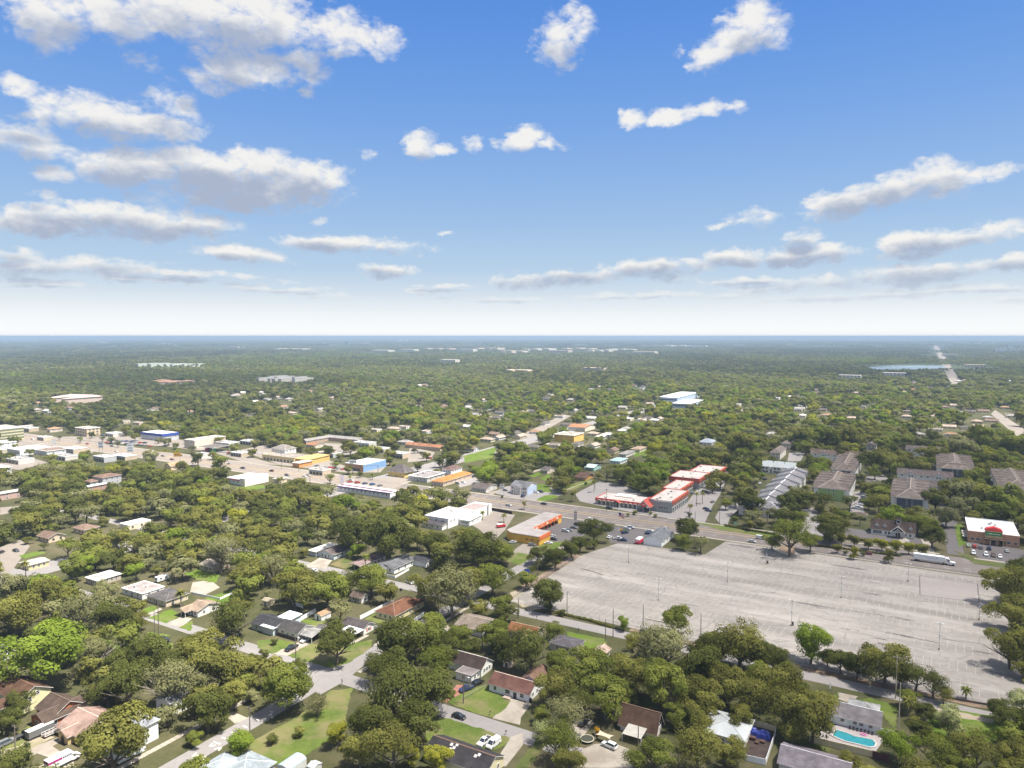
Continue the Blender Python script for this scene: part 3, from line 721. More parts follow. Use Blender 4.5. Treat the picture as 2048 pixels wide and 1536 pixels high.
CAP = [.14]
def roof_mesh(b, x0, y0, x1, y1, z, kind, ax, rise, over, th=.16, wall=None, mi=0, wmi=0):
    """adds roof slabs to b; wall = MB that receives gable triangles"""
    X0, Y0, X1, Y1 = x0 - over, y0 - over, x1 + over, y1 + over
    if kind == 'gable':
        if ax == 'x':
            ym = (y0 + y1) / 2; half = (y1 - y0) / 2
            dz = rise * over / half
            zr = z + rise
            a = [(X0, Y0, z - dz), (X1, Y0, z - dz), (X1, ym, zr), (X0, ym, zr)]
            c = [(X1, Y1, z - dz), (X0, Y1, z - dz), (X0, ym, zr), (X1, ym, zr)]
            ends = [[(X1, Y0, z - dz), (X1, ym, zr)], [(X1, ym, zr), (X1, Y1, z - dz)], [(X0, ym, zr), (X0, Y0, z - dz)], [(X0, Y1, z - dz), (X0, ym, zr)], [(X0, Y0, z - dz), (X1, Y0, z - dz)], [(X1, Y1, z - dz), (X0, Y1, z - dz)]]
            if wall:
                for x, o in ((x1 - .003, 1), (x0 + .003, -1)):
                    t = [(x, y0, z), (x, y1, z), (x, ym, zr - .02)]
                    wall.quad(t if o > 0 else t[::-1], wmi)
        else:
            xm = (x0 + x1) / 2; half = (x1 - x0) / 2
            dz = rise * over / half
            zr = z + rise
            a = [(X0, Y1, z - dz), (X0, Y0, z - dz), (xm, Y0, zr), (xm, Y1, zr)]
            c = [(X1, Y0, z - dz), (X1, Y1, z - dz), (xm, Y1, zr), (xm, Y0, zr)]
            ends = [[(X0, Y0, z - dz), (xm, Y0, zr)], [(xm, Y0, zr), (X1, Y0, z - dz)], [(X1, Y1, z - dz), (xm, Y1, zr)], [(xm, Y1, zr), (X0, Y1, z - dz)], [(X0, Y1, z - dz), (X0, Y0, z - dz)], [(X1, Y0, z - dz), (X1, Y1, z - dz)]]
            if wall:
                for y, o in ((y0 + .003, 1), (y1 - .003, -1)):
                    t = [(x0, y, z), (x1, y, z), (xm, y, zr - .02)]
                    wall.quad(t if o > 0 else t[::-1], wmi)
        for q in (a, c):
            b.quad([(p[0], p[1], p[2] + th) for p in q], mi)
            b.quad(q[::-1], mi)
        for p, q in ends:
            b.quad([p, q, (q[0], q[1], q[2] + th), (p[0], p[1], p[2] + th)], mi + 1)
        # ridge cap
        if ax == 'x': b.box(X0, (y0 + y1) / 2 - CAP[0], z + rise + th - .06, X1, (y0 + y1) / 2 + CAP[0], z + rise + th + .05, mi + 2)
        else: b.box((x0 + x1) / 2 - CAP[0], Y0, z + rise + th - .06, (x0 + x1) / 2 + CAP[0], Y1, z + rise + th + .05, mi + 2)
    elif kind == 'hip':
        w, d = X1 - X0, Y1 - Y0
        zr = z + rise
        if ax == 'x':
            k = min(d / 2, w / 2 - .01); p, q = (X0 + k, (Y0 + Y1) / 2, zr), (X1 - k, (Y0 + Y1) / 2, zr)
            fs = [[(X0, Y0, z), (X1, Y0, z), q, p], [(X1, Y0, z), (X1, Y1, z), q], [(X1, Y1, z), (X0, Y1, z), p, q], [(X0, Y1, z), (X0, Y0, z), p]]
            hips = [((X0, Y0, z), p), ((X0, Y1, z), p), ((X1, Y0, z), q), ((X1, Y1, z), q), (p, q)]
        else:
            k = min(w / 2, d / 2 - .01); p, q = ((X0 + X1) / 2, Y0 + k, zr), ((X0 + X1) / 2, Y1 - k, zr)
            fs = [[(X0, Y0, z), (X1, Y0, z), p], [(X1, Y0, z), (X1, Y1, z), q, p], [(X1, Y1, z), (X0, Y1, z), q], [(X0, Y1, z), (X0, Y0, z), p, q]]
            hips = [((X0, Y0, z), p), ((X1, Y0, z), p), ((X0, Y1, z), q), ((X1, Y1, z), q), (p, q)]
        for f in fs: b.quad([(a[0], a[1], a[2] + th) for a in f], mi)
        for a, c in (((X0, Y0), (X1, Y0)), ((X1, Y0), (X1, Y1)), ((X1, Y1), (X0, Y1)), ((X0, Y1), (X0, Y0))):
            b.quad([(a[0], a[1], z), (c[0], c[1], z), (c[0], c[1], z + th), (a[0], a[1], z + th)], mi + 1)
        b.quad([(X0, Y1, z), (X1, Y1, z), (X1, Y0, z), (X0, Y0, z)], mi + 1)
        for a, c in hips: b.tube([(a[0], a[1], a[2] + th), (c[0], c[1], c[2] + th)], CAP[0] * .75, 4, mi + 2)
    elif kind == 'flat':
        P = .45
        b.box(x0 + .3, y0 + .3, z - .1, x1 - .3, y1 - .3, z + .02, mi)
        for q in ((X0, Y0, X1, y0 + .3), (X0, y1 - .3, X1, Y1), (X0, y0 + .3, x0 + .3, y1 - .3), (x1 - .3, y0 + .3, X1, y1 - .3)):
            b.box(q[0], q[1], z - .12, q[2], q[3], z + (P if rise is None else rise), mi + 1, True)
    elif kind == 'slab':
        b.box(X0, Y0, z, X1, Y1, z + .25, mi + 1, True, top=mi)
    elif kind == 'shed':        # falls towards -y
        q = [(X0, Y0, z), (X1, Y0, z), (X1, Y1, z + rise), (X0, Y1, z + rise)]
        b.quad([(p[0], p[1], p[2] + th) for p in q], mi); b.quad(q[::-1], mi)
        for k in range(4):
            p, r_ = q[k], q[(k + 1) % 4]
            b.quad([p, r_, (r_[0], r_[1], r_[2] + th), (p[0], p[1], p[2] + th)], mi + 1)
        if wall:
            wall.quad([(x1 - .003, y0, z), (x1 - .003, y1, z), (x1 - .003, y1, z + rise)], wmi); wall.quad([(x0 + .003, y1, z), (x0 + .003, y0, z), (x0 + .003, y1, z + rise)], wmi)
            wall.quad([(x1, y1 - .003, z), (x0, y1 - .003, z), (x0, y1 - .003, z + rise), (x1, y1 - .003, z + rise)], wmi)

TRIM = mat((.74, .73, .70), .6, .06, 1.0, key='trim')
BLD = []
class House:
    """one building: an empty at its near corner, then wings of wall and roof, windows and doors"""
    def __init__(s, name, label, cat, land=None, group=None, wall=(.6, .58, .53), roof=(.2, .17, .15), trim=None, ridge=None, metal=False, wallmat=None):
        s.name, s.label, s.cat, s.group, s.land = name, label, cat, group, land
        s.wm = wallmat or mat(wall, .85, .07, .6, dirt=.15)
        s.rm = metalroof(roof) if metal else shingle(roof)
        s.tm = TRIM if trim is None else mat(trim, .7, .08, .8)
        s.gm = mat(ridge, .9, .2) if ridge else (s.tm if metal else mat(tuple(min(1, c * 1.35) for c in roof), .9, .2))
        s.o = None
    def base(s, x, y):
        s.ox, s.oy = x, y
        s.o = thing(s.name, s.label, s.cat, (x, y, 0), 0, s.group)
        if s.land: LAND.append((s.land, x, y))
        BLD.append(s)
    def wing(s, z=2.7, roof='gable', ax='x', rise=1.6, over=.5, win=(3, 2), doors=('-y',), wz=None, ww=1.1, wh=1.2, z0=0, wm=None, rm=None, tm=None, framed=True, keep=True, open_=False, r=None, storeys=1, bars=False, doorc=(.10, .09, .08), margin=1.2, **c):
        x0, y0, x1, y1 = r if r else fit(z, **c)
        if s.o is None: s.base((x0 + x1) / 2, (y0 + y1) / 2)
        X0, Y0, X1, Y1 = x0 - s.ox, y0 - s.oy, x1 - s.ox, y1 - s.oy
        wb, rb = MB(), MB()
        if not open_:
            wb.box(X0, Y0, z0, X1, Y1, z)
        roof_mesh(rb, X0, Y0, X1, Y1, z, roof, ax, rise, over, wall=None if open_ else wb)
        if wb.v: wall = wb.build("wall", wm or s.wm, s.o)
        rf = rb.build("roof", [rm or s.rm, tm or s.tm, s.gm if rm is None else rm], s.o)
        if open_:
            for px_, py_ in ((X0, Y0), (X1, Y0), (X1, Y1), (X0, Y1), ((X0 + X1) / 2, Y0)):
                p = MB(); p.box(px_ - .08, py_ - .08, z0, px_ + .08, py_ + .08, z - .02); p.build("post", s.tm, s.o)
        for k in range(storeys):
            hh = (z - z0) / storeys
            zz = z0 + hh * (k + .56) if wz is None else wz
            for face, n in zip(('-y', '+x'), win):
                L = (x1 - x0) if face == '-y' else (y1 - y0)
                hasd = face in doors and k == 0
                for i in range(n):
                    t = margin + (L - 2 * margin) * ((i + .5) / n) if n > 1 or True else L / 2
                    if hasd and n % 2 == 1 and i == n // 2:
                        continue
                    if face == '-y': window(s.o, X0 + t, Y0, zz, '-y', ww, wh, bars, framed)
                    else: window(s.o, X1, Y0 + t, zz, '+x', ww, wh, bars, framed)
                if hasd:
                    if face == '-y': door(s.o, X0 + L / 2 + (0 if n % 2 else .0), Y0, '-y', color=doorc, z=z0)
                    else: door(s.o, X1, Y0 + L / 2, '+x', color=doorc, z=z0)
        if keep: keep_box(x0, y0, x1, y1, z + (rise or .4) * .6, z * .45 if z > 5 and storeys > 1 else 0)
        NOBASE.append((x0, y0, x1, y1))
        s.last = (X0, Y0, X1, Y1, z)
        return x0, y0, x1, y1
    def part(s, name, b, m):
        return b.build(name, m, s.o)
    def units(s, n, seed, z, r):
        q = random.Random(seed)
        for k in range(n):
            b = MB(); w, d, h = q.uniform(.8, 1.8), q.uniform(.8, 1.6), q.uniform(.5, 1.0)
            x, y = q.uniform(r[0] + 1.5, r[2] - 1.5) - s.ox, q.uniform(r[1] + 1.5, r[3] - 1.5) - s.oy
            b.box(x - w / 2, y - d / 2, z, x + w / 2, y + d / 2, z + h); b.box(x - w * .3, y - d * .3, z + h, x + w * .3, y + d * .3, z + h + .12)
            s.part("air_conditioner", b, mat((.42, .43, .43), .6))
    def vents(s, n, seed, r, z):
        q = random.Random(seed)
        for k in range(n):
            b = MB(); x, y = q.uniform(r[0] + 1, r[2] - 1) - s.ox, q.uniform(r[1] + 1, r[3] - 1) - s.oy
            b.tube([(x, y, z - .5), (x, y, z + .35)], .09, 6)
            s.part("vent_pipe", b, mat((.5, .5, .5), .6))

WHITE, CREAM = (.74, .73, .69), (.70, .64, .46)
H = House
# ---- lower left
h = H("gabled_house", "pale yellow house with brown roof and two dark gable windows at the left edge", "house", "yellow gabled house", wall=(.62, .60, .36), roof=(.13, .075, .05))
q = h.wing(z=5.0, z0=0, rise=2.6, win=(0, 0), doors=(), B=(32, 1400), C=(105, 1376), U=15, over=.5)
X0, Y0, X1, Y1, z = h.last
for t in (2.2, 3.6): window(h.o, X1, Y0 + t, 3.9, '+x', .9, 1.4)
window(h.o, X1, Y0 + (Y1 - Y0) * .6, 5.2, '+x', .9, 1.2)
w = h.wing(z=3.6, ax='y', rise=1.5, win=(3, 0), doors=(), r=(q[2] - 7.5, q[1] - 3.5, q[2] - 2.5, q[1] + 2), ww=.8, wh=1.3)
h = H("brick_house", "orange brick house with dark brown cross gable roof beside the yellow gabled house", "house", "orange brick house", wall=(.42, .15, .07), roof=(.105, .075, .06))
q = h.wing(z=2.8, ax='y', rise=1.7, win=(1, 3), doors=(), A=(61, 1432), B=(94, 1446), C=(171, 1409))
h.wing(z=3.0, ax='x', rise=2.6, win=(0, 0), doors=(), A=(73, 1414), C=(169, 1405), keep=True)
X0, Y0, X1, Y1, z = q[0] - h.ox, q[1] - h.oy, q[2] - h.ox, q[3] - h.oy, 2.8
door(h.o, X0 + 2.2, Y0, '-y')
b = MB(); b.box(X1 - 3.6, Y0 - .05, .05, X1 - .5, Y0 + .02, 2.3); h.part("garage_door", b, mat((.55, .25, .16), .7))
h = H("tan_roof_house", "sand coloured house with wide pinkish tan roof and arched porch beside the orange brick house", "house", "pinkish tan roof", wall=(.50, .38, .20), roof=(.37, .255, .215))
q = h.wing(z=2.7, ax='x', rise=2.6, win=(1, 1), doors=(), A=(112, 1453), B=(170, 1477), C=(243, 1434))
w = h.wing(z=2.7, ax='y', rise=1.2, win=(0, 0), doors=(), r=(q[0] + 3.6, q[1] - 1.6, q[0] + 8.6, q[1] + 3))
X0, Y0 = w[0] - h.ox, w[1] - h.oy
b = MB(); n = 8
pts = [(X0 + 1.4 + 1.8 * k / n, Y0 - .03, 1.3 + 1.0 * math.sin(math.pi * k / n)) for k in range(n + 1)]
b.quad([(X0 + 1.4, Y0 - .03, .05), (X0 + 3.2, Y0 - .03, .05)] + pts[::-1]); h.part("arched_opening", b, mat((.05, .04, .035), .8))
window(h.o, q[0] - h.ox + 1.7, q[1] - h.oy, 1.5, '-y')
h = H("two_storey_house", "white two storey house with grey roofs and lean-to garage between pinkish tan roof and street", "house", "white two storey house", wall=(.74, .76, .76), roof=(.30, .31, .34))
q = h.wing(z=5.6, ax='x', roof='hip', rise=1.5, win=(2, 0), doors=(), A=(232, 1444), B=(284, 1451), C=(321, 1442), wz=4.2, ww=1.0)
w = h.wing(z=2.8, ax='y', rise=1.5, win=(1, 0), doors=(), r=(q[2] - 5, q[1] - 8, q[2] + 2.5, q[1] - .05), wm=mat((.74, .76, .76), .8))
b = MB(); X0, Y0, X1, Y1, z = h.last
b.quad([(X0 + .4, Y0 - .03, 2.75), (X1 - .4, Y0 - .03, 2.75), ((X0 + X1) / 2, Y0 - .03, 4.05)]); h.part("gable_panel", b, mat((.25, .42, .55), .8))
h = H("hip_roof_house", "house with twin pale blue-grey hip roofs at the bottom edge", "house", "twin pale hip roofs", wall=(.6, .6, .58), roof=(.40, .45, .48), ridge=(.5, .54, .56))
c1 = at(443, 1520, 4.6); c2 = at(489, 1518, 4.6)
h.wing(z=2.7, roof='hip', rise=1.9, win=(2, 1), doors=(), r=(c1[0] - 4.5, c1[1] - 4.5, c1[0] + 4.5, c1[1] + 4.5))
h.wing(z=2.7, roof='hip', rise=2.0, win=(2, 1), doors=(), r=(c2[0] - 4.4, c2[1] - 5.5, c2[0] + 6, c2[1] + 5))
h = H("metal_shed", "long shed with arched pale blue metal roof standing on the lower lawn", "shed", wall=(.55, .55, .52), roof=(.34, .42, .45), metal=True)
q = fit(2.6, A=(553, 1530), C=(613, 1515), U=4.5)
h.base((q[0] + q[2]) / 2, (q[1] + q[3]) / 2)
b = MB(); hw, L0, L1 = 2.3, q[1] - h.oy, q[3] - h.oy
for k in range(10):
    a0, a1 = math.pi * k / 10, math.pi * (k + 1) / 10
    P = [(-hw * math.cos(a0), 2.2 + 1.0 * math.sin(a0)), (-hw * math.cos(a1), 2.2 + 1.0 * math.sin(a1))]
    b.quad([(P[0][0], L1, P[0][1]), (P[0][0], L0, P[0][1]), (P[1][0], L0, P[1][1]), (P[1][0], L1, P[1][1])])
h.part("roof", b, h.rm)
b = MB(); b.box(-hw, L0 + .05, 0, hw, L1 - .05, 2.2); b.quad([(-hw * math.cos(math.pi * k / 10), L0 + .06, 2.2 + math.sin(math.pi * k / 10)) for k in range(11)][::-1]); h.part("wall", b, h.wm)
b = MB(); b.box(-1.4, L0 - .02, .05, 1.4, L0 + .06, 2.1); h.part("door", b, mat((.12, .12, .12), .7))
keep_box(q[0], q[1], q[2], q[3], 3)
h = H("garden_shed", "small shed with white metal roof right of the arched metal shed", "shed", wall=(.5, .5, .48), roof=(.40, .43, .45), metal=True)
h.wing(z=2.1, rise=.5, win=(0, 0), over=.15, A=(617, 1531), C=(641, 1528), V=3)
# ---- around the corner lot
h = H("blue_house", "house with black shingles and a pale blue carport roof left of the skirted white house", "house", "black roofed house", wall=(.52, .58, .62), roof=(.055, .055, .06))
q = h.wing(z=2.7, ax='x', rise=1.8, win=(3, 0), A=(503, 1245), B=(547, 1258), V=10)
h.wing(z=2.9, ax='x', roof='shed', rise=.9, win=(0, 1), doors=(), B=(560, 1262), C=(588, 1229), U=6.5, rm=metalroof((.55, .62, .66)))
h = H("skirted_house", "white house with dark gable roof above a dark lower wall facing the corner lawn", "house", "skirted white house", wall=WHITE, roof=(.085, .08, .08))
q = h.wing(z=3.0, ax='x', rise=2.0, win=(3, 1), A=(555, 1256), B=(593, 1266), C=(630, 1253), wz=2.0, ww=1.3, wh=.9, doorc=(.3, .3, .3))
X0, Y0, X1, Y1, z = h.last
b = MB(); b.box(X0 + .02, Y0 - .06, 0, X1 - .02, Y0, 1.25); h.part("lower_cladding", b, mat((.13, .09, .08), .85, .2))
w = h.wing(z=2.6, ax='x', rise=.8, win=(0, 0), doors=(), open_=True, r=(q[2] + .1, q[1] + 1.0, q[2] + 6.5, q[3] - .5), rm=shingle((.30, .29, .28)))
h.wing(z=2.6, ax='x', rise=.7, win=(0, 0), doors=(), r=(q[2] + 1.5, q[3] + .2, q[2] + 8.5, q[3] + 3.6), rm=shingle((.16, .15, .15)))
h = H("garden_shed", "white garden shed with tan gable roof on the grass behind the skirted white house", "shed", wall=(.66, .66, .66), roof=(.36, .24, .15))
h.wing(z=2.3, ax='y', rise=.9, win=(0, 0), over=.25, A=(629, 1229), B=(644, 1233), C=(660, 1223), doorc=(.08, .07, .06))
h = H("shuttered_house", "small white house with dark roof, pink shutters and a flat white porch roof", "house", "house with pink shutters", wall=WHITE, roof=(.11, .095, .095))
q = h.wing(z=2.7, ax='x', rise=1.5, win=(0, 1), doors=(), A=(684, 1247), B=(729, 1257), C=(747, 1246))
X0, Y0, X1, Y1, z = h.last
for yy in (Y0 + (Y1 - Y0) / 2 - 1.1, Y0 + (Y1 - Y0) / 2 + 1.1):
    b = MB(); b.box(X1, yy - .35, .7, X1 + .06, yy + .35, 2.2); h.part("shutter", b, mat((.55, .2, .19), .7))
b = MB(); b.box(X0 + 2, Y0 - .06, .1, X0 + 3.4, Y0 + .01, 2.3); h.part("garage_door", b, mat((.5, .22, .2), .7))
h.wing(z=2.45, roof='slab', rise=.2, over=.2, win=(0, 0), doors=(), open_=True, r=(q[0] + 4, q[1] - 6, q[2] + .5, q[1] - .3), rm=mat((.56, .57, .57), .6))
h = H("hip_roof_house", "cream house with large rusty brown hip roof inside white vinyl fencing", "house", "rusty brown hip roof", wall=(.66, .58, .34), roof=(.19, .092, .058), ridge=(.32, .22, .16))
h.wing(z=2.7, roof='hip', ax='y', rise=2.6, win=(3, 3), doors=(), A=(751, 1223), B=(796, 1233), C=(843, 1200))
h = H("small_house", "little white house with brown roof half hidden behind trees left of rusty hip roof", "house", wall=(.62, .60, .56), roof=(.16, .12, .10))
h.wing(z=2.6, ax='x', rise=1.3, win=(3, 1), A=(701, 1191), C=(736, 1190))
h = H("white_bungalow", "bright white bungalow with grey gables, porch and extension behind a white street wall", "house", "bright white bungalow", wall=(.78, .78, .77), roof=(.15, .15, .16))
q = h.wing(z=2.9, ax='y', rise=1.3, win=(3, 3), A=(748, 1131), B=(795, 1136), C=(829, 1117), wh=1.5)
h.wing(z=2.9, ax='y', rise=1.0, win=(1, 0), r=((q[0] + q[2]) / 2 - 3, q[1] - 3, (q[0] + q[2]) / 2 + 1.5, q[1] + .5), doors=('-y',))
h.wing(z=2.9, ax='x', rise=1.0, win=(0, 1), doors=(), r=(q[2] - 1, q[3] - 2, q[2] + 8, q[3] + 5), rm=shingle((.07, .07, .08)))
h = H("mobile_home", "long narrow house with dusty brown roof and open carport end left of bright white bungalow", "house", wall=(.66, .63, .60), roof=(.27, .20, .19), trim=(.6, .55, .5))
q = h.wing(z=2.7, ax='y', rise=.7, win=(0, 4), doors=(), A=(717, 1120), B=(733, 1127), C=(771, 1111))
h.wing(z=2.6, ax='y', rise=.6, win=(0, 0), doors=(), open_=True, r=(q[0], q[1] - 6, q[2], q[1] - .2))
h = H("blue_grey_house", "pale blue house with dark gables and long light carport roof behind the street lawn", "house", "pale blue house with dark gables", wall=(.50, .57, .62), roof=(.15, .12, .115))
q = h.wing(z=2.8, ax='y', rise=1.5, win=(2, 3), A=(633, 1104), B=(676, 1110), C=(695, 1096))
h.wing(z=2.7, ax='y', roof='slab', rise=.3, win=(0, 0), doors=(), r=(q[0] - 6, q[1] - 1, q[0] - .3, q[3] + 2), rm=metalroof((.50, .47, .42)))
h = H("garden_shed", "beige shed with open dark doorway on the bright lawn under the oaks", "shed", wall=(.58, .50, .34), roof=(.35, .3, .22))
h.wing(z=2.3, ax='x', rise=.6, win=(0, 0), over=.2, A=(524, 1200), C=(549, 1199), V=3.5, doorc=(.03, .03, .03))
# ---- left middle
h = H("porch_house", "white house with light tan roof and open front porch on the sunny lawn", "house", "tan roofed porch house", wall=(.70, .68, .64), roof=(.36, .27, .20))
q = h.wing(z=2.7, ax='x', rise=1.7, win=(3, 2), A=(372, 1217), B=(401, 1223), C=(435, 1205), margin=.8)
w = h.wing(z=2.6, ax='y', rise=1.1, win=(0, 0), doors=(), open_=True, r=(q[0] - 2.5, q[1] - 3.0, q[0] + 3, q[1] + 2))
h = H("ranch_house", "tan ranch house with low charcoal roof behind the feathery palm", "house", "charcoal roofed ranch house", wall=(.55, .47, .36), roof=(.13, .12, .12))
h.wing(z=2.7, roof='hip', ax='x', rise=1.3, win=(4, 2), A=(295, 1191), B=(331, 1203), C=(376, 1187))
h = H("flat_roof_house", "white flat roofed house with pinkish grey gravel roof left of the tan ranch house", "house", "pinkish flat roofed house", wall=(.66, .65, .63), roof=(.40, .345, .335))
q = h.wing(z=2.8, roof='flat', rise=.15, over=.25, win=(3, 2), A=(244, 1176), B=(285, 1188), C=(328, 1173)); h.units(2, 3, 2.82, q)
h = H("flat_roof_house", "low house with white membrane roof and shaded wall left of the camper", "house", wall=(.42, .36, .30), roof=(.46, .45, .44))
h.wing(z=2.8, roof='flat', rise=.15, over=.4, win=(2, 4), A=(171, 1155), B=(197, 1162), C=(240, 1147))
h = H("cream_house", "cream house with flat pale roof behind the small bright lawn at far left", "house", "cream house with pale roof", wall=(.60, .53, .30), roof=(.47, .48, .43))
h.wing(z=2.8, ax='y', rise=.5, win=(2, 3), A=(40, 1125), B=(54, 1131), C=(99, 1121))
h = H("tan_house", "tan house half hidden by a grey oak at the back of the bright lawn", "house", wall=(.48, .40, .30), roof=(.38, .33, .28))
h.wing(z=2.8, ax='x', rise=1.2, win=(4, 1), A=(398, 1128), C=(460, 1124))
h = H("grey_roof_house", "house with plain grey roof almost buried in the oaks left of the street poles", "house", wall=(.5, .5, .46), roof=(.26, .24, .23))
h.wing(z=2.7, ax='x', rise=1.6, win=(2, 1), A=(84, 1265), C=(133, 1247), keep=False)
h = H("blue_roof_house", "white house with blue patched roof cut off by the left edge", "house", wall=WHITE, roof=(.34, .44, .58))
h.wing(z=2.7, ax='x', rise=1.6, win=(2, 1), B=(14, 1309), C=(23, 1298), U=12)
h = H("white_house", "white house with grey roof glimpsed through tree trunks above the lower street", "house", wall=WHITE, roof=(.36, .36, .38))
h.wing(z=2.7, ax='y', rise=1.5, win=(2, 2), A=(312, 1399), C=(402, 1388), keep=False)
# ---- centre
h = H("hip_roof_house", "house with grey-brown hip roof deep among the oaks left of the old parking lot", "house", "grey-brown hip roof", wall=(.5, .46, .4), roof=(.21, .165, .145))
h.wing(z=2.7, roof='hip', ax='x', rise=1.8, win=(2, 1), A=(887, 1154), C=(962, 1150))
h = H("tan_roof_house", "house with light tan gable roof and white eaves beside the street pole", "house", "light tan gable roof", wall=(.58, .57, .53), roof=(.29, .24, .20))
h.wing(z=2.7, ax='x', rise=2.0, win=(2, 2), A=(909, 1250), B=(968, 1261), C=(993, 1239))
h = H("orange_roof_house", "house with orange brown cross gable roof behind bushes near the lot street", "house", "orange brown cross gables", wall=(.45, .42, .36), roof=(.28, .125, .06), ridge=(.42, .3, .2))
q = h.wing(z=2.7, ax='x', rise=1.9, win=(2, 1), A=(1016, 1259), C=(1085, 1259))
h.wing(z=2.7, ax='y', rise=1.5, win=(1, 0), doors=(), r=(q[2] - 6, q[1] - 3, q[2] - .5, q[1] + 3), rm=shingle((.26, .22, .1)))
h = H("dark_roof_house", "house with flat dark slate coloured roof beside the bright strip of lawn", "house", "dark flat slate roof", wall=(.44, .42, .40), roof=(.125, .115, .125))
h.wing(z=2.7, roof='hip', ax='x', rise=.9, win=(2, 1), A=(1102, 1283), B=(1141, 1298), C=(1174, 1283))
h = H("pink_roof_house", "small house with pale pinkish roof at the edge of the oaks by the street", "house", wall=(.55, .52, .48), roof=(.44, .32, .27))
h.wing(z=2.7, ax='y', rise=1.0, win=(1, 1), A=(1189, 1300), C=(1220, 1297))
h = H("garden_shed", "tiny pinkish shed in the dark trees above the brown roofed white house", "shed", wall=(.62, .5, .44), roof=(.4, .33, .28))
h.wing(z=2.0, ax='x', rise=.5, over=.15, win=(0, 0), A=(1007, 1322), C=(1025, 1322), V=2.4)
h = H("white_gable_house", "white gabled house with dark brown roof and flat front room beside parked blue pickup", "house", "flat-fronted white gabled house", wall=(.75, .75, .70), roof=(.075, .055, .05), ridge=(.6, .55, .5))
q = h.wing(z=2.9, ax='x', rise=2.4, win=(0, 3), doors=(), B=(960, 1338), C=(987, 1322), U=14, over=.4)
h.wing(z=2.7, roof='flat', rise=.1, over=.25, win=(1, 2), doors=(), A=(914, 1341), B=(940, 1354), V=6.5, rm=mat((.17, .145, .145), .9, .3, .6, dirt=.5), tm=mat((.22, .2, .19), .9))
h = H("brown_roof_house", "long white house with reddish brown roof behind the square front lawn", "house", "long reddish brown roof", wall=(.77, .77, .78), roof=(.165, .085, .07), ridge=(.5, .4, .33))
q = h.wing(z=2.8, ax='x', rise=2.1, win=(0, 2), doors=(), A=(978, 1366), B=(1058, 1388), V=8.5)
X0, Y0, X1, Y1, z = h.last
for t, w_ in ((2.1, 1.0), (6.6, 1.9), (11.6, 1.4)): window(h.o, X0 + t * (X1 - X0) / 14, Y0, 1.6, '-y', w_, 1.3)
door(h.o, X0 + 9.2 * (X1 - X0) / 14, Y0, '-y', w=1.3, color=(.05, .05, .06))
h.wing(z=2.8, ax='y', rise=1.9, win=(0, 2), doors=(), r=(q[2] - 7.5, q[3] - .5, q[2] - .5, q[3] + 9), rm=shingle((.22, .135, .10)))
b = MB(); b.prism([(X0 + 6.5, Y0 - 2.2), (X0 + 9, Y0 - 2.2), (X0 + 9, Y0 - .4), (X0 + 6.5, Y0 - .4)], 0, .45); h.part("planter", b, mat((.36, .28, .24), .9, .3))
h = H("dark_roof_house", "long house with dark patched solar-like roof and brown ridge at the bottom edge", "house", "long dark patched roof", wall=(.62, .56, .36), roof=(.065, .06, .065), ridge=(.22, .13, .09))
q = h.wing(z=2.8, ax='x', rise=2.3, win=(0, 2), doors=(), A=(849, 1504), C=(1007, 1512), over=.4)
X0, Y0, X1, Y1, z = h.last
rs = (2.3) / ((Y1 - Y0) / 2)
for (tx, ty) in ((.32, .25), (.36, .32), (.38, .42), (.72, .3), (.76, .36), (.30, .38)):
    b = MB(); x = X0 + tx * (X1 - X0); y = Y0 + ty * (Y1 - Y0); zz = z + (y - Y0) * rs + .2
    b.quad([(x, y, zz), (x + .9, y, zz), (x + .9, y + .8, zz + .8 * rs), (x, y + .8, zz + .8 * rs)]); h.part("roof_patch", b, mat((.45, .43, .42), .8, .2, 1.0))
h = H("a_frame_house", "steep brown roofed house with white gable and striped metal awning among tall trees", "house", "steep brown roof", wall=(.62, .55, .52), roof=(.135, .085, .06))
q = h.wing(z=2.6, ax='x', rise=4.4, win=(0, 0), doors=(), A=(1240, 1444), B=(1299, 1459), C=(1336, 1448), over=.7)
X0, Y0, X1, Y1, z = h.last
window(h.o, X1, (Y0 + Y1) / 2 + 1.0, 3.4, '+x', 2.2, 1.8)
a = fit(2.4, A=(1244, 1467), B=(1283, 1478), C=(1294, 1459))
b = MB(); n = 14
for k in range(n):
    xa = a[0] - h.ox + (a[2] - a[0]) * k / n; xb = a[0] - h.ox + (a[2] - a[0]) * (k + .55) / n; xc = a[0] - h.ox + (a[2] - a[0]) * (k + 1) / n
    ya, yb = a[1] - h.oy, a[3] - h.oy
    b.quad([(xa, ya, 2.4), (xb, ya, 2.4), (xb, yb, 2.85), (xa, yb, 2.85)], 0); b.quad([(xb, ya, 2.34), (xc, ya, 2.34), (xc, yb, 2.79), (xb, yb, 2.79)], 1)
h.part("metal_awning", b, [mat((.44, .43, .39), .5), mat((.30, .28, .25), .5)])
for x in (a[0], a[2]):
    b = MB(); b.box(x - h.ox - .07, a[1] - h.oy, 0, x - h.ox + .07, a[1] - h.oy + .14, 2.36); h.part("post", b, TRIM)
keep_box(*a, 2.6)
h = H("white_roof_house", "house with folded white membrane roof beside the pile under blue tarp", "house", "folded white roof", wall=(.5, .46, .42), roof=(.36, .38, .39), metal=True, ridge=(.3, .3, .3))
h.wing(z=2.9, roof='hip', ax='x', rise=1.7, win=(1, 2), C=(1503, 1441), D=(1426, 1420), B=(1491, 1484))
h = H("pool_house", "long white house with grey roof standing behind the turquoise swimming pool", "house", "white pool house", wall=(.75, .77, .79), roof=(.235, .215, .225), ridge=(.5, .5, .5))
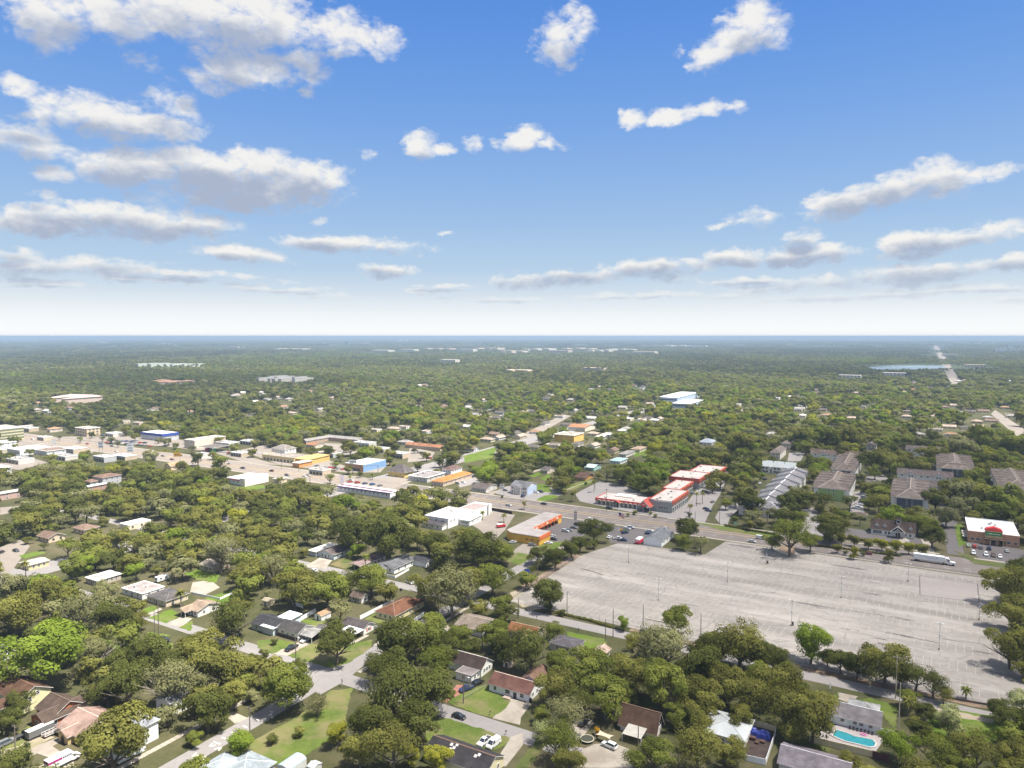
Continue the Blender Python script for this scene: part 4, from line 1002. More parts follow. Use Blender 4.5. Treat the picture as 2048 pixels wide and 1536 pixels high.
q = h.wing(z=2.8, ax='x', rise=2.3, win=(0, 0), doors=(), A=(1646, 1424), B=(1760, 1453), V=9)
X0, Y0, X1, Y1, z = h.last
for t in (.35, .57, .68, .84): window(h.o, X0 + t * (X1 - X0), Y0, 1.9, '-y', 1.1, .9)
h.wing(z=2.8, roof='hip', ax='y', rise=1.8, win=(0, 1), doors=(), r=(q[2] - 9, q[3] - 3, q[2] - 1, q[3] + 4), rm=shingle((.40, .40, .40)))
h = H("lilac_roof_house", "house with broad lilac grey roof at the bottom edge below the pool wall", "house", "broad lilac grey roof", wall=(.5, .48, .46), roof=(.235, .21, .235), ridge=(.45, .42, .45))
r0 = at(1565, 1490, 4.8); r1 = at(1700, 1529, 4.8)
h.wing(z=2.7, ax='x', rise=2.1, win=(2, 1), r=(r0[0], r0[1] - 5.5, r1[0], r0[1] + 5.5))

# ------------------------------------------------------------------ along the avenue
h = H("columned_house", "white two storey office house with four tall columns and blue side wall", "house", "columned white house", wall=(.72, .66, .62), roof=(.20, .20, .22))
q = h.wing(z=6.2, ax='x', rise=2.4, win=(0, 3), doors=(), A=(1021, 970.5), B=(1056.5, 974.5), C=(1072, 967), storeys=2, over=.5)
X0, Y0, X1, Y1, z = h.last
b = MB(); b.box(X1 + .01, Y0 + .05, 0, X1 + .06, Y1 - .05, 6.1); h.part("side_cladding", b, mat((.42, .50, .66), .8))
for zz in (1.8, 4.6):
    for t in (.1, .2, .76, .88): window(h.o, X0 + t * (X1 - X0), Y0, zz, '-y', 1.1, 1.3)
    window(h.o, X0 + .45 * (X1 - X0), Y0, zz, '-y', .9, 1.6)
xm = X0 + .45 * (X1 - X0)
w = h.wing(z=5.6, ax='y', rise=1.7, win=(0, 0), doors=(), r=(xm - 3.2 + h.ox, Y0 - 2.2 + h.oy, xm + 3.2 + h.ox, Y0 + 1 + h.oy), z0=5.2, over=.2)
for k in range(4):
    b = MB(); x = xm - 2.9 + k * 5.8 / 3; b.tube([(x, Y0 - 1.9, 0), (x, Y0 - 1.9, 5.2)], [.28, .22], 10); h.part("column", b, TRIM)
# the red mansard centre
red = (.43, .085, .06)
Mred = mat(red, .65, .12, .6, dirt=.2)
Morange = mat((.54, .175, .08), .65, .12, .6)
h = H("shopping_complex", "stepped white roofed complex with red mansard bands and arched front windows", "shop building", "red mansard complex", wall=(.30, .31, .30), roof=(.72, .69, .66), wallmat=mat((.28, .29, .28), .85, .1, .6))
Mflat = mat((.40, .36, .335), .85, .12, .25, dirt=.35)
def mansard(hh, r, z, z0, mm=None, sides=('-y', '+x', '-x', '+y'), depth=1.6):
    """sloping red band around a flat roof"""
    x0, y0, x1, y1 = r[0] - hh.ox, r[1] - hh.oy, r[2] - hh.ox, r[3] - hh.oy
    e, i = .55, .15
    lo = [(x0 - e, y0 - e), (x1 + e, y0 - e), (x1 + e, y1 + e), (x0 - e, y1 + e)]
    hi = [(x0 - i, y0 - i), (x1 + i, y0 - i), (x1 + i, y1 + i), (x0 - i, y1 + i)]
    nm = {'-y': 0, '+x': 1, '+y': 2, '-x': 3}
    b = MB()
    for sd in sides:
        k = nm[sd]; k2 = (k + 1) % 4
        b.quad([lo[k] + (z0,), lo[k2] + (z0,), hi[k2] + (z + .4,), hi[k] + (z + .4,)])
        b.quad([lo[k2] + (z0,), lo[k] + (z0,), hi[k] + (z0,), hi[k2] + (z0,)])
        ib = .35
        ii = [(x0 + ib, y0 + ib), (x1 - ib, y0 + ib), (x1 - ib, y1 - ib), (x0 + ib, y1 - ib)]
        b.quad([hi[k] + (z + .4,), hi[k2] + (z + .4,), ii[k2] + (z + .4,), ii[k] + (z + .4,)])
        b.quad([ii[k2] + (z + .05,), ii[k] + (z + .05,), ii[k] + (z + .4,), ii[k2] + (z + .4,)])
    hh.part("mansard_band", b, mm or Mred)
def block(r, z, depth, mm=None, sides=('-y', '+x', '-x', '+y'), wm=None):
    if h.o is None: h.base((r[0] + r[2]) / 2, (r[1] + r[3]) / 2)
    b = MB(); b.box(r[0] - h.ox, r[1] - h.oy, 0, r[2] - h.ox, r[3] - h.oy, z - .02); h.part("wall", b, wm or h.wm)
    b = MB(); b.box(r[0] - h.ox + .05, r[1] - h.oy + .05, z - .02, r[2] - h.ox - .05, r[3] - h.oy - .05, z + .06); h.part("roof", b, Mflat)
    if depth: mansard(h, r, z, z - depth, mm, sides)
    keep_box(*r, z); NOBASE.append(r)
r1 = fit(4.4, A=(1194, 994.5), B=(1285, 1009), V=20)
block(r1, 4.4, 1.5, sides=('-y', '-x'))
h.units(3, 4, 4.46, r1)
b = MB(); b.box(r1[0] - h.ox + 10, r1[3] - h.oy - 9, 4.4, r1[0] - h.ox + 24, r1[3] - h.oy - 1, 5.3); h.part("roof_parapet", b, mat((.70, .64, .54), .8))
xs = r1[0] - h.ox; ys = r1[1] - h.oy
for k in range(9):
    if k == 4: continue
    x = xs + 3.2 + k * (r1[2] - r1[0] - 6) / 9
    b = MB(); n = 8; w_ = 1.15
    arch = [(x + w_ * math.cos(math.pi * t / n), ys - .62, 2.5 + 1.0 * math.sin(math.pi * t / n)) for t in range(n + 1)]
    b.quad([(x - w_, ys - .62, .3), (x + w_, ys - .62, .3)] + arch)
    o = h.part("arched_window", b, mat((.10, .10, .085), .3, .2, 1.0))
    b = MB(); b.tube([(x + w_ + .1, ys - .66, .2)] + [(x + (w_ + .12) * math.cos(math.pi * t / n), ys - .66, 2.5 + 1.12 * math.sin(math.pi * t / n)) for t in range(n + 1)] + [(x - w_ - .1, ys - .66, .2)], .13, 4)
    b.build("frame", TRIM, o)
x = xs + 3.2 + 4 * (r1[2] - r1[0] - 6) / 9
h.wing(z=3.4, ax='y', rise=1.5, win=(0, 0), doors=(), r=(x - 2.6 + h.ox, r1[1] - 2.2, x + 2.6 + h.ox, r1[1] - .7), open_=True, rm=Mred)
door(h.o, x, ys, '-y', 2.0, 2.6)
# entrance canopy with round emblem
cn = fit(4.0, A=(1275, 1011), B=(1301, 1016), C=(1312, 1005))
h.wing(z=4.0, ax='y', rise=4.2, win=(0, 0), doors=(), r=(cn[0], cn[1], cn[2], cn[1] + 13), open_=True, rm=mat((.33, .06, .045), .8, .15, .6), over=.3)
cx, cy = (cn[0] + cn[2]) / 2 - h.ox, cn[1] - h.oy - .32
b = MB(); b.quad([(cx - 3.4, cy + .25, 4.0), (cx + 3.4, cy + .25, 4.0), (cx, cy + .25, 8.0)]); h.part("gable_panel", b, mat((.40, .31, .25), .8))
b = MB(); b.quad([(cx + 1.9 * math.cos(2 * math.pi * k / 20), cy + .1, 5.3 + 1.3 * math.sin(2 * math.pi * k / 20)) for k in range(20)])
sgn = h.part("sign", b, mat((.72, .07, .06), .5))
b = MB()
for k, (dx, dz) in enumerate(((-.7, 0), (-.2, .15), (.35, -.1), (.8, .12))):
    b.box(cx + dx - .12, cy + .02, 5.05 + dz, cx + dx + .12, cy + .06, 5.55 + dz); b.box(cx + dx - .12, cy + .02, 5.6 + dz, cx + dx + .22, cy + .06, 5.75 + dz)
b.build("lettering", mat((.8, .8, .78), .5), sgn)
for s_ in (-1, 1):
    b = MB(); b.quad([(cx + s_ * 3.9, cy + .02, 3.8), (cx + s_ * 3.9, cy + .02, 4.2), (cx, cy + .02, 8.4), (cx, cy + .02, 8.0)][::(1 if s_ < 0 else -1)]); h.part("barge_board", b, TRIM)
r2 = fit(8.2, A=(1300, 997.5), B=(1344, 1003), C=(1377, 982))
block(r2, 8.2, 2.2, sides=('+x', '-x', '+y')); h.units(5, 6, 8.26, r2)
r3 = fit(8.2, B=(1366, 977), C=(1384, 963), U=r2[2] - r2[0] - 3)
r3 = (r3[0], r2[3] + .4, r3[2], r3[3])
block(r3, 8.2, 2.2, Mred); h.units(4, 8, 8.26, r3)
r4 = fit(8.2, A=(1340, 952), B=(1399, 960), C=(1416, 946)); block(r4, 8.2, 2.6)
r5 = fit(8.2, B=(1430, 949), C=(1449, 935), D=(1398, 928)); r5 = (r4[0] + 8, r4[3] + .4, r5[2], r5[3]); block(r5, 8.2, 2.6)
h.units(6, 9, 8.26, r4); h.units(4, 12, 8.26, r5)
for rr in (r2, r3, r4, r5):
    n = max(3, int((rr[3] - rr[1]) / 4.2))
    for k in range(n):
        y = rr[1] - h.oy + (k + .5) * (rr[3] - rr[1]) / n; x = rr[2] - h.ox
        for zz, hh in ((2.0, 2.6), (5.3, 1.6)):
            b = MB(); b.box(x, y - 1.3, zz - hh / 2, x + .08, y + 1.3, zz + hh / 2); h.part("window", b, glass())
        b = MB(); b.box(x, y - 1.5, 3.6, x + .12, y + 1.5, 4.4); h.part("wall_panel", b, mat((.66, .60, .52), .8))
        b = MB(); b.box(x + .1, y - .9, 6.0, x + .95, y + .9, 8.3); b.box(x + .95, y - .55, 6.3, x + .99, y + .55, 7.8, 1); h.part("dormer", b, [Morange, glass()])
for k in range(4):
    b = MB(); x = r2[2] - 9 + k * 1.6 - h.ox; b.box(x, r2[1] - h.oy - .04, 2.6, x + .8, r2[1] - h.oy + .01, 3.5); h.part("window", b, glass())
b = MB(); b.box(r2[2] - 13 - h.ox, r2[1] - h.oy - .03, 7.2, r2[2] - h.ox + .03, r2[1] - h.oy, 8.1); h.part("cornice", b, mat((.72, .68, .58), .7))
# orange and yellow L-shaped plaza
h = H("shopping_plaza", "low L-shaped plaza with yellow back walls and orange front band", "shop building", "orange and yellow plaza", wall=(.62, .33, .055), roof=(.42, .40, .42), wallmat=mat((.66, .39, .07), .8, .08, .5, dirt=.1))
ra = fit(5.2, A=(1008, 1062), B=(1075, 1074), C=(1103, 1062.5)); rb_ = fit(5.2, C=(1111, 1027)); xb1 = at(1056, 1054, 5.2)[0]
Mgr = mat((.27, .245, .235), .9, .15, .2, dirt=.3)
Mor = mat((.60, .155, .05), .75, .1, .5)
h.base((ra[0] + ra[2]) / 2, ra[1])
rL = (ra[0], ra[3] - .02, max(xb1, ra[0] + 12), at(1111, 1027, 5.2)[1])
for rr, k in ((ra, 0), (rL, 1)):
    b = MB()
    x0, y0, x1, y1 = rr[0] - h.ox, rr[1] - h.oy, rr[2] - h.ox, rr[3] - h.oy
    if k == 0: b.prism([(x0 + 5, y0), (x1, y0), (x1, y1), (x0, y1), (x0, y0 + 4)], 0, 5.0)
    else: b.box(x0, y0 + .03, 0, x1 - 3, y1, 5.0)
    h.part("wall", b, h.wm)
    b = MB()
    if k == 0: b.prism([(x0 + 5, y0 - .15), (x1 + .15, y0 - .15), (x1 + .15, y1 + .1), (x0 - .15, y1 + .1), (x0 - .15, y0 + 4)], 5.0, 5.25)
    else: b.box(x0 - .15, y0 + .14, 5.0, x1 + .1, y1 + .15, 5.25, 0, True)
    h.part("roof", b, Mgr)
    NOBASE.append(rr); keep_box(*rr, 5.2)
x0, y0, x1, y1 = [rL[i] - (h.ox if i % 2 == 0 else h.oy) for i in range(4)]
b = MB(); b.box(x1 - .1, y0 + .2, 3.0, x1 + .2, y1 + .1, 5.3); h.part("fascia_band", b, Mor)
b = MB(); b.box(x1 - 3.02, y0 + .2, .0, x1 - 2.95, y1 - 4, 3.0); h.part("shopfront", b, glass())
b = MB(); b.box(x1 - .2, y1 - 5, 0, x1 + .12, y1 + .05, 3.0); h.part("end_wall", b, h.wm)
n = 8
for k in range(1, n):
    b = MB(); y = y0 + (y1 - y0) * k / n; b.box(x1 - .3, y - .18, 0, x1, y + .18, 3.0); h.part("column", b, Mor)
for k in range(5):
    b = MB(); y = y0 + (y1 - y0) * (k + .7) / 5.6; b.box(x1 + .2, y - 1.1, 3.7, x1 + .26, y + 1.1, 4.6); h.part("shop_sign", b, mat(((.75, .72, .66), (.7, .4, .3), (.75, .75, .7), (.6, .2, .15), (.8, .78, .7))[k], .6))
x0, y0, x1, y1 = [ra[i] - (h.ox if i % 2 == 0 else h.oy) for i in range(4)]
b = MB(); b.box(x1, y0 - .1, 2.9, x1 + .25, y1, 5.3); h.part("fascia_band", b, Mor)
b = MB(); b.box(x0 + 5, y0 - .06, 4.75, x1, y0 - .0, 5.0); h.part("cornice", b, mat((.55, .42, .26), .8))
for t in (.58, .75, .97):
    b = MB(); x = x0 + 5 + (x1 - x0 - 5) * t; b.box(x - .5, y0 - .5, 2.4, x + .5, y0 - .02, 3.3); h.part("wall_lamp", b, mat((.2, .12, .05), .8))
# white flat complex left of it
h = H("white_flat_building", "white two storey flat roofed building with stained roof beside the empty yard", "building", "white flat roofed complex", wall=(.74, .74, .72), roof=(.60, .56, .545), metal=False)
Mst = mat((.44, .40, .38), .9, .14, .25, dirt=.6)
q = h.wing(z=6.2, roof='flat', rise=.25, over=.12, win=(3, 6), doors=('+x',), A=(849, 1031), B=(898, 1038), C=(941, 1020), wz=4.2, ww=1.2, wh=1.3, rm=Mst); h.units(3, 2, 6.25, q)
w = h.wing(z=6.0, roof='flat', rise=.3, over=.12, win=(0, 0), doors=(), r=(q[0] + 8, q[3] + .15, q[2] + 3, q[3] + 17), rm=mat((.27, .215, .205), .9, .2, .3, dirt=.3))
h.wing(z=5.2, roof='flat', rise=.3, over=.1, win=(0, 0), doors=(), r=(q[0] + 6, w[3] + .15, q[2] + 1, w[3] + 7))
h.wing(z=3.0, roof='shed', rise=.9, win=(3, 0), doors=(), r=(q[0] + 2, q[1] - 5, q[2] - 1, q[1] - .05), rm=shingle((.085, .075, .085)))
h.wing(z=3.4, roof='shed', rise=.8, win=(4, 2), doors=(), r=(q[2] + .1, q[1] + 12, q[2] + 8, q[1] + 26), rm=metalroof((.60, .66, .63)))
b = MB(); b.box(q[2] + 3.4 - h.ox, w[3] - h.oy - 2, 0, q[2] + 4.2 - h.ox, w[3] - h.oy - .6, 7.8); h.part("pylon", b, TRIM)
# small white shop by the lot
h = H("gabled_shop", "low white gabled shop with grey roof at the corner of old lot", "shop building", "white gabled shop", wall=(.74, .76, .77), roof=(.19, .20, .22))
q = h.wing(z=3.4, ax='y', rise=2.6, win=(0, 3), doors=(), A=(1288, 1077), B=(1325, 1084), C=(1344, 1064), over=.35)
b = MB(); b.box(q[2] - h.ox - 4, q[3] - h.oy - 4, 4.6, q[2] - h.ox - 3.2, q[3] - h.oy - 3.2, 7.0); h.part("chimney", b, TRIM)
# grey apartments
CAP[0] = .34
h = H("apartment_row", "long grey roofed apartment row of repeated gables stepping back from the avenue", "apartments", "grey gabled apartments", wall=(.70, .68, .64), roof=(.255, .245, .26), ridge=(.6, .6, .6))
a0 = fit(6.4, A=(1480, 1008), B=(1556, 1021), V=13)
q = h.wing(z=6.4, roof='hip', ax='x', rise=2.8, win=(6, 2), doors=(), r=a0, storeys=2, margin=1.5, over=.6)
for t in (.35, .82):
    b = MB(); x = a0[0] - h.ox + t * (a0[2] - a0[0]); b.box(x - 1.6, a0[1] - h.oy - .1, .1, x + 1.6, a0[1] - h.oy + .01, 5.6); h.part("stair_opening", b, mat((.07, .06, .06), .9))
    b = MB(); b.box(x - 1.7, a0[1] - h.oy - .3, 2.9, x + 1.7, a0[1] - h.oy - .08, 3.9); h.part("balcony_rail", b, TRIM)
yend = at(1620, 948, 6.4)[1]; y = a0[3] + .3; k = 0
xc = (a0[0] + a0[2]) / 2 + 2
while y < yend:
    d = 9.5 if k % 2 else 12.5; hw = 10.5 if k % 2 else 8.5; zz = 6.6 if k % 2 else 5.9
    h.wing(z=zz, ax='y', rise=3.0, win=(0, 3), doors=(), r=(xc - hw, y, xc + hw, y + d), storeys=2, over=.35, framed=False)
    x0 = xc - h.ox; y0 = y - h.oy
    b = MB(); b.quad([(x0 - 2.4, y0 - .4, zz + 1.0), (x0 + 2.4, y0 - .4, zz + 1.0), (x0, y0 - .4, zz + 2.0)]); h.part("gable_vent", b, TRIM)
    for s_ in (-1, 1):
        b = MB(); b.quad([(x0 + s_ * (hw + .3), y0 - .38, zz - .1), (x0 + s_ * (hw + .3), y0 - .38, zz + .35), (x0, y0 - .38, zz + 3.5), (x0, y0 - .38, zz + 3.05)][::(1 if s_ < 0 else -1)]); h.part("barge_board", b, TRIM)
    y += d + .3; k += 1
h = H("townhouse_row", "row of white townhouses with three grey metal roofs and dark balconies", "apartments", "metal roofed townhouses", wall=(.72, .71, .68), roof=(.27, .295, .30), metal=True)
q = fit(6.0, A=(1520, 930), B=(1588, 938), V=13)
n = 3
h.base((q[0] + q[2]) / 2, q[1])
for k in range(n):
    xa = q[0] + (q[2] - q[0]) * k / n + .6; xb = q[0] + (q[2] - q[0]) * (k + 1) / n - .6
    h.wing(z=5.6, roof='shed', rise=3.2, win=(2, 1), doors=('-y',), r=(xa, q[1], xb, q[3]), storeys=2, ww=2.0, wh=1.5, over=.3)
# brown roofed apartment blocks
def apartments(label, land, wallc, A, B, C, z=8.6, sides=None, dorm=True, storeys=3, roofc=(.215, .178, .158)):
    global h
    h = H("apartment_building", label, "apartments", land, wall=wallc, roof=roofc, ridge=(.36, .29, .25))
    r = fit(z, A=A, B=B, C=C)
    x0, y0, x1, y1 = r
    h.base((x0 + x1) / 2, (y0 + y1) / 2)
    white = mat((.72, .70, .66), .85, .08, .5)
    d = (y1 - y0)
    h.wing(z=z, roof='hip', ax='y', rise=5.4, win=(0, 0), doors=(), r=(x0 + 3.6, y0, x1 - 3.6, y1), over=.6, storeys=2)
    m = max(2, int(round(d / 11)))
    for k in range(m):
        ya = y0 + 1.4 + k * (d - 1.4) / m; yb = ya + (d - 1.4) / m - 2
        w_ = h.wing(z=z - .15, ax='x', rise=4.0, win=(1, 3), doors=(), r=(x0, ya, x1, yb), wm=white, storeys=storeys, margin=.5, ww=1.2, wh=1.5, over=.5)
    xc_ = (x0 + x1) / 2 - h.ox
    for zz in ([z * .52, z * .82] if storeys == 3 else [z * .6]):
        for t in (-1.7, 1.7): window(h.o, xc_ + t, y0 - h.oy, zz, '-y', .9, 1.6)
    b = MB(); b.box(x0 + 3.5 - h.ox, y0 - h.oy - .06, z - .5, x1 - 3.5 - h.ox, y0 - h.oy, z); h.part("cornice", b, TRIM)
    return r
apartments("apartment block with light green end wall and brown hip roof", "green walled apartments", (.30, .42, .17), (1627, 974), (1700, 981), (1710, 955))
apartments("brown roofed apartment block with navy gable behind the green walled one", "navy gabled apartments", (.055, .065, .12), (1664, 938), (1705, 943), (1728, 918))
apartments("three storey slate blue apartment block facing the clubhouse", "slate blue apartments", (.085, .095, .13), (1782, 993), (1856, 1000), (1858, 970))
apartments("brown hip roofed apartment block with dark end wall behind the long townhouse row", "dark end-walled apartments", (.07, .08, .09), (1874, 934), (1943, 941), (1944, 918))
apartments("apartment block with off-white end wall and brown roof cut by the right edge", "white walled apartments", (.6, .57, .52), (1996, 974), (2066, 982), (2064, 950))
def rowhouse(label, land, A, B, V, z, n=3, wallc=(.70, .68, .64), roofc=(.155, .125, .12), storeys=2):
    global h
    h = H("townhouse_row", label, "townhouses", land, wall=wallc, roof=roofc)
    q = h.wing(z=z, ax='x', rise=3.2, win=(8, 1), doors=(), A=A, B=B, V=V, storeys=storeys, framed=False)
    for k in range(n):
        x = q[0] + (q[2] - q[0]) * (k + .5) / n
        h.wing(z=z, ax='y', rise=2.2, win=(2, 0), doors=(), r=(x - 3.2, q[1] - 1.6, x + 3.2, q[1] + 3), storeys=storeys, framed=False)
    return q
rowhouse("long white townhouse row with dark roof between the slate blue and dark apartments", "long white townhouse row", (1795, 944), (1906, 957), 11, 6.2, 2)
rowhouse("dark roofed townhouse row with white centre gable at the foot of the wooded hill", "far white gabled townhouses", (1812, 897), (1880, 903), 10, 6.4, 2)
rowhouse("brown roofed townhouse row with pale gables behind the navy gabled apartments", "pale gabled townhouses", (1622, 905), (1733, 914), 11, 6.6, 2, roofc=(.16, .12, .10))
rowhouse("low dark roofed townhouse with single white dormer right of the slate blue apartments", None, (1800, 966), (1915, 977), 9, 5.0, 1)
h = H("small_house", "small white gabled house with dark roof at the edge of the far trees", "house", wall=(.62, .6, .58), roof=(.12, .1, .1)); h.wing(z=5, ax='y', rise=2, win=(2, 1), A=(1732, 890), C=(1754, 887), storeys=2)
h = H("carport", "low brown hip roofed shelter left of the clubhouse", "shelter", wall=(.5, .45, .4), roof=(.15, .12, .10)); h.wing(z=2.8, roof='hip', ax='x', rise=1.5, win=(0, 0), open_=True, A=(1706, 1030), C=(1735, 1029))
h = H("carport", "steep brown roofed stair tower at the end of the apartment parking", "apartments", wall=(.6, .56, .5), roof=(.2, .165, .15)); h.wing(z=6.5, roof='hip', ax='y', rise=3, win=(2, 3), storeys=2, A=(1541, 905), C=(1572, 897)); h.wing(z=6.5, roof='hip', ax='y', rise=3, win=(2, 3), storeys=2, A=(1563, 887), C=(1586, 884)); h.o.name = "apartment_building"
CAP[0] = .14
# clubhouse
h = H("clubhouse", "white clubhouse with steep dark brown roof, cupola and trussed entrance gable", "clubhouse", "dark roofed clubhouse", wall=(.74, .73, .69), roof=(.075, .055, .048))
q = h.wing(z=3.4, ax='x', rise=4.6, win=(0, 2), doors=(), A=(1742, 1057), B=(1830, 1066), V=13)
X0, Y0, X1, Y1, z = h.last
for t in (.04, .09, .14, .19): window(h.o, X0 + (X1 - X0) * t + .8, Y0, 1.7, '-y', 1.1, 1.7)
for t in (.34, .42, .8, .9): window(h.o, X0 + (X1 - X0) * t, Y0, 1.7, '-y', 1.0, 1.6)
for t in (.13, .31, .9):
    x = X0 + (X1 - X0) * t
    h.wing(z=5.6, z0=3.4, ax='y', rise=1.1, win=(1, 0), doors=(), ww=.6, wh=.8, wz=5.1, margin=.2, r=(x - .9 + h.ox, q[1] + 1.4, x + .9 + h.ox, q[1] + 4.5), over=.2, keep=False)
x = X0 + .62 * (X1 - X0)
h.wing(z=3.9, ax='y', rise=3.4, win=(0, 0), doors=(), r=(x - 4 + h.ox, q[1] - 4, x + 4 + h.ox, q[1] + 5), open_=True, over=.3)
b = MB()
for p, q_ in (((-4, 3.8), (4, 3.8)), ((-4, 3.8), (0, 7.3)), ((4, 3.8), (0, 7.3)), ((0, 3.8), (0, 7.3)), ((-2, 3.8), (0, 5.6)), ((2, 3.8), (0, 5.6))):
    b.tube([(x + p[0], Y0 - 4.25, p[1]), (x + q_[0], Y0 - 4.25, q_[1])], .17, 4)
h.part("truss", b, TRIM)
door(h.o, x, Y0, '-y', 2.4, 2.6)
b = MB(); b.box(x - 1.2, Y0 + 4.6, 6.5, x + 1.2, Y0 + 7, 9.3); b.box(x - 1.0, Y0 + 4.5, 7.6, x + 1.0, Y0 + 4.6, 8.9, 1); h.part("cupola", b, [TRIM, glass()])
b = MB(); b.quad([(x - 1.5, Y0 + 4.3, 9.3), (x + 1.5, Y0 + 4.3, 9.3), (x, Y0 + 5.8, 10.8)]); b.quad([(x + 1.5, Y0 + 4.3, 9.3), (x + 1.5, Y0 + 7.3, 9.3), (x, Y0 + 5.8, 10.8)]); b.quad([(x + 1.5, Y0 + 7.3, 9.3), (x - 1.5, Y0 + 7.3, 9.3), (x, Y0 + 5.8, 10.8)]); b.quad([(x - 1.5, Y0 + 7.3, 9.3), (x - 1.5, Y0 + 4.3, 9.3), (x, Y0 + 5.8, 10.8)]); h.part("cupola_roof", b, h.rm)
# brick restaurant
h = H("restaurant", "brick restaurant with white flat roof, green name board and red peaked crest", "restaurant", "brick restaurant", wall=(.44, .22, .13), roof=(.80, .82, .84), wallmat=mat((.48, .28, .175), .88, .14, .8), trim=(.66, .66, .66))
Mw = mat((.50, .52, .54), .7, .05, .3)
q = h.wing(z=6.4, roof='flat', rise=.35, over=.1, win=(0, 0), doors=(), A=(1936, 1062), B=(2037, 1072.5), D=(1931, 1036), C=(2027, 1044), rm=Mw)
X0, Y0, X1, Y1, z = h.last; L = X1 - X0
h.units(4, 3, 6.45, q)
for t in (.09, .2, .8, .93):
    window(h.o, X0 + L * t, Y0, 2.2, '-y', 1.9, 1.3)
b = MB(); b.box(X0 - .1, Y0 - .5, 0, X0 + L * .3, Y0, 6.6); b.box(X0 + L * .72, Y0 - .5, 0, X1 + .1, Y0, 6.6); h.part("brick_pier", b, h.wm)
for t in (.09, .2, .8, .93): window(h.o, X0 + L * t, Y0 - .5, 2.2, '-y', 1.9, 1.3)
xm = X0 + .5 * L
b = MB(); b.box(xm - 4.2, Y0 - 1.4, 4.0, xm + 4.2, Y0 - .02, 8.0); h.part("sign_wall", b, mat((.56, .43, .24), .85))
b = MB(); b.box(xm - 3.9, Y0 - 1.55, 5.4, xm + 3.9, Y0 - 1.41, 7.6); sgn = h.part("name_board", b, mat((.07, .26, .06), .5))
b = MB(); rr_ = random.Random(3); x = xm - 3.2
while x < xm + 3.1:
    w_ = rr_.uniform(.25, .5); b.box(x, Y0 - 1.6, 6.2, x + w_, Y0 - 1.56, rr_.choice((6.7, 6.85, 6.6))); x += w_ + .1
b.build("lettering", mat((.82, .82, .8), .5), sgn)
b = MB(); n = 7
b.quad([(xm - 4.4, Y0 - 1.45, 8.0), (xm + 4.4, Y0 - 1.45, 8.0), (xm + 3.6, Y0 - 1.2, 9.2), (xm, Y0 - .9, 10.4), (xm - 3.6, Y0 - 1.2, 9.2)])
b.quad([(xm + 4.4, Y0 - 1.45, 8.0), (xm + 4.4, Y0 + 3, 8.0), (xm + 3.6, Y0 + 2.7, 9.2), (xm + 3.6, Y0 - 1.2, 9.2)]); b.quad([(xm + 3.6, Y0 - 1.2, 9.2), (xm + 3.6, Y0 + 2.7, 9.2), (xm, Y0 + 2.4, 10.4), (xm, Y0 - .9, 10.4)])
b.quad([(xm, Y0 - .9, 10.4), (xm, Y0 + 2.4, 10.4), (xm - 3.6, Y0 + 2.7, 9.2), (xm - 3.6, Y0 - 1.2, 9.2)]); b.quad([(xm - 4.4, Y0 + 3, 8.0), (xm - 4.4, Y0 - 1.45, 8.0), (xm - 3.6, Y0 - 1.2, 9.2), (xm - 3.6, Y0 + 2.7, 9.2)])
h.part("red_crest", b, mat((.58, .05, .05), .55))
b = MB(); b.box(xm - 5, Y0 - 3.2, 3.3, xm + 5, Y0 - .6, 3.7, 0, True); h.part("entrance_canopy", b, mat((.12, .08, .065), .8))
for t in (-4.6, -1.6, 1.6, 4.6):
    b = MB(); b.box(xm + t - .2, Y0 - 3, 0, xm + t + .2, Y0 - 2.6, 3.3); h.part("column", b, mat((.5, .38, .25), .8))
door(h.o, xm, Y0 - .5, '-y', 2.2, 2.4)
for k in range(4):
    b = MB(); y = Y0 + 2 + k * 4.2; b.box(X0 - 2.6, y, 2.4, X0, y + 1.6, 2.55, 0, True); h.part("side_awning", b, mat((.62, .58, .52), .8))
# left of the avenue
h = H("motel_wing", "long building with bright orange tile roof left of the columned white house", "building", "orange tile roof", wall=(.50, .40, .32), roof=(.52, .22, .075), ridge=(.6, .32, .14))
h.wing(z=3.6, roof='hip', ax='y', rise=2.4, win=(2, 6), A=(866, 961), B=(886, 966), C=(941, 947))
h = H("white_block", "plain white two storey block with brown hip roof behind the orange tile roof", "building", wall=(.70, .70, .72), roof=(.17, .11, .10))
h.wing(z=6.4, roof='hip', ax='y', rise=2.0, win=(3, 4), storeys=2, A=(884, 938), C=(924, 934))
h = H("low_office", "low grey office with dark roof between trees left of the columned white house", "building", wall=(.52, .50, .47), roof=(.13, .11, .105))
h.wing(z=3.0, ax='x', rise=1.8, win=(6, 2), A=(942, 974), C=(994, 970))
h = H("pagoda_roof_shop", "square shop with steep dark pyramid roof above a yellow fascia", "shop building", "dark pyramid roof", wall=(.62, .46, .16), roof=(.14, .125, .125))
h.wing(z=4.2, roof='hip', ax='x', rise=5.5, over=1.0, win=(3, 3), A=(780, 941), B=(806, 947), C=(826, 941))
h = H("striped_roof_shop", "cluttered low shop with weathered grey roof right of the dark pyramid roof", "shop building", wall=(.5, .48, .46), roof=(.33, .30, .30))
q = h.wing(z=4, roof='flat', rise=.3, win=(5, 3), A=(822, 950), B=(855, 958), C=(884, 945)); h.units(6, 5, 4.05, q)
h = H("blue_brick_shop", "flat roofed shop with brick front and sky blue side wall at the crossing", "shop building", "sky blue walled shop", wall=(.42, .25, .17), roof=(.66, .62, .58))
q = h.wing(z=6.2, roof='flat', rise=.3, over=.1, win=(0, 0), doors=(), A=(690, 926), B=(731, 931), C=(767, 919.5), rm=mat((.46, .43, .40), .9, .1, .3, dirt=.3)); h.units(2, 3, 6.25, q)
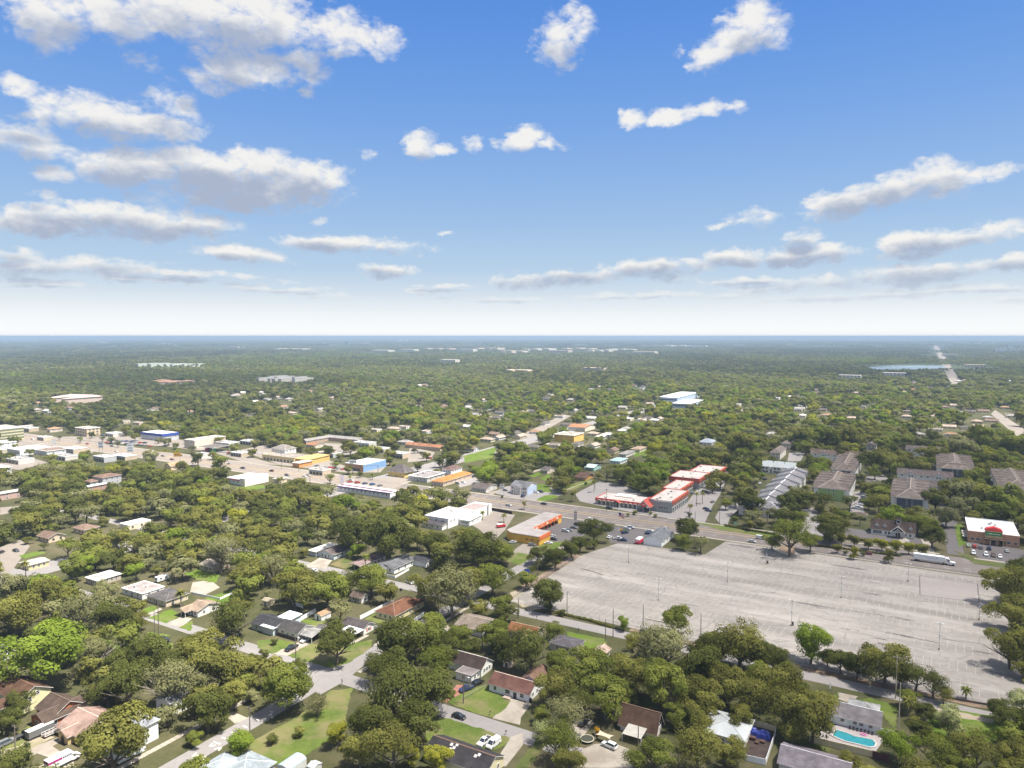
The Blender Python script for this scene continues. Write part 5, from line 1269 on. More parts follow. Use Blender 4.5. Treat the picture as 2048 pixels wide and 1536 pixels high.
X0, Y0, X1, Y1, z = h.last
b = MB(); b.box(X1 + .1, Y0 - .1, 0, X1 + .2, Y1 + .1, 6.5); h.part("blue_wall", b, mat((.20, .34, .56), .8, .08))
b = MB(); b.box(X0, Y0 - .2, .2, X1 - 4, Y0 - .02, 2.6); h.part("shopfront", b, glass())
for zz in (2.2, 4.3):
    b = MB(); b.box(X1 + .2, Y0 + 2, zz, X1 + .25, Y1 - 3, zz + .12); h.part("wall_stripe", b, mat((.1, .2, .35), .8))
h = H("strip_mall", "yellow strip mall with flat grey roof beside the white hip roofed hall", "shop building", "yellow strip mall", wall=(.60, .50, .28), roof=(.38, .34, .31), trim=(.55, .45, .25))
q = h.wing(z=5, roof='flat', rise=.5, over=.2, win=(9, 0), doors=(), A=(528, 908.5), B=(588, 918), C=(618, 910), ww=2.6, wh=2.2, wz=1.6)
h.wing(z=4.6, roof='shed', rise=.6, win=(0, 0), doors=(), r=(q[2] + .2, q[1] + 2, q[2] + 16, q[1] + 30), rm=mat((.48, .33, .12), .7), wm=mat((.55, .38, .13), .8))
h = H("white_hall", "white two storey hall with grey hip roof behind the yellow strip mall", "building", "white hip roofed hall", wall=(.74, .72, .68), roof=(.30, .27, .25))
h.wing(z=8.6, roof='hip', ax='x', rise=3.6, win=(5, 3), storeys=2, A=(541, 897), B=(578, 900), C=(586, 895))
h = H("kiosk", "small orange kiosk with white flat roof near the avenue kerb", "shop building", "orange kiosk", wall=(.62, .27, .08), roof=(.72, .68, .62))
h.wing(z=4, roof='slab', rise=.4, over=.6, win=(3, 2), A=(587, 925), B=(600, 928), C=(620, 921))
h = H("striped_shop", "long white shop with pink stripe and blue base on the small green lawn", "shop building", "pink striped white shop", wall=(.70, .74, .74), roof=(.76, .72, .68))
q = h.wing(z=5, roof='flat', rise=.4, over=.15, win=(4, 1), doors=(), A=(452, 956), B=(500, 962), C=(528, 950), rm=mat((.5, .47, .45), .85, .1, .3))
X0, Y0, X1, Y1, z = h.last
b = MB(); b.box(X0 - .05, Y0 - .25, 3.9, X1 - 6, Y0 - .0, 4.9); h.part("pink_stripe", b, mat((.60, .18, .24), .7))
b = MB(); b.box(X0, Y0 - .08, .05, X1, Y0 - .01, .9); h.part("green_base", b, mat((.1, .35, .28), .8))
b = MB(); b.box(X1 - 6, Y0 - .3, 0, X1 + .2, Y1 + .1, 6.4); h.part("corner_tower", b, mat((.72, .70, .62), .8))
h = H("low_office", "low cream kiosk building with white roof near the avenue right of the pink striped shop", "building", wall=(.6, .5, .34), roof=(.7, .66, .6)); h.wing(z=3.4, roof='slab', rise=.3, win=(4, 1), A=(543, 958), C=(577, 955), V=8)
h = H("station_shop", "long low station shop with white roof and purple red stripes behind the trees", "shop building", "purple striped station shop", wall=(.66, .66, .68), roof=(.70, .68, .68))
q = h.wing(z=4.2, roof='flat', rise=.3, over=.2, win=(12, 0), doors=(), A=(678, 971), B=(778, 987), V=10)
X0, Y0, X1, Y1, z = h.last
for zz, c in ((4.0, (.30, .10, .22)), (3.3, (.10, .11, .34))):
    b = MB(); b.box(X0 - .2, Y0 - .4, zz, X1 + .2, Y0 - .21, zz + .45); h.part("fascia_stripe", b, mat(c, .6))
b = MB(); b.box(X0, Y0 + 3, 4.5, X1, Y0 + 3.5, 5.1); h.part("roof_stripe", b, mat((.35, .12, .22), .6))
h = H("grey_motel", "long angled motel with grey roof at the edge of the woods behind the white hall", "motel", "grey roofed motel", wall=(.42, .30, .24), roof=(.33, .31, .30))
h.wing(z=4, ax='y', rise=1.8, win=(0, 4), A=(611, 882), C=(655, 873)); h.wing(z=4, ax='x', rise=1.8, win=(9, 1), A=(650, 874), B=(720, 880), V=11)
h = H("orange_motel", "long low orange-brown roofed motel with parked cars right of the dense oaks", "motel", "orange-brown motel", wall=(.5, .38, .28), roof=(.36, .175, .10))
h.wing(z=3.6, ax='x', rise=1.8, win=(8, 2), A=(818, 887), B=(873, 897), V=11)
h = H("orange_motel", "low building with orange-brown eaves in front of the grey roofed motel", "motel", wall=(.62, .55, .46), roof=(.40, .20, .12)); h.wing(z=3.6, ax='x', rise=1.4, win=(4, 1), A=(612, 889), C=(650, 887))
# far left
h = H("office_block", "cream office block with green balcony bands cut by the left edge", "office building", "cream office block", wall=(.60, .54, .36), roof=(.66, .62, .52))
q = h.wing(z=14, roof='flat', rise=.5, over=.2, win=(0, 0), doors=(), B=(20, 862), C=(27, 852), U=40)
X0, Y0, X1, Y1, z = h.last
for k in range(4):
    b = MB(); b.box(X0, Y0 - .25, 2.2 + k * 3.3, X1 + .25, Y0 - .02, 3.6 + k * 3.3); b.box(X1 + .02, Y0 - .02, 2.2 + k * 3.3, X1 + .25, Y1, 3.6 + k * 3.3); h.part("window_band", b, mat((.16, .19, .12), .5))
h = H("white_flat_building", "white low building with broad clean white roof at far left", "building", "broad white roof", wall=(.70, .71, .72), roof=(.76, .74, .70))
q = h.wing(z=5.5, roof='flat', rise=.3, over=.1, win=(5, 4), A=(16, 897), B=(48, 903), C=(90, 892), rm=mat((.52, .5, .47), .85)); h.units(3, 3, 5.55, q)
h = H("brown_roof_shop", "low shop with brown gravel roof beside the broad white roof", "shop building", wall=(.55, .56, .58), roof=(.30, .22, .18)); q = h.wing(z=4.6, roof='flat', rise=.3, win=(5, 2), A=(70, 899), B=(105, 905), C=(127, 895)); h.units(3, 7, 4.65, q)
h = H("white_motel", "white motel block with blue window bands at the left edge above the treetops", "motel", wall=(.68, .70, .74), roof=(.62, .58, .54)); h.wing(z=7, roof='flat', rise=.3, win=(0, 4), storeys=2, B=(12, 937), C=(18, 933), U=30)
h = H("white_motel", "white two storey block under the cream office block", "motel", wall=(.66, .68, .72), roof=(.6, .56, .52)); h.wing(z=6, roof='flat', rise=.3, win=(6, 3), storeys=2, A=(-20, 884), C=(33, 883))
h = H("brown_hip_house", "grey two storey house with brown hip roof showing above the left treetops", "house", "brown hip roof above treetops", wall=(.42, .43, .46), roof=(.235, .15, .115))
h.wing(z=6.2, roof='hip', ax='y', rise=1.8, win=(2, 3), storeys=2, A=(186, 953), B=(210, 957), C=(238, 949)); h.wing(z=3.6, roof='hip', ax='x', rise=1.2, win=(2, 1), A=(170, 962), C=(196, 962), V=7)
h = H("flat_roof_house", "reddish flat building with long white roof below the brown hip roof", "building", wall=(.40, .24, .20), roof=(.74, .72, .68)); h.wing(z=4, roof='flat', rise=.3, win=(6, 2), A=(163, 974), C=(215, 967))
h = H("flat_roof_house", "long flat building with white roof and reddish walls at the left edge", "building", wall=(.48, .34, .30), roof=(.74, .72, .68)); h.wing(z=5, roof='flat', rise=.3, win=(6, 2), storeys=2, A=(-5, 987), C=(46, 979))
h = H("purple_awning_shop", "tan shop with purple striped awnings at far end of the avenue", "shop building", "purple awning shop", wall=(.62, .5, .4), roof=(.55, .42, .34))
q = h.wing(z=4.6, roof='flat', rise=.4, win=(6, 0), doors=(), A=(31, 854), C=(68, 850))
X0, Y0, X1, Y1, z = h.last
for k in range(5):
    b = MB(); x = X0 + (X1 - X0) * (k + .1) / 5; b.quad([(x, Y0 - 3, 2.6), (x + (X1 - X0) / 6.5, Y0 - 3, 2.6), (x + (X1 - X0) / 6.5, Y0 - .02, 4.4), (x, Y0 - .02, 4.4)]); h.part("awning", b, mat((.16, .10, .42), .7))
h = H("tan_roof_house", "small shop with pale orange hip roof near far end of the avenue", "shop building", wall=(.6, .52, .44), roof=(.46, .28, .18)); h.wing(z=4, roof='hip', ax='x', rise=2, win=(3, 2), A=(94, 858), C=(125, 856))
h = H("motel_block", "three storey cream motel with dark balconies across the avenue", "motel", "cream balcony motel", wall=(.58, .46, .30), roof=(.45, .40, .35)); h.wing(z=9.5, roof='flat', rise=.4, win=(6, 3), storeys=3, ww=2.2, wh=2.0, A=(152, 855), B=(180, 859), C=(192, 854))
h = H("blue_band_store", "grey store with vivid blue roof band behind rows of parked cars", "shop building", "blue banded store", wall=(.48, .50, .54), roof=(.76, .76, .74))
q = h.wing(z=8, roof='flat', rise=.3, over=.1, win=(5, 3), A=(284, 864), B=(330, 870), C=(350, 864), rm=mat((.54, .53, .5), .8)); X0, Y0, X1, Y1, z = h.last
b = MB(); b.box(X0 - .3, Y0 - .5, 5.6, X1 + .5, Y0 - .12, 8.5); b.box(X1 + .12, Y0 - .12, 5.6, X1 + .5, Y1, 8.5); h.part("blue_band", b, mat((.04, .08, .36), .5))
h = H("modernist_block", "plain cream block with flat ribbed roof left of the green fuel canopy", "building", "plain cream block", wall=(.66, .56, .47), roof=(.58, .50, .44))
q = h.wing(z=9, roof='flat', rise=.3, over=.1, win=(2, 0), doors=(), storeys=2, A=(369, 879), B=(393, 882), C=(447, 872)); h.units(8, 3, 9.05, q)
h = H("fuel_canopy", "fuel station canopy with dark roof and green and red fronts", "fuel station", "fuel station canopy", wall=(.3, .28, .26), roof=(.20, .18, .17))
q = h.wing(z=5, roof='slab', rise=.3, win=(0, 0), open_=True, A=(398, 893), C=(459, 891)); X0, Y0, X1, Y1, z = h.last
for k, c in enumerate(((.4, .05, .08), (.05, .28, .13))):
    b = MB(); b.box(X0 + (X1 - X0) * (.3 + .35 * k), Y0 + 2, 0, X0 + (X1 - X0) * (.55 + .35 * k), Y0 + 6, 3.4); h.part("shop_front", b, mat(c, .6))
h = H("peach_gable_shop", "peach coloured gable roof peeking over the treetops by the avenue", "shop building", wall=(.6, .46, .34), roof=(.52, .34, .20)); h.wing(z=4, ax='y', rise=2.4, win=(2, 2), A=(330, 931), C=(363, 929))
# right of the crossing
h = H("grey_roof_house", "pale house with grey gable roof facing two small green lawns", "house", "house behind two small lawns", wall=(.60, .54, .46), roof=(.15, .135, .13)); h.wing(z=3, ax='x', rise=2.0, win=(4, 2), A=(1081, 940), C=(1110, 936))
h = H("orange_house", "orange walled house with dark brown roof under the big oak", "house", "orange walled house", wall=(.55, .30, .11), roof=(.13, .08, .06)); h.wing(z=3, ax='x', rise=2.4, win=(2, 2), A=(1151, 953), C=(1187, 948), over=1.0)
h = H("teal_roof_house", "house with teal metal roof right of the big oak", "house", "teal metal roof", wall=(.6, .64, .64), roof=(.26, .40, .41), metal=True); h.wing(z=3, roof='hip', ax='x', rise=1.8, win=(3, 2), A=(1219, 921), C=(1255, 917))
h = H("grey_roof_house", "house with light grey roof directly behind the teal roofed one", "house", wall=(.62, .6, .58), roof=(.33, .31, .30)); h.wing(z=3, roof='hip', ax='x', rise=1.8, win=(3, 2), A=(1238, 908), C=(1270, 902))
h = H("tan_roof_house", "house with sandy hip roof behind the light grey roofed one", "house", wall=(.6, .52, .44), roof=(.42, .31, .24)); h.wing(z=3, roof='hip', ax='x', rise=1.8, win=(3, 2), A=(1262, 898), C=(1293, 894))
h = H("teal_house", "pale teal cottage among bushes left of the teal roof", "house", wall=(.35, .55, .52), roof=(.40, .52, .52), metal=True); h.wing(z=3, ax='x', rise=1.6, win=(3, 2), A=(1170, 934), C=(1202, 930))
h = H("yellow_school", "bright yellow walled block with flat grey roof in the sunlit neighbourhood", "building", "bright yellow block", wall=(.66, .45, .12), roof=(.46, .41, .36)); q = h.wing(z=8, roof='flat', rise=.3, win=(4, 4), storeys=2, A=(1110, 868), B=(1146, 872), C=(1168, 866)); h.units(3, 3, 8.05, q)
h = H("orange_roof_hall", "long hall with orange roof and white wall behind the bright yellow block", "building", "orange roofed hall", wall=(.70, .64, .54), roof=(.46, .22, .12)); h.wing(z=5, ax='x', rise=2, win=(8, 2), A=(1136, 853), C=(1190, 850))
h = H("blue_roof_house", "house with smoky blue hip roof right of the sunlit lawns", "house", "smoky blue roof", wall=(.62, .6, .58), roof=(.30, .34, .40)); h.wing(z=3.4, roof='hip', ax='x', rise=3, win=(3, 2), A=(1397, 884), C=(1433, 881))
h = H("school", "pale blue school with broad flat white roofs far behind the red mansard complex", "school", "pale blue school", wall=(.42, .52, .66), roof=(.68, .71, .74))
Msch = mat((.66, .69, .72), .8, .08, .05)
q = h.wing(z=9, roof='flat', rise=.5, win=(14, 0), doors=(), framed=False, ww=4, wh=2, A=(1322, 793), B=(1352, 797), C=(1395, 785), rm=Msch); h.wing(z=7, roof='flat', rise=.5, win=(10, 0), doors=(), framed=False, ww=4, wh=2, A=(1350, 805), B=(1376, 810), C=(1404, 800), rm=Msch)

# ------------------------------------------------------------------ houses among the trees further out
AUTO = []      # (object, description, x, y): labels are written at the end
WALLC = [((.68, .66, .62), "white"), ((.58, .48, .36), "tan"), ((.62, .56, .42), "cream"), ((.50, .52, .54), "grey")]
ROOFC = [((.40, .38, .36), "light grey"), ((.16, .14, .13), "dark"), ((.40, .25, .16), "orange brown"), ((.66, .63, .59), "whitish"), ((.26, .18, .14), "brown"), ((.48, .38, .31), "sandy")]
q = random.Random(21)
HMESH = {}
def far_house(px, py, L, D, rot, wi, ri, kind):
    x, y = at(px, py)
    k = (L, D, wi, ri, kind)
    if k not in HMESH:
        wb, rb = MB(), MB()
        wb.box(-L / 2, -D / 2, 0, L / 2, D / 2, 2.9)
        roof_mesh(rb, -L / 2, -D / 2, L / 2, D / 2, 2.9, kind, 'x', .6 if kind == 'flat' else 2.0, .1 if kind == 'flat' else .6, wall=wb)
        rm = shingle(ROOFC[ri][0])
        db = MB()
        for t in (-.3, .1, .36): db.box(L * t - .6, -D / 2 - .05, .9, L * t + .6, -D / 2 + .01, 2.2)
        for t in (-.2, .25): db.box(L / 2 - .01, D * t - .6, .9, L / 2 + .05, D * t + .6, 2.2)
        HMESH[k] = (wb.mesh("wall", mat(WALLC[wi][0], .85, .08, .6)), rb.mesh("roof", [rm, TRIM, rm]), db.mesh("windows", glass()))
    o = thing("house", None, "house", (x, y, 0), rot)
    wm, rm, dm = HMESH[k]
    link("wall", wm, o); link("roof", rm, o); w_ = link("window_strip", dm, o); w_["kind"] = "stuff"
    NOBASE.append((x - 8, y - 8, x + 8, y + 8))
    AUTO.append((o, f"{WALLC[wi][1]} house with {ROOFC[ri][1]} {'flat' if kind == 'flat' else kind} roof", x, y, "houses among the trees", "houses"))
    return x, y
spots = []
def zone(n, x0, x1, y0, y1, flat=.2):
    k = 0; tries = 0
    while k < n and tries < 4000:
        tries += 1
        px, py = q.uniform(x0, x1), q.uniform(y0, y1)
        x, y = at(px, py)
        y = round(y / 42) * 42 + q.choice((-11, 11)); x = round(x / 17) * 17 + q.uniform(-2, 2)
        p = proj(x, y)
        if not (x0 - 5 < p[0] < x1 + 5 and y0 - 3 < p[1] < y1 + 3): continue
        if any(abs(x - a) < 17 and abs(y - c) < 17 for a, c in spots): continue
        if any(r_[0] - 11 < x < r_[2] + 11 and r_[1] - 11 < y < r_[3] + 11 for r_ in NOBASE[:NB0]): continue
        if 405 < y < 470 or -405 < x < -372: continue
        spots.append((x, y))
        far_house(p[0], p[1], q.choice((12, 15)), 9, q.choice((0, 0, R(90))), q.randrange(4), q.randrange(6), 'flat' if q.random() < flat else q.choice(('gable', 'hip')))
        if q.random() < .75: keep_box(x - 6, y - 5, x + 6, y + 5, 4.4)
        k += 1
NB0 = len(NOBASE)
zone(44, 940, 1330, 800, 905); zone(46, 1420, 2040, 795, 875); zone(14, 1700, 2040, 760, 800); zone(18, 560, 960, 800, 895)
zone(14, 60, 540, 800, 850); zone(12, 700, 1300, 770, 800); zone(10, 1380, 1700, 770, 800); zone(3, 0, 560, 1040, 1120); zone(10, 380, 700, 780, 800)

def strip_shop(px, py, U, V, z, wc, rc, wname, rname):
    x, y = at(px, py)
    o = thing("shop_building", None, "shop building", (x, y, 0))
    wb, rb, gb = MB(), MB(), MB()
    wb.box(-U / 2, -V / 2, 0, U / 2, V / 2, z); wb.build("wall", mat(wc, .85, .08, .6), o)
    roof_mesh(rb, -U / 2, -V / 2, U / 2, V / 2, z, 'flat', 'x', .5, .15); rm = mat(rc, .9, .12, .3, dirt=.3); rb.build("roof", [rm, TRIM, rm], o)
    for t in (-.36, -.12, .12, .36):
        b = MB(); b.box(U * t - U * .09, -V / 2 - .06, .3, U * t + U * .09, -V / 2 + .01, 2.6); b.build("shopfront", glass(), o)
    b = MB(); b.box(-U / 2 + .3, -V / 2 - .3, 3.0, U / 2 - .3, -V / 2 - .02, 3.9); b.build("fascia_band", mat(tuple(c * .8 for c in wc[::-1]), .6), o)
    for k in range(2):
        b = MB(); b.box(U * (k * .4 - .3), -1, z, U * (k * .4 - .3) + 2, 1, z + 1.1); b.build("air_conditioner", mat((.42, .43, .43), .6), o)
    NOBASE.append((x - U / 2, y - V / 2, x + U / 2, y + V / 2)); keep_box(x - U / 2, y - V / 2, x + U / 2, y + V / 2, z)
    AUTO.append((o, f"small {wname} shop with {rname} flat roof", x, y, "small shops along the avenue", "shops"))
q = random.Random(31)
for (px, py, U, V) in ((230, 872, 16, 14), (455, 893, 22, 14), (500, 888, 18, 12), (250, 918, 20, 12), (405, 915, 14, 12), (150, 905, 20, 14), (210, 922, 18, 12), (130, 918, 24, 12), (660, 912, 22, 14), (640, 948, 16, 10), (760, 903, 20, 12), (800, 915, 16, 12), (40, 925, 24, 14), (90, 880, 14, 10), (480, 912, 16, 10), (730, 893, 22, 12), (60, 862, 20, 12), (10, 905, 20, 14)):
    wi, ri = q.randrange(4), q.choice((0, 3, 5, 3))
    strip_shop(px, py, U, V, q.choice((3.8, 4.2, 4.8)), tuple(c * .8 for c in WALLC[wi][0]), tuple(c * .62 for c in ROOFC[ri][0]), WALLC[wi][1], ROOFC[ri][1])

def far_block(name, label, cat, px, py, wpx, hm, wallc, roofc, n=1, rot=0.0, flat=True, land=None, ratio=.45):
    """large building far off; several wings are parts of it"""
    x, y = at(px, py); d = proj(x, y)[2]
    Wm = wpx / FPX * d
    U = Wm / (.866 + .5 * ratio); V = U * ratio
    o = thing(name, label, cat, (x, y, 0), rot)
    rr = random.Random(px)
    for k in range(n):
        u0 = -U / 2 + U * k / n; u1 = -U / 2 + U * (k + (1 if n == 1 else rr.uniform(.6, .8))) / n
        v0 = rr.uniform(-.5, .5) * V if n > 1 else 0
        z = hm * (1 if n == 1 else rr.uniform(.8, 1.15))
        wb, rb = MB(), MB()
        wb.box(u0, -V / 2 + v0, 0, u1, V / 2 + v0, z)
        roof_mesh(rb, u0, -V / 2 + v0, u1, V / 2 + v0, z, 'flat' if flat else 'hip', 'x', .6 if flat else hm * .3, .1 if flat else 1.0)
        rm = mat(roofc, .85, .1, .05)
        wb.build("wall", mat(wallc, .85, .08, .1), o); rb.build("roof", [rm, rm, rm], o)
        st = max(1, int(z / 3.5))
        m = max(2, int((u1 - u0) / 9))
        b = MB()
        for s_ in range(st):
            for i in range(m):
                a = u0 + (u1 - u0) * (i + .25) / m; c = u0 + (u1 - u0) * (i + .75) / m
                b.box(a, -V / 2 + v0 - .1, z * (s_ + .35) / st, c, -V / 2 + v0 + .01, z * (s_ + .75) / st)
        w_ = b.build("window_strip", glass(), o); w_['kind'] = 'stuff'
    keep_box(x - U * .5, y - V / 2, x + U * .5, y + V / 2, hm, hm * (.5 if n > 1 else .2))
    NOBASE.append((x - U / 2, y - V / 2, x + U / 2, y + V / 2))
    if land: LAND.append((land, x, y))
    return o
W_, P_, T_ = (.60, .56, .50), (.52, .42, .37), (.6, .5, .4)
far_block("apartment_building", "cluster of white flat roofed apartments in the dark woods, upper left of centre", "apartments", 575, 764, 118, 12, W_, (.45, .45, .44), 9, land="white far apartments")
far_block("apartment_building", "row of bright white blocks with a lawn at the far edge of the left woods", "apartments", 345, 734, 110, 12, (.5, .54, .48), (.46, .48, .43), 9, land="bright white far blocks")
far_block("apartment_building", "group of pinkish tan terraces behind trees at upper left", "apartments", 150, 803, 120, 9, P_, (.40, .32, .28), 8, flat=False, land="pinkish tan terraces")
far_block("apartment_building", "long terracotta roofed terraces in the trees left of centre", "apartments", 352, 768, 92, 8, T_, (.42, .25, .17), 7, flat=False, land="terracotta far terraces")
far_block("tower", "lone dark office tower standing on the left horizon", "tower", 696, 690, 13, 42, (.16, .2, .24), (.3, .32, .34), ratio=.8, land="dark horizon tower")
far_block("tower", "white twin topped building on the horizon left of centre", "tower", 806, 684, 22, 38, W_, W_, 2, ratio=.5)
far_block("tower", "pale square tower block near the right edge below the horizon", "tower", 2002, 704, 22, 26, (.66, .70, .70), W_, ratio=.8)
far_block("tower", "wide pale block at the right edge below the horizon", "tower", 2037, 703, 30, 24, (.66, .70, .70), W_, 2)
for k, (px, py, w, hm, c, nm) in enumerate(((765, 704, 50, 9, W_, "white"), (818, 702, 40, 9, W_, "white"), (880, 700, 60, 10, P_, "pinkish"), (935, 703, 40, 12, W_, "white"), (985, 699, 70, 10, T_, "tan"), (1030, 706, 60, 9, T_, "tan"), (1075, 702, 80, 11, W_, "white"),
        (1120, 705, 50, 10, P_, "pinkish"), (1160, 700, 70, 10, T_, "tan"), (1200, 705, 56, 12, W_, "white"), (1246, 702, 60, 10, W_, "white"), (1290, 707, 50, 9, T_, "tan"), (1345, 693, 90, 10, W_, "white"), (1395, 694, 40, 10, W_, "white"), (1480, 692, 30, 10, W_, "white"),
        (330, 690, 44, 10, W_, "white"), (470, 696, 40, 9, P_, "pinkish"), (590, 700, 70, 8, W_, "white"), (640, 688, 24, 12, W_, "white"), (720, 688, 40, 10, W_, "white"), (1040, 745, 60, 6, T_, "tan"), (1190, 741, 50, 6, P_, "pinkish"), (900, 724, 40, 7, W_, "white"),
        (1600, 690, 60, 9, W_, "white"), (1700, 683, 50, 18, W_, "white"), (1800, 682, 60, 16, W_, "white"), (1960, 688, 70, 10, W_, "white"), (1900, 712, 30, 8, W_, "white"), (1790, 752, 50, 6, W_, "white"), (1700, 757, 44, 6, W_, "white"), (200, 686, 40, 10, W_, "white"), (60, 684, 40, 10, W_, "white"), (1950, 735, 40, 7, T_, "tan"))):
    o = far_block("warehouse", None, "warehouse", px, py, w, hm * 1.6, c, tuple(min(.78, a * 1.1) for a in c), 1 if w < 55 else 3)
    AUTO.append((o, f"flat {nm} warehouse near the horizon", o.location.x, o.location.y, "warehouses near the horizon", "warehouses"))

# ------------------------------------------------------------------ vehicles
BLACKR = mat((.02, .02, .02), .85, .1, 1.0, key='rubber')
CHROME = mat((.5, .5, .5), .3, .05, 1.0, metal=.8, key='chrome')
LAMPM = mat((.75, .75, .72), .25, .05, 1.0, key='headlight')
TAILM = mat((.35, .02, .02), .35, .05, 1.0, key='taillight')
def paint(c): return mat(c, .32, .04, 1.0, spec=.55, key=('car', c))
VM = {}
def profile_mesh(name, prof, w, m, inset=0.0, zs=None):
    """side profile (x, z) given width; the upper points may be pulled in"""
    b = MB(); n = len(prof)
    def ring(s_):
        return [(x, s_ * (w / 2 - (inset if (zs is not None and z > zs) else 0)), z) for x, z in prof]
    L, Rr = ring(1), ring(-1)
    b.quad(L[::-1]) if False else None
    i = len(b.v); b.v += L + Rr
    for k in range(n):
        b.f.append((i + k, i + (k + 1) % n, i + n + (k + 1) % n, i + n + k)); b.m.append(0)
    b.f.append(tuple(i + k for k in range(n))[::-1]); b.m.append(0)
    b.f.append(tuple(i + n + k for k in range(n))); b.m.append(0)
    return b.mesh(name, m)
PROF = {
 'sedan': (4.7, 1.8, [(-2.3, .3), (-2.35, .75), (-2.25, .92), (-1.75, .98), (1.0, .98), (2.15, .82), (2.35, .6), (2.3, .3)], [(-1.85, .97), (-1.15, 1.42), (.2, 1.44), (1.15, .97)]),
 'suv': (4.8, 1.9, [(-2.35, .35), (-2.4, .9), (-2.3, 1.08), (1.1, 1.1), (2.25, .98), (2.4, .7), (2.35, .35)], [(-2.28, 1.08), (-2.0, 1.72), (.3, 1.74), (1.2, 1.08)]),
 'pickup': (5.5, 1.95, [(-2.75, .4), (-2.75, 1.05), (-.55, 1.05), (1.4, 1.1), (2.55, 1.0), (2.75, .75), (2.7, .4)], [(-.6, 1.06), (-.45, 1.8), (.7, 1.82), (1.45, 1.08)]),
 'van': (5.3, 2.0, [(-2.6, .35), (-2.62, 1.0), (-2.55, 1.25), (1.75, 1.25), (2.45, 1.0), (2.6, .7), (2.55, .35)], [(-2.54, 1.24), (-2.4, 2.1), (1.0, 2.12), (1.85, 1.24)]),
}
def vehicle_meshes(kind):
    if kind in VM: return VM[kind]
    L, w, body, cab = PROF[kind]
    bm_ = profile_mesh("body", body, w, paint((.5, .5, .5)))
    cm = profile_mesh("windows", cab, w - .12, glass(), .22, cab[0][1] + .1)
    z1 = cab[1][1]
    b = MB(); b.box(cab[1][0] - .02, -w / 2 + .3, z1 - .03, cab[2][0] + .02, w / 2 - .3, z1 + .05)
    for sx in (-1, 1):
        for a, c in ((0, 1), (3, 2)):
            b.tube([(cab[a][0], sx * (w / 2 - .07), cab[a][1]), (cab[c][0], sx * (w / 2 - .29), cab[c][1])], .06, 4)
    if kind == 'van':
        b.box(-2.45, -w / 2 + .1, 1.25, .3, -w / 2 + .25, 2.0); b.box(-2.45, w / 2 - .25, 1.25, .3, w / 2 - .1, 2.0)
    if kind == 'pickup': pass
    rm_ = b.mesh("roof", paint((.5, .5, .5)))
    b = MB(); r_ = .36 if kind != 'sedan' else .33
    n = 12
    ring = lambda y: [(r_ * math.cos(2 * math.pi * k / n), y, r_ * math.sin(2 * math.pi * k / n)) for k in range(n)]
    b.v += ring(-.12) + ring(.12)
    for k in range(n): b.f.append((k, (k + 1) % n, n + (k + 1) % n, n + k)); b.m.append(0)
    b.f.append(tuple(range(n))[::-1]); b.m.append(0); b.f.append(tuple(range(n, 2 * n))); b.m.append(0)
    wm_ = b.mesh("wheel", BLACKR)
    b = MB(); b.quad([(r_ * .6 * math.cos(2 * math.pi * k / 8), -.135, r_ * .6 * math.sin(2 * math.pi * k / 8)) for k in range(8)]); b.quad([(r_ * .6 * math.cos(2 * math.pi * k / 8), .135, r_ * .6 * math.sin(2 * math.pi * k / 8)) for k in range(8)][::-1])
    hub = b.mesh("rim", CHROME)
    b = MB(); b.box(-.04, -.2, -.1, .04, .2, .1, 0, True); hl = b.mesh("headlight", LAMPM)
    b = MB(); b.box(-.04, -.14, -.13, .04, .14, .13, 0, True); tl = b.mesh("tail_light", TAILM)
    bedm = None
    if kind == 'pickup':
        b = MB(); b.box(-2.6, -.8, 1.052, -.7, .8, 1.06); bedm = b.mesh("cargo_bed", mat((.05, .05, .05), .8))
    VM[kind] = (L, w, bm_, cm, rm_, wm_, hub, hl, tl, r_, bedm)
    return VM[kind]
CARN = {'black': (.012, .012, .014), 'white': (.72, .72, .72), 'silver': (.42, .43, .44), 'grey': (.16, .165, .17), 'red': (.42, .03, .025), 'maroon': (.16, .02, .03), 'navy': (.02, .03, .09), 'blue': (.04, .09, .26), 'tan': (.36, .30, .22), 'brown': (.12, .07, .05), 'pale green': (.42, .48, .34)}
def car(px, py, kind, color, heading, label=None, group=None, small=False):
    x, y = at(px, py)
    L, w, bm_, cm, rm_, wm_, hub, hl, tl, r_, bedm = vehicle_meshes(kind)
    o = thing("parked_car" if kind in ('sedan', 'suv') else ("pickup_truck" if kind == 'pickup' else "van"), label, {'sedan': 'car', 'suv': 'car', 'pickup': 'pickup', 'van': 'van'}[kind], (x, y, .08), R(heading), group)
    for me, nm in ((bm_, "body"), (rm_, "roof")):
        p = link(nm, me, o)
        p.material_slots[0].link = 'OBJECT'; p.material_slots[0].material = paint(CARN[color])
    link("windows", cm, o)
    if bedm: link("cargo_bed", bedm, o)
    for sx in (-1, 1):
        for sy in (-1, 1):
            wv = link("wheel", wm_, o, (sx * L * .3, sy * (w / 2 - .1), r_))
            if not small: link("rim", hub, wv)
    for sy in (-1, 1):
        link("headlight", hl, o, (L / 2 - .05, sy * (w / 2 - .3), .72)); link("tail_light", tl, o, (-L / 2 + .04, sy * (w / 2 - .25), .8))
    d = proj(x, y)[2]
    p = proj(x, y, .7)
    rr = L * .55 * FPX / d
    keep_poly([(p[0] - rr, p[1] - rr * .5), (p[0] + rr, p[1] - rr * .5), (p[0] + rr, p[1] + rr * .5), (p[0] - rr, p[1] + rr * .5)], d)
    if label is None:
        AUTO.append((o, f"{color} {dict(sedan='sedan', suv='estate car', pickup='pickup', van='van')[kind]}", x, y, group or "parked cars", "cars"))
    return o
C = car
C(329, 1283, 'suv', 'black', 0, "black estate car parked by the street below two wooden poles")
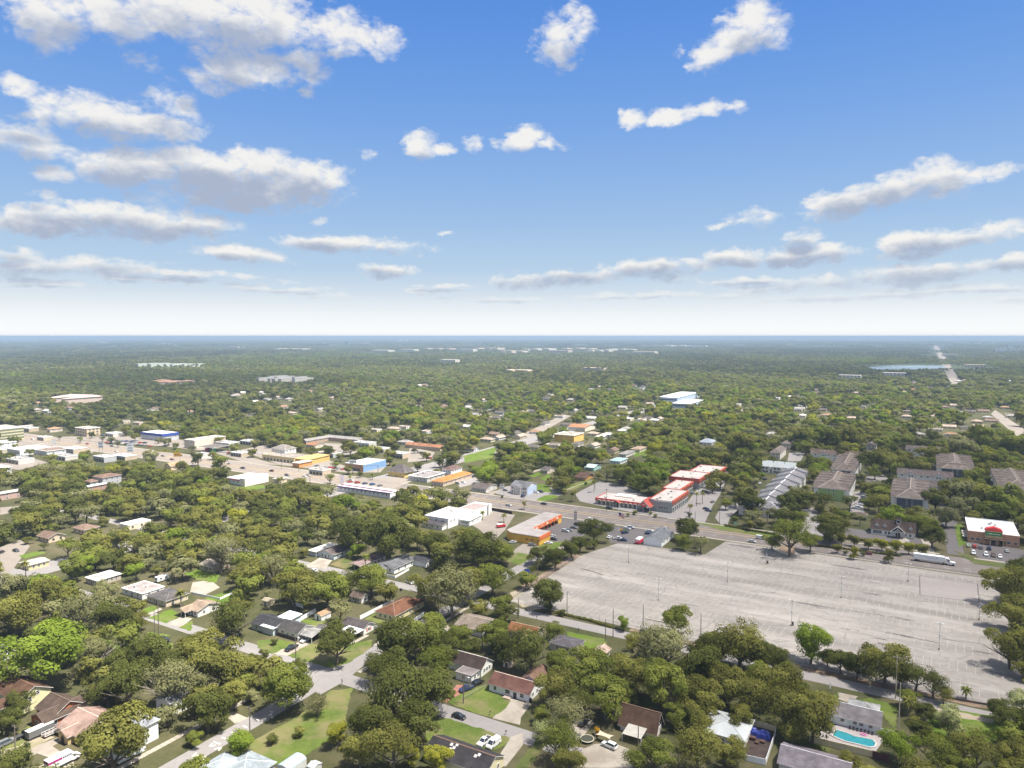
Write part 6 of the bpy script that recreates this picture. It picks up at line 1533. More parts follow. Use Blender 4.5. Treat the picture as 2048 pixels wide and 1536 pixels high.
C(14, 1489, 'suv', 'grey', 90, "dark grey car in the gravel yard at the left edge")
C(50, 1473, 'pickup', 'black', 90, "black pickup parked beside the grey cargo trailer")
C(583, 1299, 'pickup', 'black', -90, "black pickup in the driveway in front of the skirted white house")
C(611, 1283, 'sedan', 'silver', -90, "silver car under the open carport next to the black pickup")
C(918, 1436, 'sedan', 'black', 0, "black sedan parked on the street edge below the square front lawn")
C(933, 1381, 'pickup', 'navy', -110, "navy pickup on the red brick driveway")
C(955, 1369, 'suv', 'black', 80, "black car close behind the navy pickup on brick driveway")
C(969, 1487, 'pickup', 'white', -95, "white pickup parked on the grass beside a white van")
C(987, 1492, 'van', 'white', -95, "white panel van parked on the grass beside a white pickup")
C(1167, 1449, 'sedan', 'black', 85, "black open car on the bare driveway between big oaks")
C(1219, 1495, 'suv', 'white', 170, "white car on the pale court below the striped metal awning")
C(884, 1268, 'pickup', 'black', 0, "black pickup parked under oaks left of the light tan gable roof")
C(629, 1144, 'sedan', 'white', 0, "white sedan with dark windows on the street left of long narrow house")
C(820, 1167, 'suv', 'white', -20, "white car on the corner lawn behind the rusty brown hip roof")
C(32, 1103, 'sedan', 'black', 0, "black car beside the small bright lawn at far left")
for (px, py, k, c, a) in ((1131, 1064, 'suv', 'silver', 0), (1138, 1062, 'sedan', 'grey', 0), (1148, 1057, 'sedan', 'grey', 0), (1155, 1051, 'suv', 'black', 0), (1164, 1051, 'sedan', 'black', 0), (1102, 1049, 'suv', 'black', 0), (1090, 1053, 'suv', 'maroon', 0), (1084, 1058, 'sedan', 'silver', 0),
        (1105, 1074, 'sedan', 'silver', 90), (1107, 1080, 'sedan', 'black', 0), (1097, 1088, 'sedan', 'white', 30), (1064, 1092, 'suv', 'grey', 30), (1026, 1086, 'sedan', 'silver', 60)):
    C(px, py, k, c, a, None, "cars parked at the orange and yellow plaza")
for (px, py, k, c, a) in ((1215, 1062, 'suv', 'black', 60), (1219, 1076, 'sedan', 'white', 90), (1236, 1079, 'pickup', 'white', 20), (1245, 1082, 'pickup', 'navy', 20), (1250, 1067, 'suv', 'navy', 60), (1254, 1060, 'suv', 'silver', 10), (1261, 1057, 'suv', 'silver', 10), (1299, 1064, 'sedan', 'silver', 10), (1297, 1069, 'sedan', 'navy', 10)):
    C(px, py, k, c, a, None, "cars parked by the white gabled shop")
for (px, py, k, c, a) in ((1949, 1095, 'suv', 'red', 90), (1961, 1097, 'suv', 'grey', 90), (1978, 1099, 'suv', 'navy', 90), (2014, 1104, 'sedan', 'silver', 90), (1937, 1093, 'sedan', 'pale green', 90), (1947, 1108, 'suv', 'white', -90), (1972, 1111, 'suv', 'white', -90), (1987, 1113, 'suv', 'brown', -90), (2000, 1115, 'sedan', 'white', -90)):
    C(px, py, k, c, a, None, "cars parked at the brick restaurant")
for i, (px, py, c) in enumerate(((1727, 986, 'grey'), (1728, 991, 'white'), (1728, 996, 'silver'), (1726, 1001, 'navy'), (1724, 1006, 'blue'), (1721, 1011, 'white'), (1717, 1016, 'white'), (1709, 1018, 'silver'))):
    C(px, py, 'sedan' if i % 2 else 'suv', c, 0, None, "cars parked between the apartment blocks")
for (px, py, k, c, a) in ((1412, 1019, 'sedan', 'black', 0), (1417, 1023, 'sedan', 'navy', 0), (1386, 988, 'sedan', 'silver', 0), (1590, 909, 'sedan', 'white', 0), (1598, 912, 'suv', 'silver', 0), (1815, 1085, 'sedan', 'white', 90), (1885, 1054, 'suv', 'black', 90), (1046, 994, 'suv', 'navy', 90), (1072, 986, 'sedan', 'white', 0), (1081, 985, 'suv', 'black', 0),
        (1011, 982, 'sedan', 'grey', 0), (916, 968, 'suv', 'silver', 0), (926, 966, 'sedan', 'white', 0), (1218, 1018, 'suv', 'black', 0), (1425, 1005, 'sedan', 'grey', 80), (1410, 985, 'suv', 'black', 0)):
    C(px, py, k, c, a, None, "cars standing on paved yards")
q = random.Random(4)
for (x0, y0, x1, y1, n, g_) in ((634, 933, 704, 942, 9, "cars on the lot of the sky blue walled shop"), (214, 886, 300, 893, 12, "cars in front of the blue banded store"), (826, 902, 850, 909, 5, "cars at the orange-brown motel"), (30, 911, 58, 916, 5, "cars below the broad white roof"), (540, 915, 562, 917, 3, "cars at the yellow strip mall"), (226, 882, 290, 887, 8, "cars in front of the blue banded store"), (150, 866, 205, 872, 6, "cars at the cream balcony motel"), (440, 904, 475, 910, 5, "cars beside the avenue"), (100, 908, 140, 912, 5, "cars beside the avenue"), (495, 905, 530, 908, 4, "cars beside the avenue"), (700, 965, 760, 972, 5, "cars at the station shop"), (860, 918, 900, 926, 6, "cars beside the avenue"), (1500, 985, 1530, 960, 4, "cars by the metal roofed townhouses")):
    for k in range(n):
        t = k / max(1, n - 1)
        C(x0 + (x1 - x0) * t, y0 + (y1 - y0) * t + q.uniform(-.6, .6), q.choice(('sedan', 'suv', 'sedan')), q.choice(('white', 'silver', 'black', 'blue', 'navy', 'grey', 'red') if g_[13:18] != 'in fro' else ('black', 'grey')), 90 if q.random() < .7 else 75, None, g_, True)
C(1180, 1040, 'sedan', 'white', 0, "white sedan driving on the avenue past the yellow plaza")
C(1087, 1009, 'sedan', 'black', 180, "black sedan driving on the avenue past the oval lawn")
C(1504, 1085, 'sedan', 'silver', 0, "silver sedan on the avenue nearest the old parking lot fence")
C(1521, 1078, 'van', 'white', 0, "white van on the avenue behind the silver sedan")
C(1735, 1109, 'sedan', 'maroon', 180, "dark red car on the avenue between two bushy trees")
C(543, 943, 'suv', 'brown', 180, "dark brown car on the avenue right of the pink striped shop")
C(609, 954, 'sedan', 'white', 0, "leading white car waiting at the crossing signal")
C(616, 952, 'sedan', 'silver', 0, "silver car waiting at the crossing beside the white one")
C(326, 913, 'sedan', 'grey', 0, "grey car on the avenue left of the yellow sign")
C(344, 920, 'sedan', 'maroon', 0, "dark red car on the avenue below the yellow sign")
for (u_, v_, k_, c_) in ((-560, 439, 'sedan', 'silver'), (-640, 444, 'suv', 'black'), (-720, 427, 'sedan', 'white'), (-470, 427, 'suv', 'grey'), (-800, 442, 'sedan', 'red'), (-330, 443, 'suv', 'white'), (-250, 428, 'sedan', 'silver'), (-60, 443, 'sedan', 'black'), (60, 428, 'suv', 'white'), (-890, 430, 'suv', 'white'), (-760, 446, 'pickup', 'grey'), (-530, 430, 'pickup', 'navy')):
    p_ = proj(u_, v_); C(p_[0], p_[1], k_, c_, 0 if v_ < 436 else 180, None, "cars driving on the avenue", True)
C(703, 962, 'sedan', 'white', 0, "white car crossing the wide pale junction")

def wheels(o, xs, w, r_=.5):
    for x in xs:
        for sy in (-1, 1):
            b = MB(); n = 12
            P = lambda y: [(r_ * math.cos(2 * math.pi * k / n), y, r_ * math.sin(2 * math.pi * k / n)) for k in range(n)]
            b.v += P(-.16) + P(.16)
            for k in range(n): b.f.append((k, (k + 1) % n, n + (k + 1) % n, n + k)); b.m.append(0)
            b.f.append(tuple(range(n))[::-1]); b.m.append(0); b.f.append(tuple(range(n, 2 * n))); b.m.append(0)
            b.build("wheel", BLACKR, o, (x, sy * (w / 2 - .18), r_))
# semi trailer truck
x, y = at(1868, 1126)
o = thing("semi_truck", "long white semi trailer truck driving right on the avenue", "truck", (x, y, .05), 0)
LAND.append(("white semi truck", x, y))
b = MB(); b.box(-9.5, -1.28, 1.15, 4.6, 1.28, 4.05, 0, True); b.build("trailer", mat((.74, .76, .76), .5, .06, .4), o)
b = MB()
rr = random.Random(8); xx = -6.0
while xx < 1.5:
    ww_ = rr.uniform(.5, 1.1); b.box(xx, -1.31, 2.6, xx + ww_, -1.285, rr.choice((3.2, 3.4))); xx += ww_ + .25
b.build("lettering", mat((.58, .64, .66), .6), o)
b = MB(); b.box(-9.5, -1.3, 1.0, 4.6, -1.2, 1.2); b.box(-9.4, -.5, .75, 4.4, .5, 1.14, 0, True); b.build("chassis", mat((.1, .1, .1), .7), o)
c_ = profile_mesh("cab", [(5.0, .6), (5.0, 3.6), (6.4, 3.7), (7.0, 2.9), (7.3, 2.0), (9.4, 1.75), (9.6, 1.2), (9.5, .6)], 2.4, paint(CARN['white'])); link("cab", c_, o)
b = MB(); b.box(6.9, -1.0, 2.05, 7.2, 1.0, 2.85); b.box(5.9, -1.22, 2.1, 6.8, 1.22, 2.8); b.build("windows", glass(), o)
for sy in (-1, 1):
    b = MB(); b.box(9.5, sy * .8 - .2, .95, 9.62, sy * .8 + .2, 1.25); b.build("headlight", LAMPM, o)
wheels(o, (-8.4, -7.2, 4.2, 5.4, 8.6), 2.5)
keep_poly([(1828, 1104), (1912, 1112), (1912, 1138), (1828, 1130)], proj(x, y)[2])
# moving truck
x, y = at(119, 1534)
o = thing("moving_truck", "white box truck with magenta stripe parked on the driveway at bottom left", "truck", (x, y, .08), R(90))
b = MB(); b.box(-3.4, -1.2, .9, 3.0, 1.2, 3.4, 0, True); b.build("cargo_box", mat((.74, .77, .79), .5, .05, .4), o)
b = MB(); b.box(-3.45, -1.23, 2.5, .2, -1.2, 3.1); b.box(-3.43, -1.2, 2.5, -3.4, 1.2, 3.1); b.build("stripe", mat((.40, .03, .20), .5), o)
b = MB(); xx = .4
for k in range(5): b.box(xx, -1.23, 2.55, xx + .34, -1.2, 3.0); xx += .48
b.build("lettering", mat((.08, .06, .1), .5), o)
link("cab", profile_mesh("cab", [(3.05, .6), (3.05, 2.3), (3.9, 2.35), (4.5, 1.6), (5.3, 1.4), (5.4, .6)], 2.1, paint(CARN['white'])), o)
b = MB(); b.box(3.3, -1.06, 1.55, 4.1, 1.06, 2.15); b.build("windows", glass(), o)
wheels(o, (-2.2, 4.3), 2.3, .42)
keep_poly([(92, 1500), (145, 1495), (145, 1536), (92, 1536)], proj(x, y)[2])
# cargo trailer, utility trailer, camper, food truck, red lorry
x, y = at(80, 1470)
o = thing("cargo_trailer", "grey enclosed cargo trailer with pale roof in the gravel yard", "trailer", (x, y, .08), R(90))
b = MB(); b.box(-3.6, -1.2, .6, 3.6, 1.2, 2.7, 0, True, top=1); b.build("body", [mat((.15, .15, .15), .6), mat((.62, .62, .60), .6)], o); wheels(o, (-.6, .4), 2.5, .36)
b = MB(); b.tube([(3.6, .5, .6), (4.8, 0, .55)], .06, 4); b.tube([(3.6, -.5, .6), (4.8, 0, .55)], .06, 4); b.build("tow_bar", mat((.1, .1, .1), .6), o)
keep_poly([(58, 1450), (100, 1450), (100, 1486), (58, 1486)], proj(x, y)[2])
x, y = at(102, 1470)
o = thing("utility_trailer", "open utility trailer with white rails beside the pinkish tan roofed house", "trailer", (x, y, .08), R(90))
b = MB(); b.box(-2.2, -1, .5, 2.2, 1, .65, 0, True); b.build("deck", mat((.12, .09, .08), .8), o)
for sy in (-1, 1):
    b = MB(); b.box(-2.2, sy * .98 - .04, .65, 2.2, sy * .98 + .04, .75, 0, True); b.box(-2.2, sy * .98 - .04, 1.3, 2.2, sy * .98 + .04, 1.4, 0, True)
    for k in range(5): b.box(-2.2 + k * 1.07, sy * .98 - .04, .75, -2.1 + k * 1.07, sy * .98 + .04, 1.3)
    b.build("rail", TRIM, o)
wheels(o, (0,), 2.2, .33)
x, y = at(325, 1162)
o = thing("camper", "white camper trailer parked behind the pinkish flat roofed house", "camper", (x, y, .08), R(90))
link("body", profile_mesh("body", [(-3.4, .6), (-3.3, 2.7), (2.6, 2.75), (3.5, 2.0), (3.4, .6)], 2.4, mat((.74, .74, .72), .5)), o)
b = MB(); b.box(-2, -1.24, 1.5, -1, -1.2, 2.1); b.box(.6, -1.24, 1.5, 1.8, -1.2, 2.1); b.box(-3.38, -.7, 1.5, -3.3, .7, 2.2); b.build("windows", glass(), o)
b = MB(); b.box(-3.2, -1.23, 1.0, 3.2, -1.2, 1.2); b.build("stripe", mat((.35, .34, .36), .6), o); wheels(o, (-.5, .5), 2.4, .34)
keep_poly([(312, 1144), (338, 1144), (338, 1166), (312, 1166)], proj(x, y)[2])
x, y = at(1279, 1086)
o = thing("food_truck", "red food truck with white top beside the white gabled shop", "truck", (x, y, .08), R(90))
b = MB(); b.box(-3.6, -1.3, .6, 2.6, 1.3, 2.5, 0, True); b.build("body", mat((.60, .04, .08), .45), o)
b = MB(); b.box(-3.62, -1.32, 2.5, 2.62, 1.32, 3.1, 0, True); b.build("upper_body", mat((.72, .70, .70), .5), o)
b = MB(); b.box(-3.64, -.9, 1.5, -3.6, .9, 2.3); b.build("serving_hatch", mat((.76, .5, .5), .5), o)
b = MB()
for k in range(4): b.box(-3.66, -.7 + k * .38, 1.75, -3.64, -.45 + k * .38, 2.1)
b.build("lettering", mat((.6, .05, .1), .5), o)
link("cab", profile_mesh("cab", [(2.65, .6), (2.65, 2.3), (3.2, 2.3), (3.6, 1.5), (4.2, 1.3), (4.2, .6)], 2.1, mat((.60, .04, .08), .45)), o); wheels(o, (-2.4, 3.3), 2.4, .42)
keep_poly([(1266, 1070), (1290, 1070), (1290, 1092), (1266, 1092)], proj(x, y)[2])
x, y = at(1001, 1055)
o = thing("red_truck", "red truck with white roof half hidden behind the yellow plaza corner", "truck", (x, y, .08), R(60))
b = MB(); b.box(-2.6, -1.1, .6, 1.6, 1.1, 2.2, 0, True, top=1); b.build("body", [mat((.5, .04, .04), .45), mat((.7, .66, .64), .5)], o)
link("cab", profile_mesh("cab", [(1.65, .6), (1.65, 2.0), (2.4, 2.05), (2.9, 1.3), (3.4, 1.2), (3.4, .6)], 2.0, mat((.5, .04, .04), .45)), o); wheels(o, (-1.6, 2.6), 2.1, .4)

# ------------------------------------------------------------------ poles, lamps, signs
WOOD = mat((.17, .14, .12), .9, .2, 1.5, key='polewood'); STEEL = mat((.36, .36, .37), .5, .1, 1.0, metal=.3, key='steel'); PALE = mat((.50, .43, .34), .9, .15, 1.5, key='palewood'); DARKM = mat((.04, .04, .045), .6, .1, 1.0, key='darkmetal')
def keep_pole(x, y, hgt):
    a, c = proj(x, y, 0), proj(x, y, hgt)
    keep_poly([(c[0] - 2, c[1]), (c[0] + 2, c[1]), (a[0] + 2, a[1]), (a[0] - 2, a[1])], a[2])
def utility_pole(px, py, hgt, label=None, m=None, arm=True, lamp=False, rz=0):
    x, y = at(px, py)
    o = thing("utility_pole", label, "pole", (x, y, 0), R(rz))
    b = MB(); b.tube([(0, 0, -.2), (0, 0, hgt)], [.19, .12], 7); b.build("pole", m or WOOD, o)
    if arm:
        b = MB(); b.box(-1.2, -.14, hgt - .9, 1.2, -.02, hgt - .72, 0, True); a = b.build("crossarm", m or WOOD, o)
        for t in (-1.05, -.45, .45, 1.05):
            b = MB(); b.tube([(t, -.08, hgt - .72), (t, -.08, hgt - .45)], .05, 5); b.build("insulator", STEEL, a)
    if lamp:
        b = MB(); b.tube([(0, 0, hgt - .6), (1.0, -.3, hgt), (2.2, -.5, hgt + .1)], .05, 5); a = b.build("lamp_arm", STEEL, o)
        b = MB(); b.box(2.0, -.65, hgt, 2.7, -.38, hgt + .15, 0, True); b.build("lamp_head", LAMPM, a)
    if label is None: AUTO.append((o, "utility pole" if not lamp else "street lamp pole", x, y, "poles along the streets", "poles"))
    keep_pole(x, y, hgt)
    return o
U_ = utility_pole
U_(310, 1278, 12, "shorter of the two wooden poles by the black estate car", arm=False); U_(318, 1273, 14.5, "taller of the two wooden poles by the black estate car", arm=False)
for a in ((1037, 1236, 8.5), (1211, 1283, 9), (1226, 1276, 12), (1286, 1266, 11.5), (1401, 1293, 13), (500, 1467, 8.5), (31, 1505, 8.5), (1276, 1508, 8.5)): U_(*a, arm=(a[0] in (31, 500)))
for a in ((592, 1331, 11), (927, 1407, 9.5), (1134, 1233, 11), (1075, 1151, 9), (1110, 989, 12), (1320, 1018, 9), (1276, 980, 9)): U_(*a, arm=False, lamp=True)
U_(1797, 1468, 16, "tall pale bare pole leaning beside the fence of the white pool house", PALE, arm=False); U_(1791, 1398, 15, "pale wooden pole behind the tall bare one at the street end", PALE)
for a in ((1048, 999, 13), (1439, 1050, 14), (1213, 1023, 16), (78, 870, 11), (46, 877, 9), (122, 873, 9), (180, 882, 10), (563, 937, 14), (598, 943, 12), (705, 949, 12), (870, 930, 14), (780, 928, 13), (745, 930, 12), (1190, 978, 13), (1390, 1050, 9), (1005, 930, 12), (1163, 845, 13), (1194, 815, 15), (1050, 795, 14), (928, 795, 12), (1455, 880, 12), (1600, 850, 14), (1760, 845, 12), (410, 1010, 9)):
    U_(*a, arm=a[2] > 11)
def lot_lamp(px, py, hgt=10, bin_=False):
    x, y = at(px, py)
    o = thing("lot_lamp", None, "lamp post", (x, y, 0), 0, "lamp posts on the old parking lot")
    b = MB(); b.tube([(0, 0, 0), (0, 0, .8)], [.34, .32], 10); b.build("concrete_base", M_CONC, o)
    b = MB(); b.tube([(0, 0, .8), (0, 0, hgt)], [.1, .07], 8); b.build("pole", STEEL, o)
    b = MB(); b.box(-.85, -.05, hgt - .1, .85, .05, hgt, 0, True); a = b.build("lamp_arm", STEEL, o)
    for s_ in (-1, 1):
        b = MB(); b.box(s_ * .85 - .35, -.2, hgt - .08, s_ * .85 + .35, .2, hgt + .14, 0, True); b.build("lamp_head", LAMPM, a)
    b = MB(); b.box(-.26, -.22, hgt * .52, .26, .22, hgt * .52 + .8, 0, True); b.build("junction_box", mat((.55, .6, .62), .5), o)
    AUTO.append((o, "thin dark lamp post", x, y, "lamp posts on the old parking lot", "lamps"))
    keep_pole(x, y, hgt)
for a in ((1257, 1126, 8.5), (1317, 1201, 10), (1455, 1164, 10), (1533, 1128, 8.5), (1583, 1252, 11), (1682, 1196, 10), (1878, 1300, 10.5), (1816, 1163, 9), (1958, 1240, 10)): lot_lamp(*a)
def trash(px, py, c, label, s_=1.0):
    x, y = at(px, py); o = thing("trash_bin", label, "bin", (x, y, .06))
    b = MB(); b.prism([(-.35 * s_, -.35 * s_), (.35 * s_, -.35 * s_), (.35 * s_, .35 * s_), (-.35 * s_, .35 * s_)], 0, 1.05 * s_); b.build("body", mat(c, .6), o)
    b = MB(); b.box(-.4 * s_, -.42 * s_, 1.05 * s_, .4 * s_, .4 * s_, 1.15 * s_, 0, True); b.build("lid", mat(tuple(a * .7 for a in c), .6), o)
trash(1585, 1251, (.03, .025, .02), "black rubbish bin at foot of the lamp post nearest the lot's lower trees", 1.2); trash(1535, 1127, (.03, .025, .02), "black rubbish bin at foot of the lamp post near the avenue trees", 1.2)
trash(782, 1266, (.03, .06, .16), "blue wheelie bin in front of the white vinyl fence"); trash(802, 1182, (.03, .03, .035), "black wheelie bin at the corner street"); trash(52, 1493, (.02, .02, .02), "black wheelie bin beside the wooden pole at lower left"); trash(1061, 1404, (.03, .04, .05), "dark wheelie bin at the end of the white house with reddish brown roof")
trash(57, 1495, (.03, .05, .03), "dark green wheelie bin next to the black one at lower left"); trash(480, 1272, (.03, .04, .06), "dark bin beside the driveway left of the skirted white house")
def post_sign(name, label, px, py, hgt, w, h_, face, c, m=None, cat="sign", two=False, letters=None):
    x, y = at(px, py); o = thing(name, label, cat, (x, y, 0), R(face))
    for t in ((-w * .35, w * .35) if two else (0,)):
        b = MB(); b.tube([(t, .06, -.1), (t, .06, hgt)], .12 if hgt > 5 else .05, 6); b.build("post", m or STEEL, o)
    b = MB(); b.box(-w / 2, -.12, hgt - h_, w / 2, 0, hgt, 0, True); p = b.build("board", mat(c, .5), o)
    b = MB(); b.box(-w / 2 - .1, -.1, hgt, w / 2 + .1, .02, hgt + .12, 0, True); b.box(-w / 2 - .1, -.1, hgt - h_ - .12, w / 2 + .1, .02, hgt - h_, 0, True); b.build("frame", DARKM, p)
    if letters:
        b = MB(); rr = random.Random(px); 
        for row in range(letters):
            xx = -w * .38; zz = hgt - h_ * (row + .75) / letters
            while xx < w * .34:
                a = rr.uniform(.04, .1) * w; b.box(xx, -.14, zz, xx + a, -.121, zz + h_ * .4 / letters); xx += a + .03 * w
        b.build("lettering", mat((.12, .12, .14), .6), p)
    keep_pole(x, y, hgt)
post_sign("roadside_sign", "white roadside board on two posts in front of the columned white house", 1004, 992, 9, 3.4, 3.6, 20, (.72, .74, .70), None, "sign", True, 2)
post_sign("roadside_sign", "big white billboard between treetops left of the avenue", 261, 912, 12, 6.5, 7.5, 30, (.70, .74, .78), DARKM, "billboard", True, 3)
post_sign("roadside_sign", "tall dark sign with two white boards left of the big white billboard", 202, 905, 11, 5, 6, 30, (.55, .6, .62), DARKM, "sign", True, 2)
post_sign("roadside_sign", "plain white sign panel near the far left avenue shops", 108, 893, 8, 5, 5, 30, (.72, .72, .70), None, "sign", True)
post_sign("roadside_sign", "yellow sign board on the avenue by the lone bare-branched tree", 355, 924, 9, 7, 3.6, 30, (.70, .38, .03), None, "sign", True, 1)
post_sign("roadside_sign", "tall white and red sign rising beside the purple striped station shop", 684, 972, 9, 3.6, 7, 30, (.74, .66, .68), None, "sign", False, None)
post_sign("roadside_sign", "black and white sign on a tall pole above the sky blue walled shop", 706, 949, 13, 6.5, 3.2, 30, (.6, .63, .62), DARKM, "sign", False, 1)
post_sign("roadside_sign", "slender white shop sign at the kerb of the plaza car park", 1151, 1046, 8, 2.2, 5.5, 20, (.72, .62, .56), None, "sign", False, 3)
post_sign("street_sign", "small green board in the hedge in front of grey gabled apartments", 1471, 1054, 3.2, 2.2, 1.4, 30, (.16, .40, .28))
post_sign("street_sign", "stop sign seen from behind at the street corner lawn", 684, 1374, 2.6, .9, .9, 150, (.30, .30, .30))
post_sign("street_sign", "blue sign board on a post at the lot's left corner", 1054, 1160, 5.5, 2.6, 1.6, 30, (.06, .10, .42))
post_sign("street_sign", "white post marker on the verge near the pool house drive", 1660, 1382, 2.4, .4, 1.6, 30, (.76, .75, .72))
x, y = at(684, 972); 
# flag
x, y = at(1237, 1062)
o = thing("flagpole", "white flagpole with a red, white and blue flag by the shop car park", "flagpole", (x, y, 0))
b = MB(); b.tube([(0, 0, 0), (0, 0, 17)], [.14, .07], 8); b.build("pole", TRIM, o)
fl = None
for k in range(7):
    b = MB(); z0_, z1_ = 9.3 + k * .36, 9.66 + k * .36
    for i in range(6):
        a0, a1 = .1 + i * .6, .1 + (i + 1) * .6
        s0, s1 = math.sin(a0 * 2) * .2, math.sin(a1 * 2) * .2
        b.quad([(a0, s0, z0_ - a0 * .35), (a1, s1, z0_ - a1 * .35), (a1, s1, z1_ - a1 * .35), (a0, s0, z1_ - a0 * .35)], 0)
    m_ = mat((.45, .04, .06), .8, key='flagred') if k % 2 == 0 else mat((.7, .68, .68), .8, key='flagwhite')
    if fl is None: fl = b.build("flag", m_, o)
    else: b.build("stripe", m_, fl)
b = MB()
for i in range(2):
    a0, a1 = .1 + i * .7, .1 + (i + 1) * .7; s0, s1 = math.sin(a0 * 2) * .2 - .03, math.sin(a1 * 2) * .2 - .03
    b.quad([(a0, s0, 10.4 - a0 * .35), (a1, s1, 10.4 - a1 * .35), (a1, s1, 11.86 - a1 * .35), (a0, s0, 11.86 - a0 * .35)])
b.build("canton", mat((.03, .04, .2), .8), fl)
keep_pole(x, y, 17)
# traffic signal
def signal(px, py, rz, L, label):
    x, y = at(px, py); o = thing("traffic_signal", label, "traffic light", (x, y, 0), R(rz))
    b = MB(); b.tube([(0, 0, 0), (0, 0, 7)], [.22, .16], 8); b.build("pole", DARKM, o)
    b = MB(); b.tube([(0, 0, 6.4), (L, 0, 6.9)], [.13, .08], 6); a = b.build("mast_arm", DARKM, o)
    for k in range(3):
        t = L * (.45 + .25 * k); b = MB(); b.box(t - .22, -.25, 5.7, t + .22, .25, 7.0, 0, True); b.build("signal_head", mat((.35, .25, .03), .5), a)
    keep_pole(x, y, 7)
signal(620, 968, 55, 17, "traffic signal with long mast arm at the near side of the crossing"); signal(756, 946, 215, 14, "traffic signal at the far corner of the crossing")

# ------------------------------------------------------------------ fences and walls
VINYL = mat((.76, .77, .78), .5, .05, .8, key='vinyl'); TANV = mat((.62, .54, .36), .7, .1, .8, key='tanvinyl'); MAROON = mat((.10, .045, .05), .8, .2, .8, key='maroonfence'); SCREEN = mat((.035, .03, .03), .9, .2, .8, key='screen')
def fence(label, pts, m, hgt=1.8, seg=2.4, land=None, name="fence", photo=True):
    P = [at(*p) for p in pts] if photo else pts
    o = thing(name, label, "fence", (P[0][0], P[0][1], 0))
    x0, y0 = P[0]
    for (ax, ay), (bx, by) in zip(P[:-1], P[1:]):
        L = math.hypot(bx - ax, by - ay); n = max(1, round(L / seg)); ang = math.atan2(by - ay, bx - ax); s_ = L / n
        b = MB(); b.box(.06, -.03, .08, s_ - .06, .03, hgt, 0, True)
        for k in range(int(s_ / .3)): b.box(.1 + k * .3, -.045, .12, .1 + k * .3 + .24, -.03, hgt - .06)
        b.box(.06, -.05, hgt - .04, s_ - .06, .05, hgt + .05, 0, True)
        pm_ = b.mesh("panel", m)
        b = MB(); b.box(-.07, -.07, 0, .07, .07, hgt + .15); b.quad([(-.1, -.1, hgt + .15), (.1, -.1, hgt + .15), (.1, .1, hgt + .15), (-.1, .1, hgt + .15)]); pp = b.mesh("post", m)
        for k in range(n):
            dx, dy = ax - x0 + math.cos(ang) * s_ * k, ay - y0 + math.sin(ang) * s_ * k
            link("panel", pm_, o, (dx, dy, 0), ang); link("post", pp, o, (dx, dy, 0), ang)
    link("post", pp, o, (P[-1][0] - x0, P[-1][1] - y0, 0), ang)
    for (ax, ay), (bx, by) in zip(P[:-1], P[1:]):
        A0, B0, A1, B1 = proj(ax, ay), proj(bx, by), proj(ax, ay, hgt), proj(bx, by, hgt)
        keep_poly([A0[:2], B0[:2], B1[:2], A1[:2]], (A0[2] + B0[2]) / 2)
    if land: LAND.append((land, sum(p[0] for p in P) / len(P), sum(p[1] for p in P) / len(P)))
    return o
F_ = fence
F_("white vinyl fence enclosing two sides of the cream house with rusty brown hip roof", [(742, 1258), (792, 1270), (848, 1232)], VINYL)
F_("white vinyl fence running up the left side of the rusty brown hip roofed house", [(720, 1240), (787, 1206)], VINYL)
F_("white vinyl fence between the garden shed and skirted white house", [(600, 1243), (631, 1225)], VINYL)
F_("short white fence under the trees left of little white house", [(586, 1210), (606, 1217)], VINYL)
F_("white vinyl fence around the dark yard with the blue tarp", [(1488, 1521), (1531, 1531), (1551, 1472)], VINYL)
F_("white vinyl fence at the right end of the white pool house", [(1754, 1468), (1796, 1477)], VINYL, 2.0)
F_("tan vinyl fence along the near side of the swimming pool", [(1619, 1485), (1744, 1515)], TANV, 2.0)
F_("tan fence behind the dark yard under the leaning oak trunk", [(1500, 1450), (1552, 1464)], TANV, 1.8)
F_("dark maroon fence continuing right from the tan pool fence", [(1745, 1517), (1778, 1526)], MAROON, 2.2)
F_("white wall along the pavement beside the bright white bungalow", [(747, 1147), (790, 1157), (818, 1141)], VINYL, 1.2)
F_("white boundary wall beside the bright sunny lawn and pale drive", [(383, 1188), (440, 1200), (480, 1181)], VINYL, 1.0)
F_("black screen fence between the white flat complex and the avenue", [(972, 1019), (1024, 1029)], SCREEN, 2.0, 3.0)
F_("low brick retaining wall along the lot's lower right corner", [(1888, 1396), (1990, 1414)], mat((.16, .12, .11), .9, .2), .7, 3)
F_("pale low wall along the street beside the oval lawn", [(1128, 982), (1184, 962)], mat((.55, .47, .38), .9, .1), .7, 3)
F_("cream fence beside pale house behind two small lawns", [(1052, 950), (1084, 940)], mat((.62, .56, .5), .8), 1.5, 3)
M_LINK = bpy.data.materials.new("chain_link"); M_LINK.use_nodes = True
t_ = M_LINK.node_tree; b_ = t_.nodes['Principled BSDF']
b_.inputs['Base Color'].default_value = (.22, .22, .22, 1); b_.inputs['Metallic'].default_value = .4; b_.inputs['Roughness'].default_value = .5
gp_ = nd(t_, 'ShaderNodeNewGeometry').outputs['Position']
w1 = nd(t_, 'ShaderNodeTexChecker', ins={'Vector': gp_, 'Scale': 14.0}).outputs['Fac']
b_.inputs['Alpha'].default_value = .22
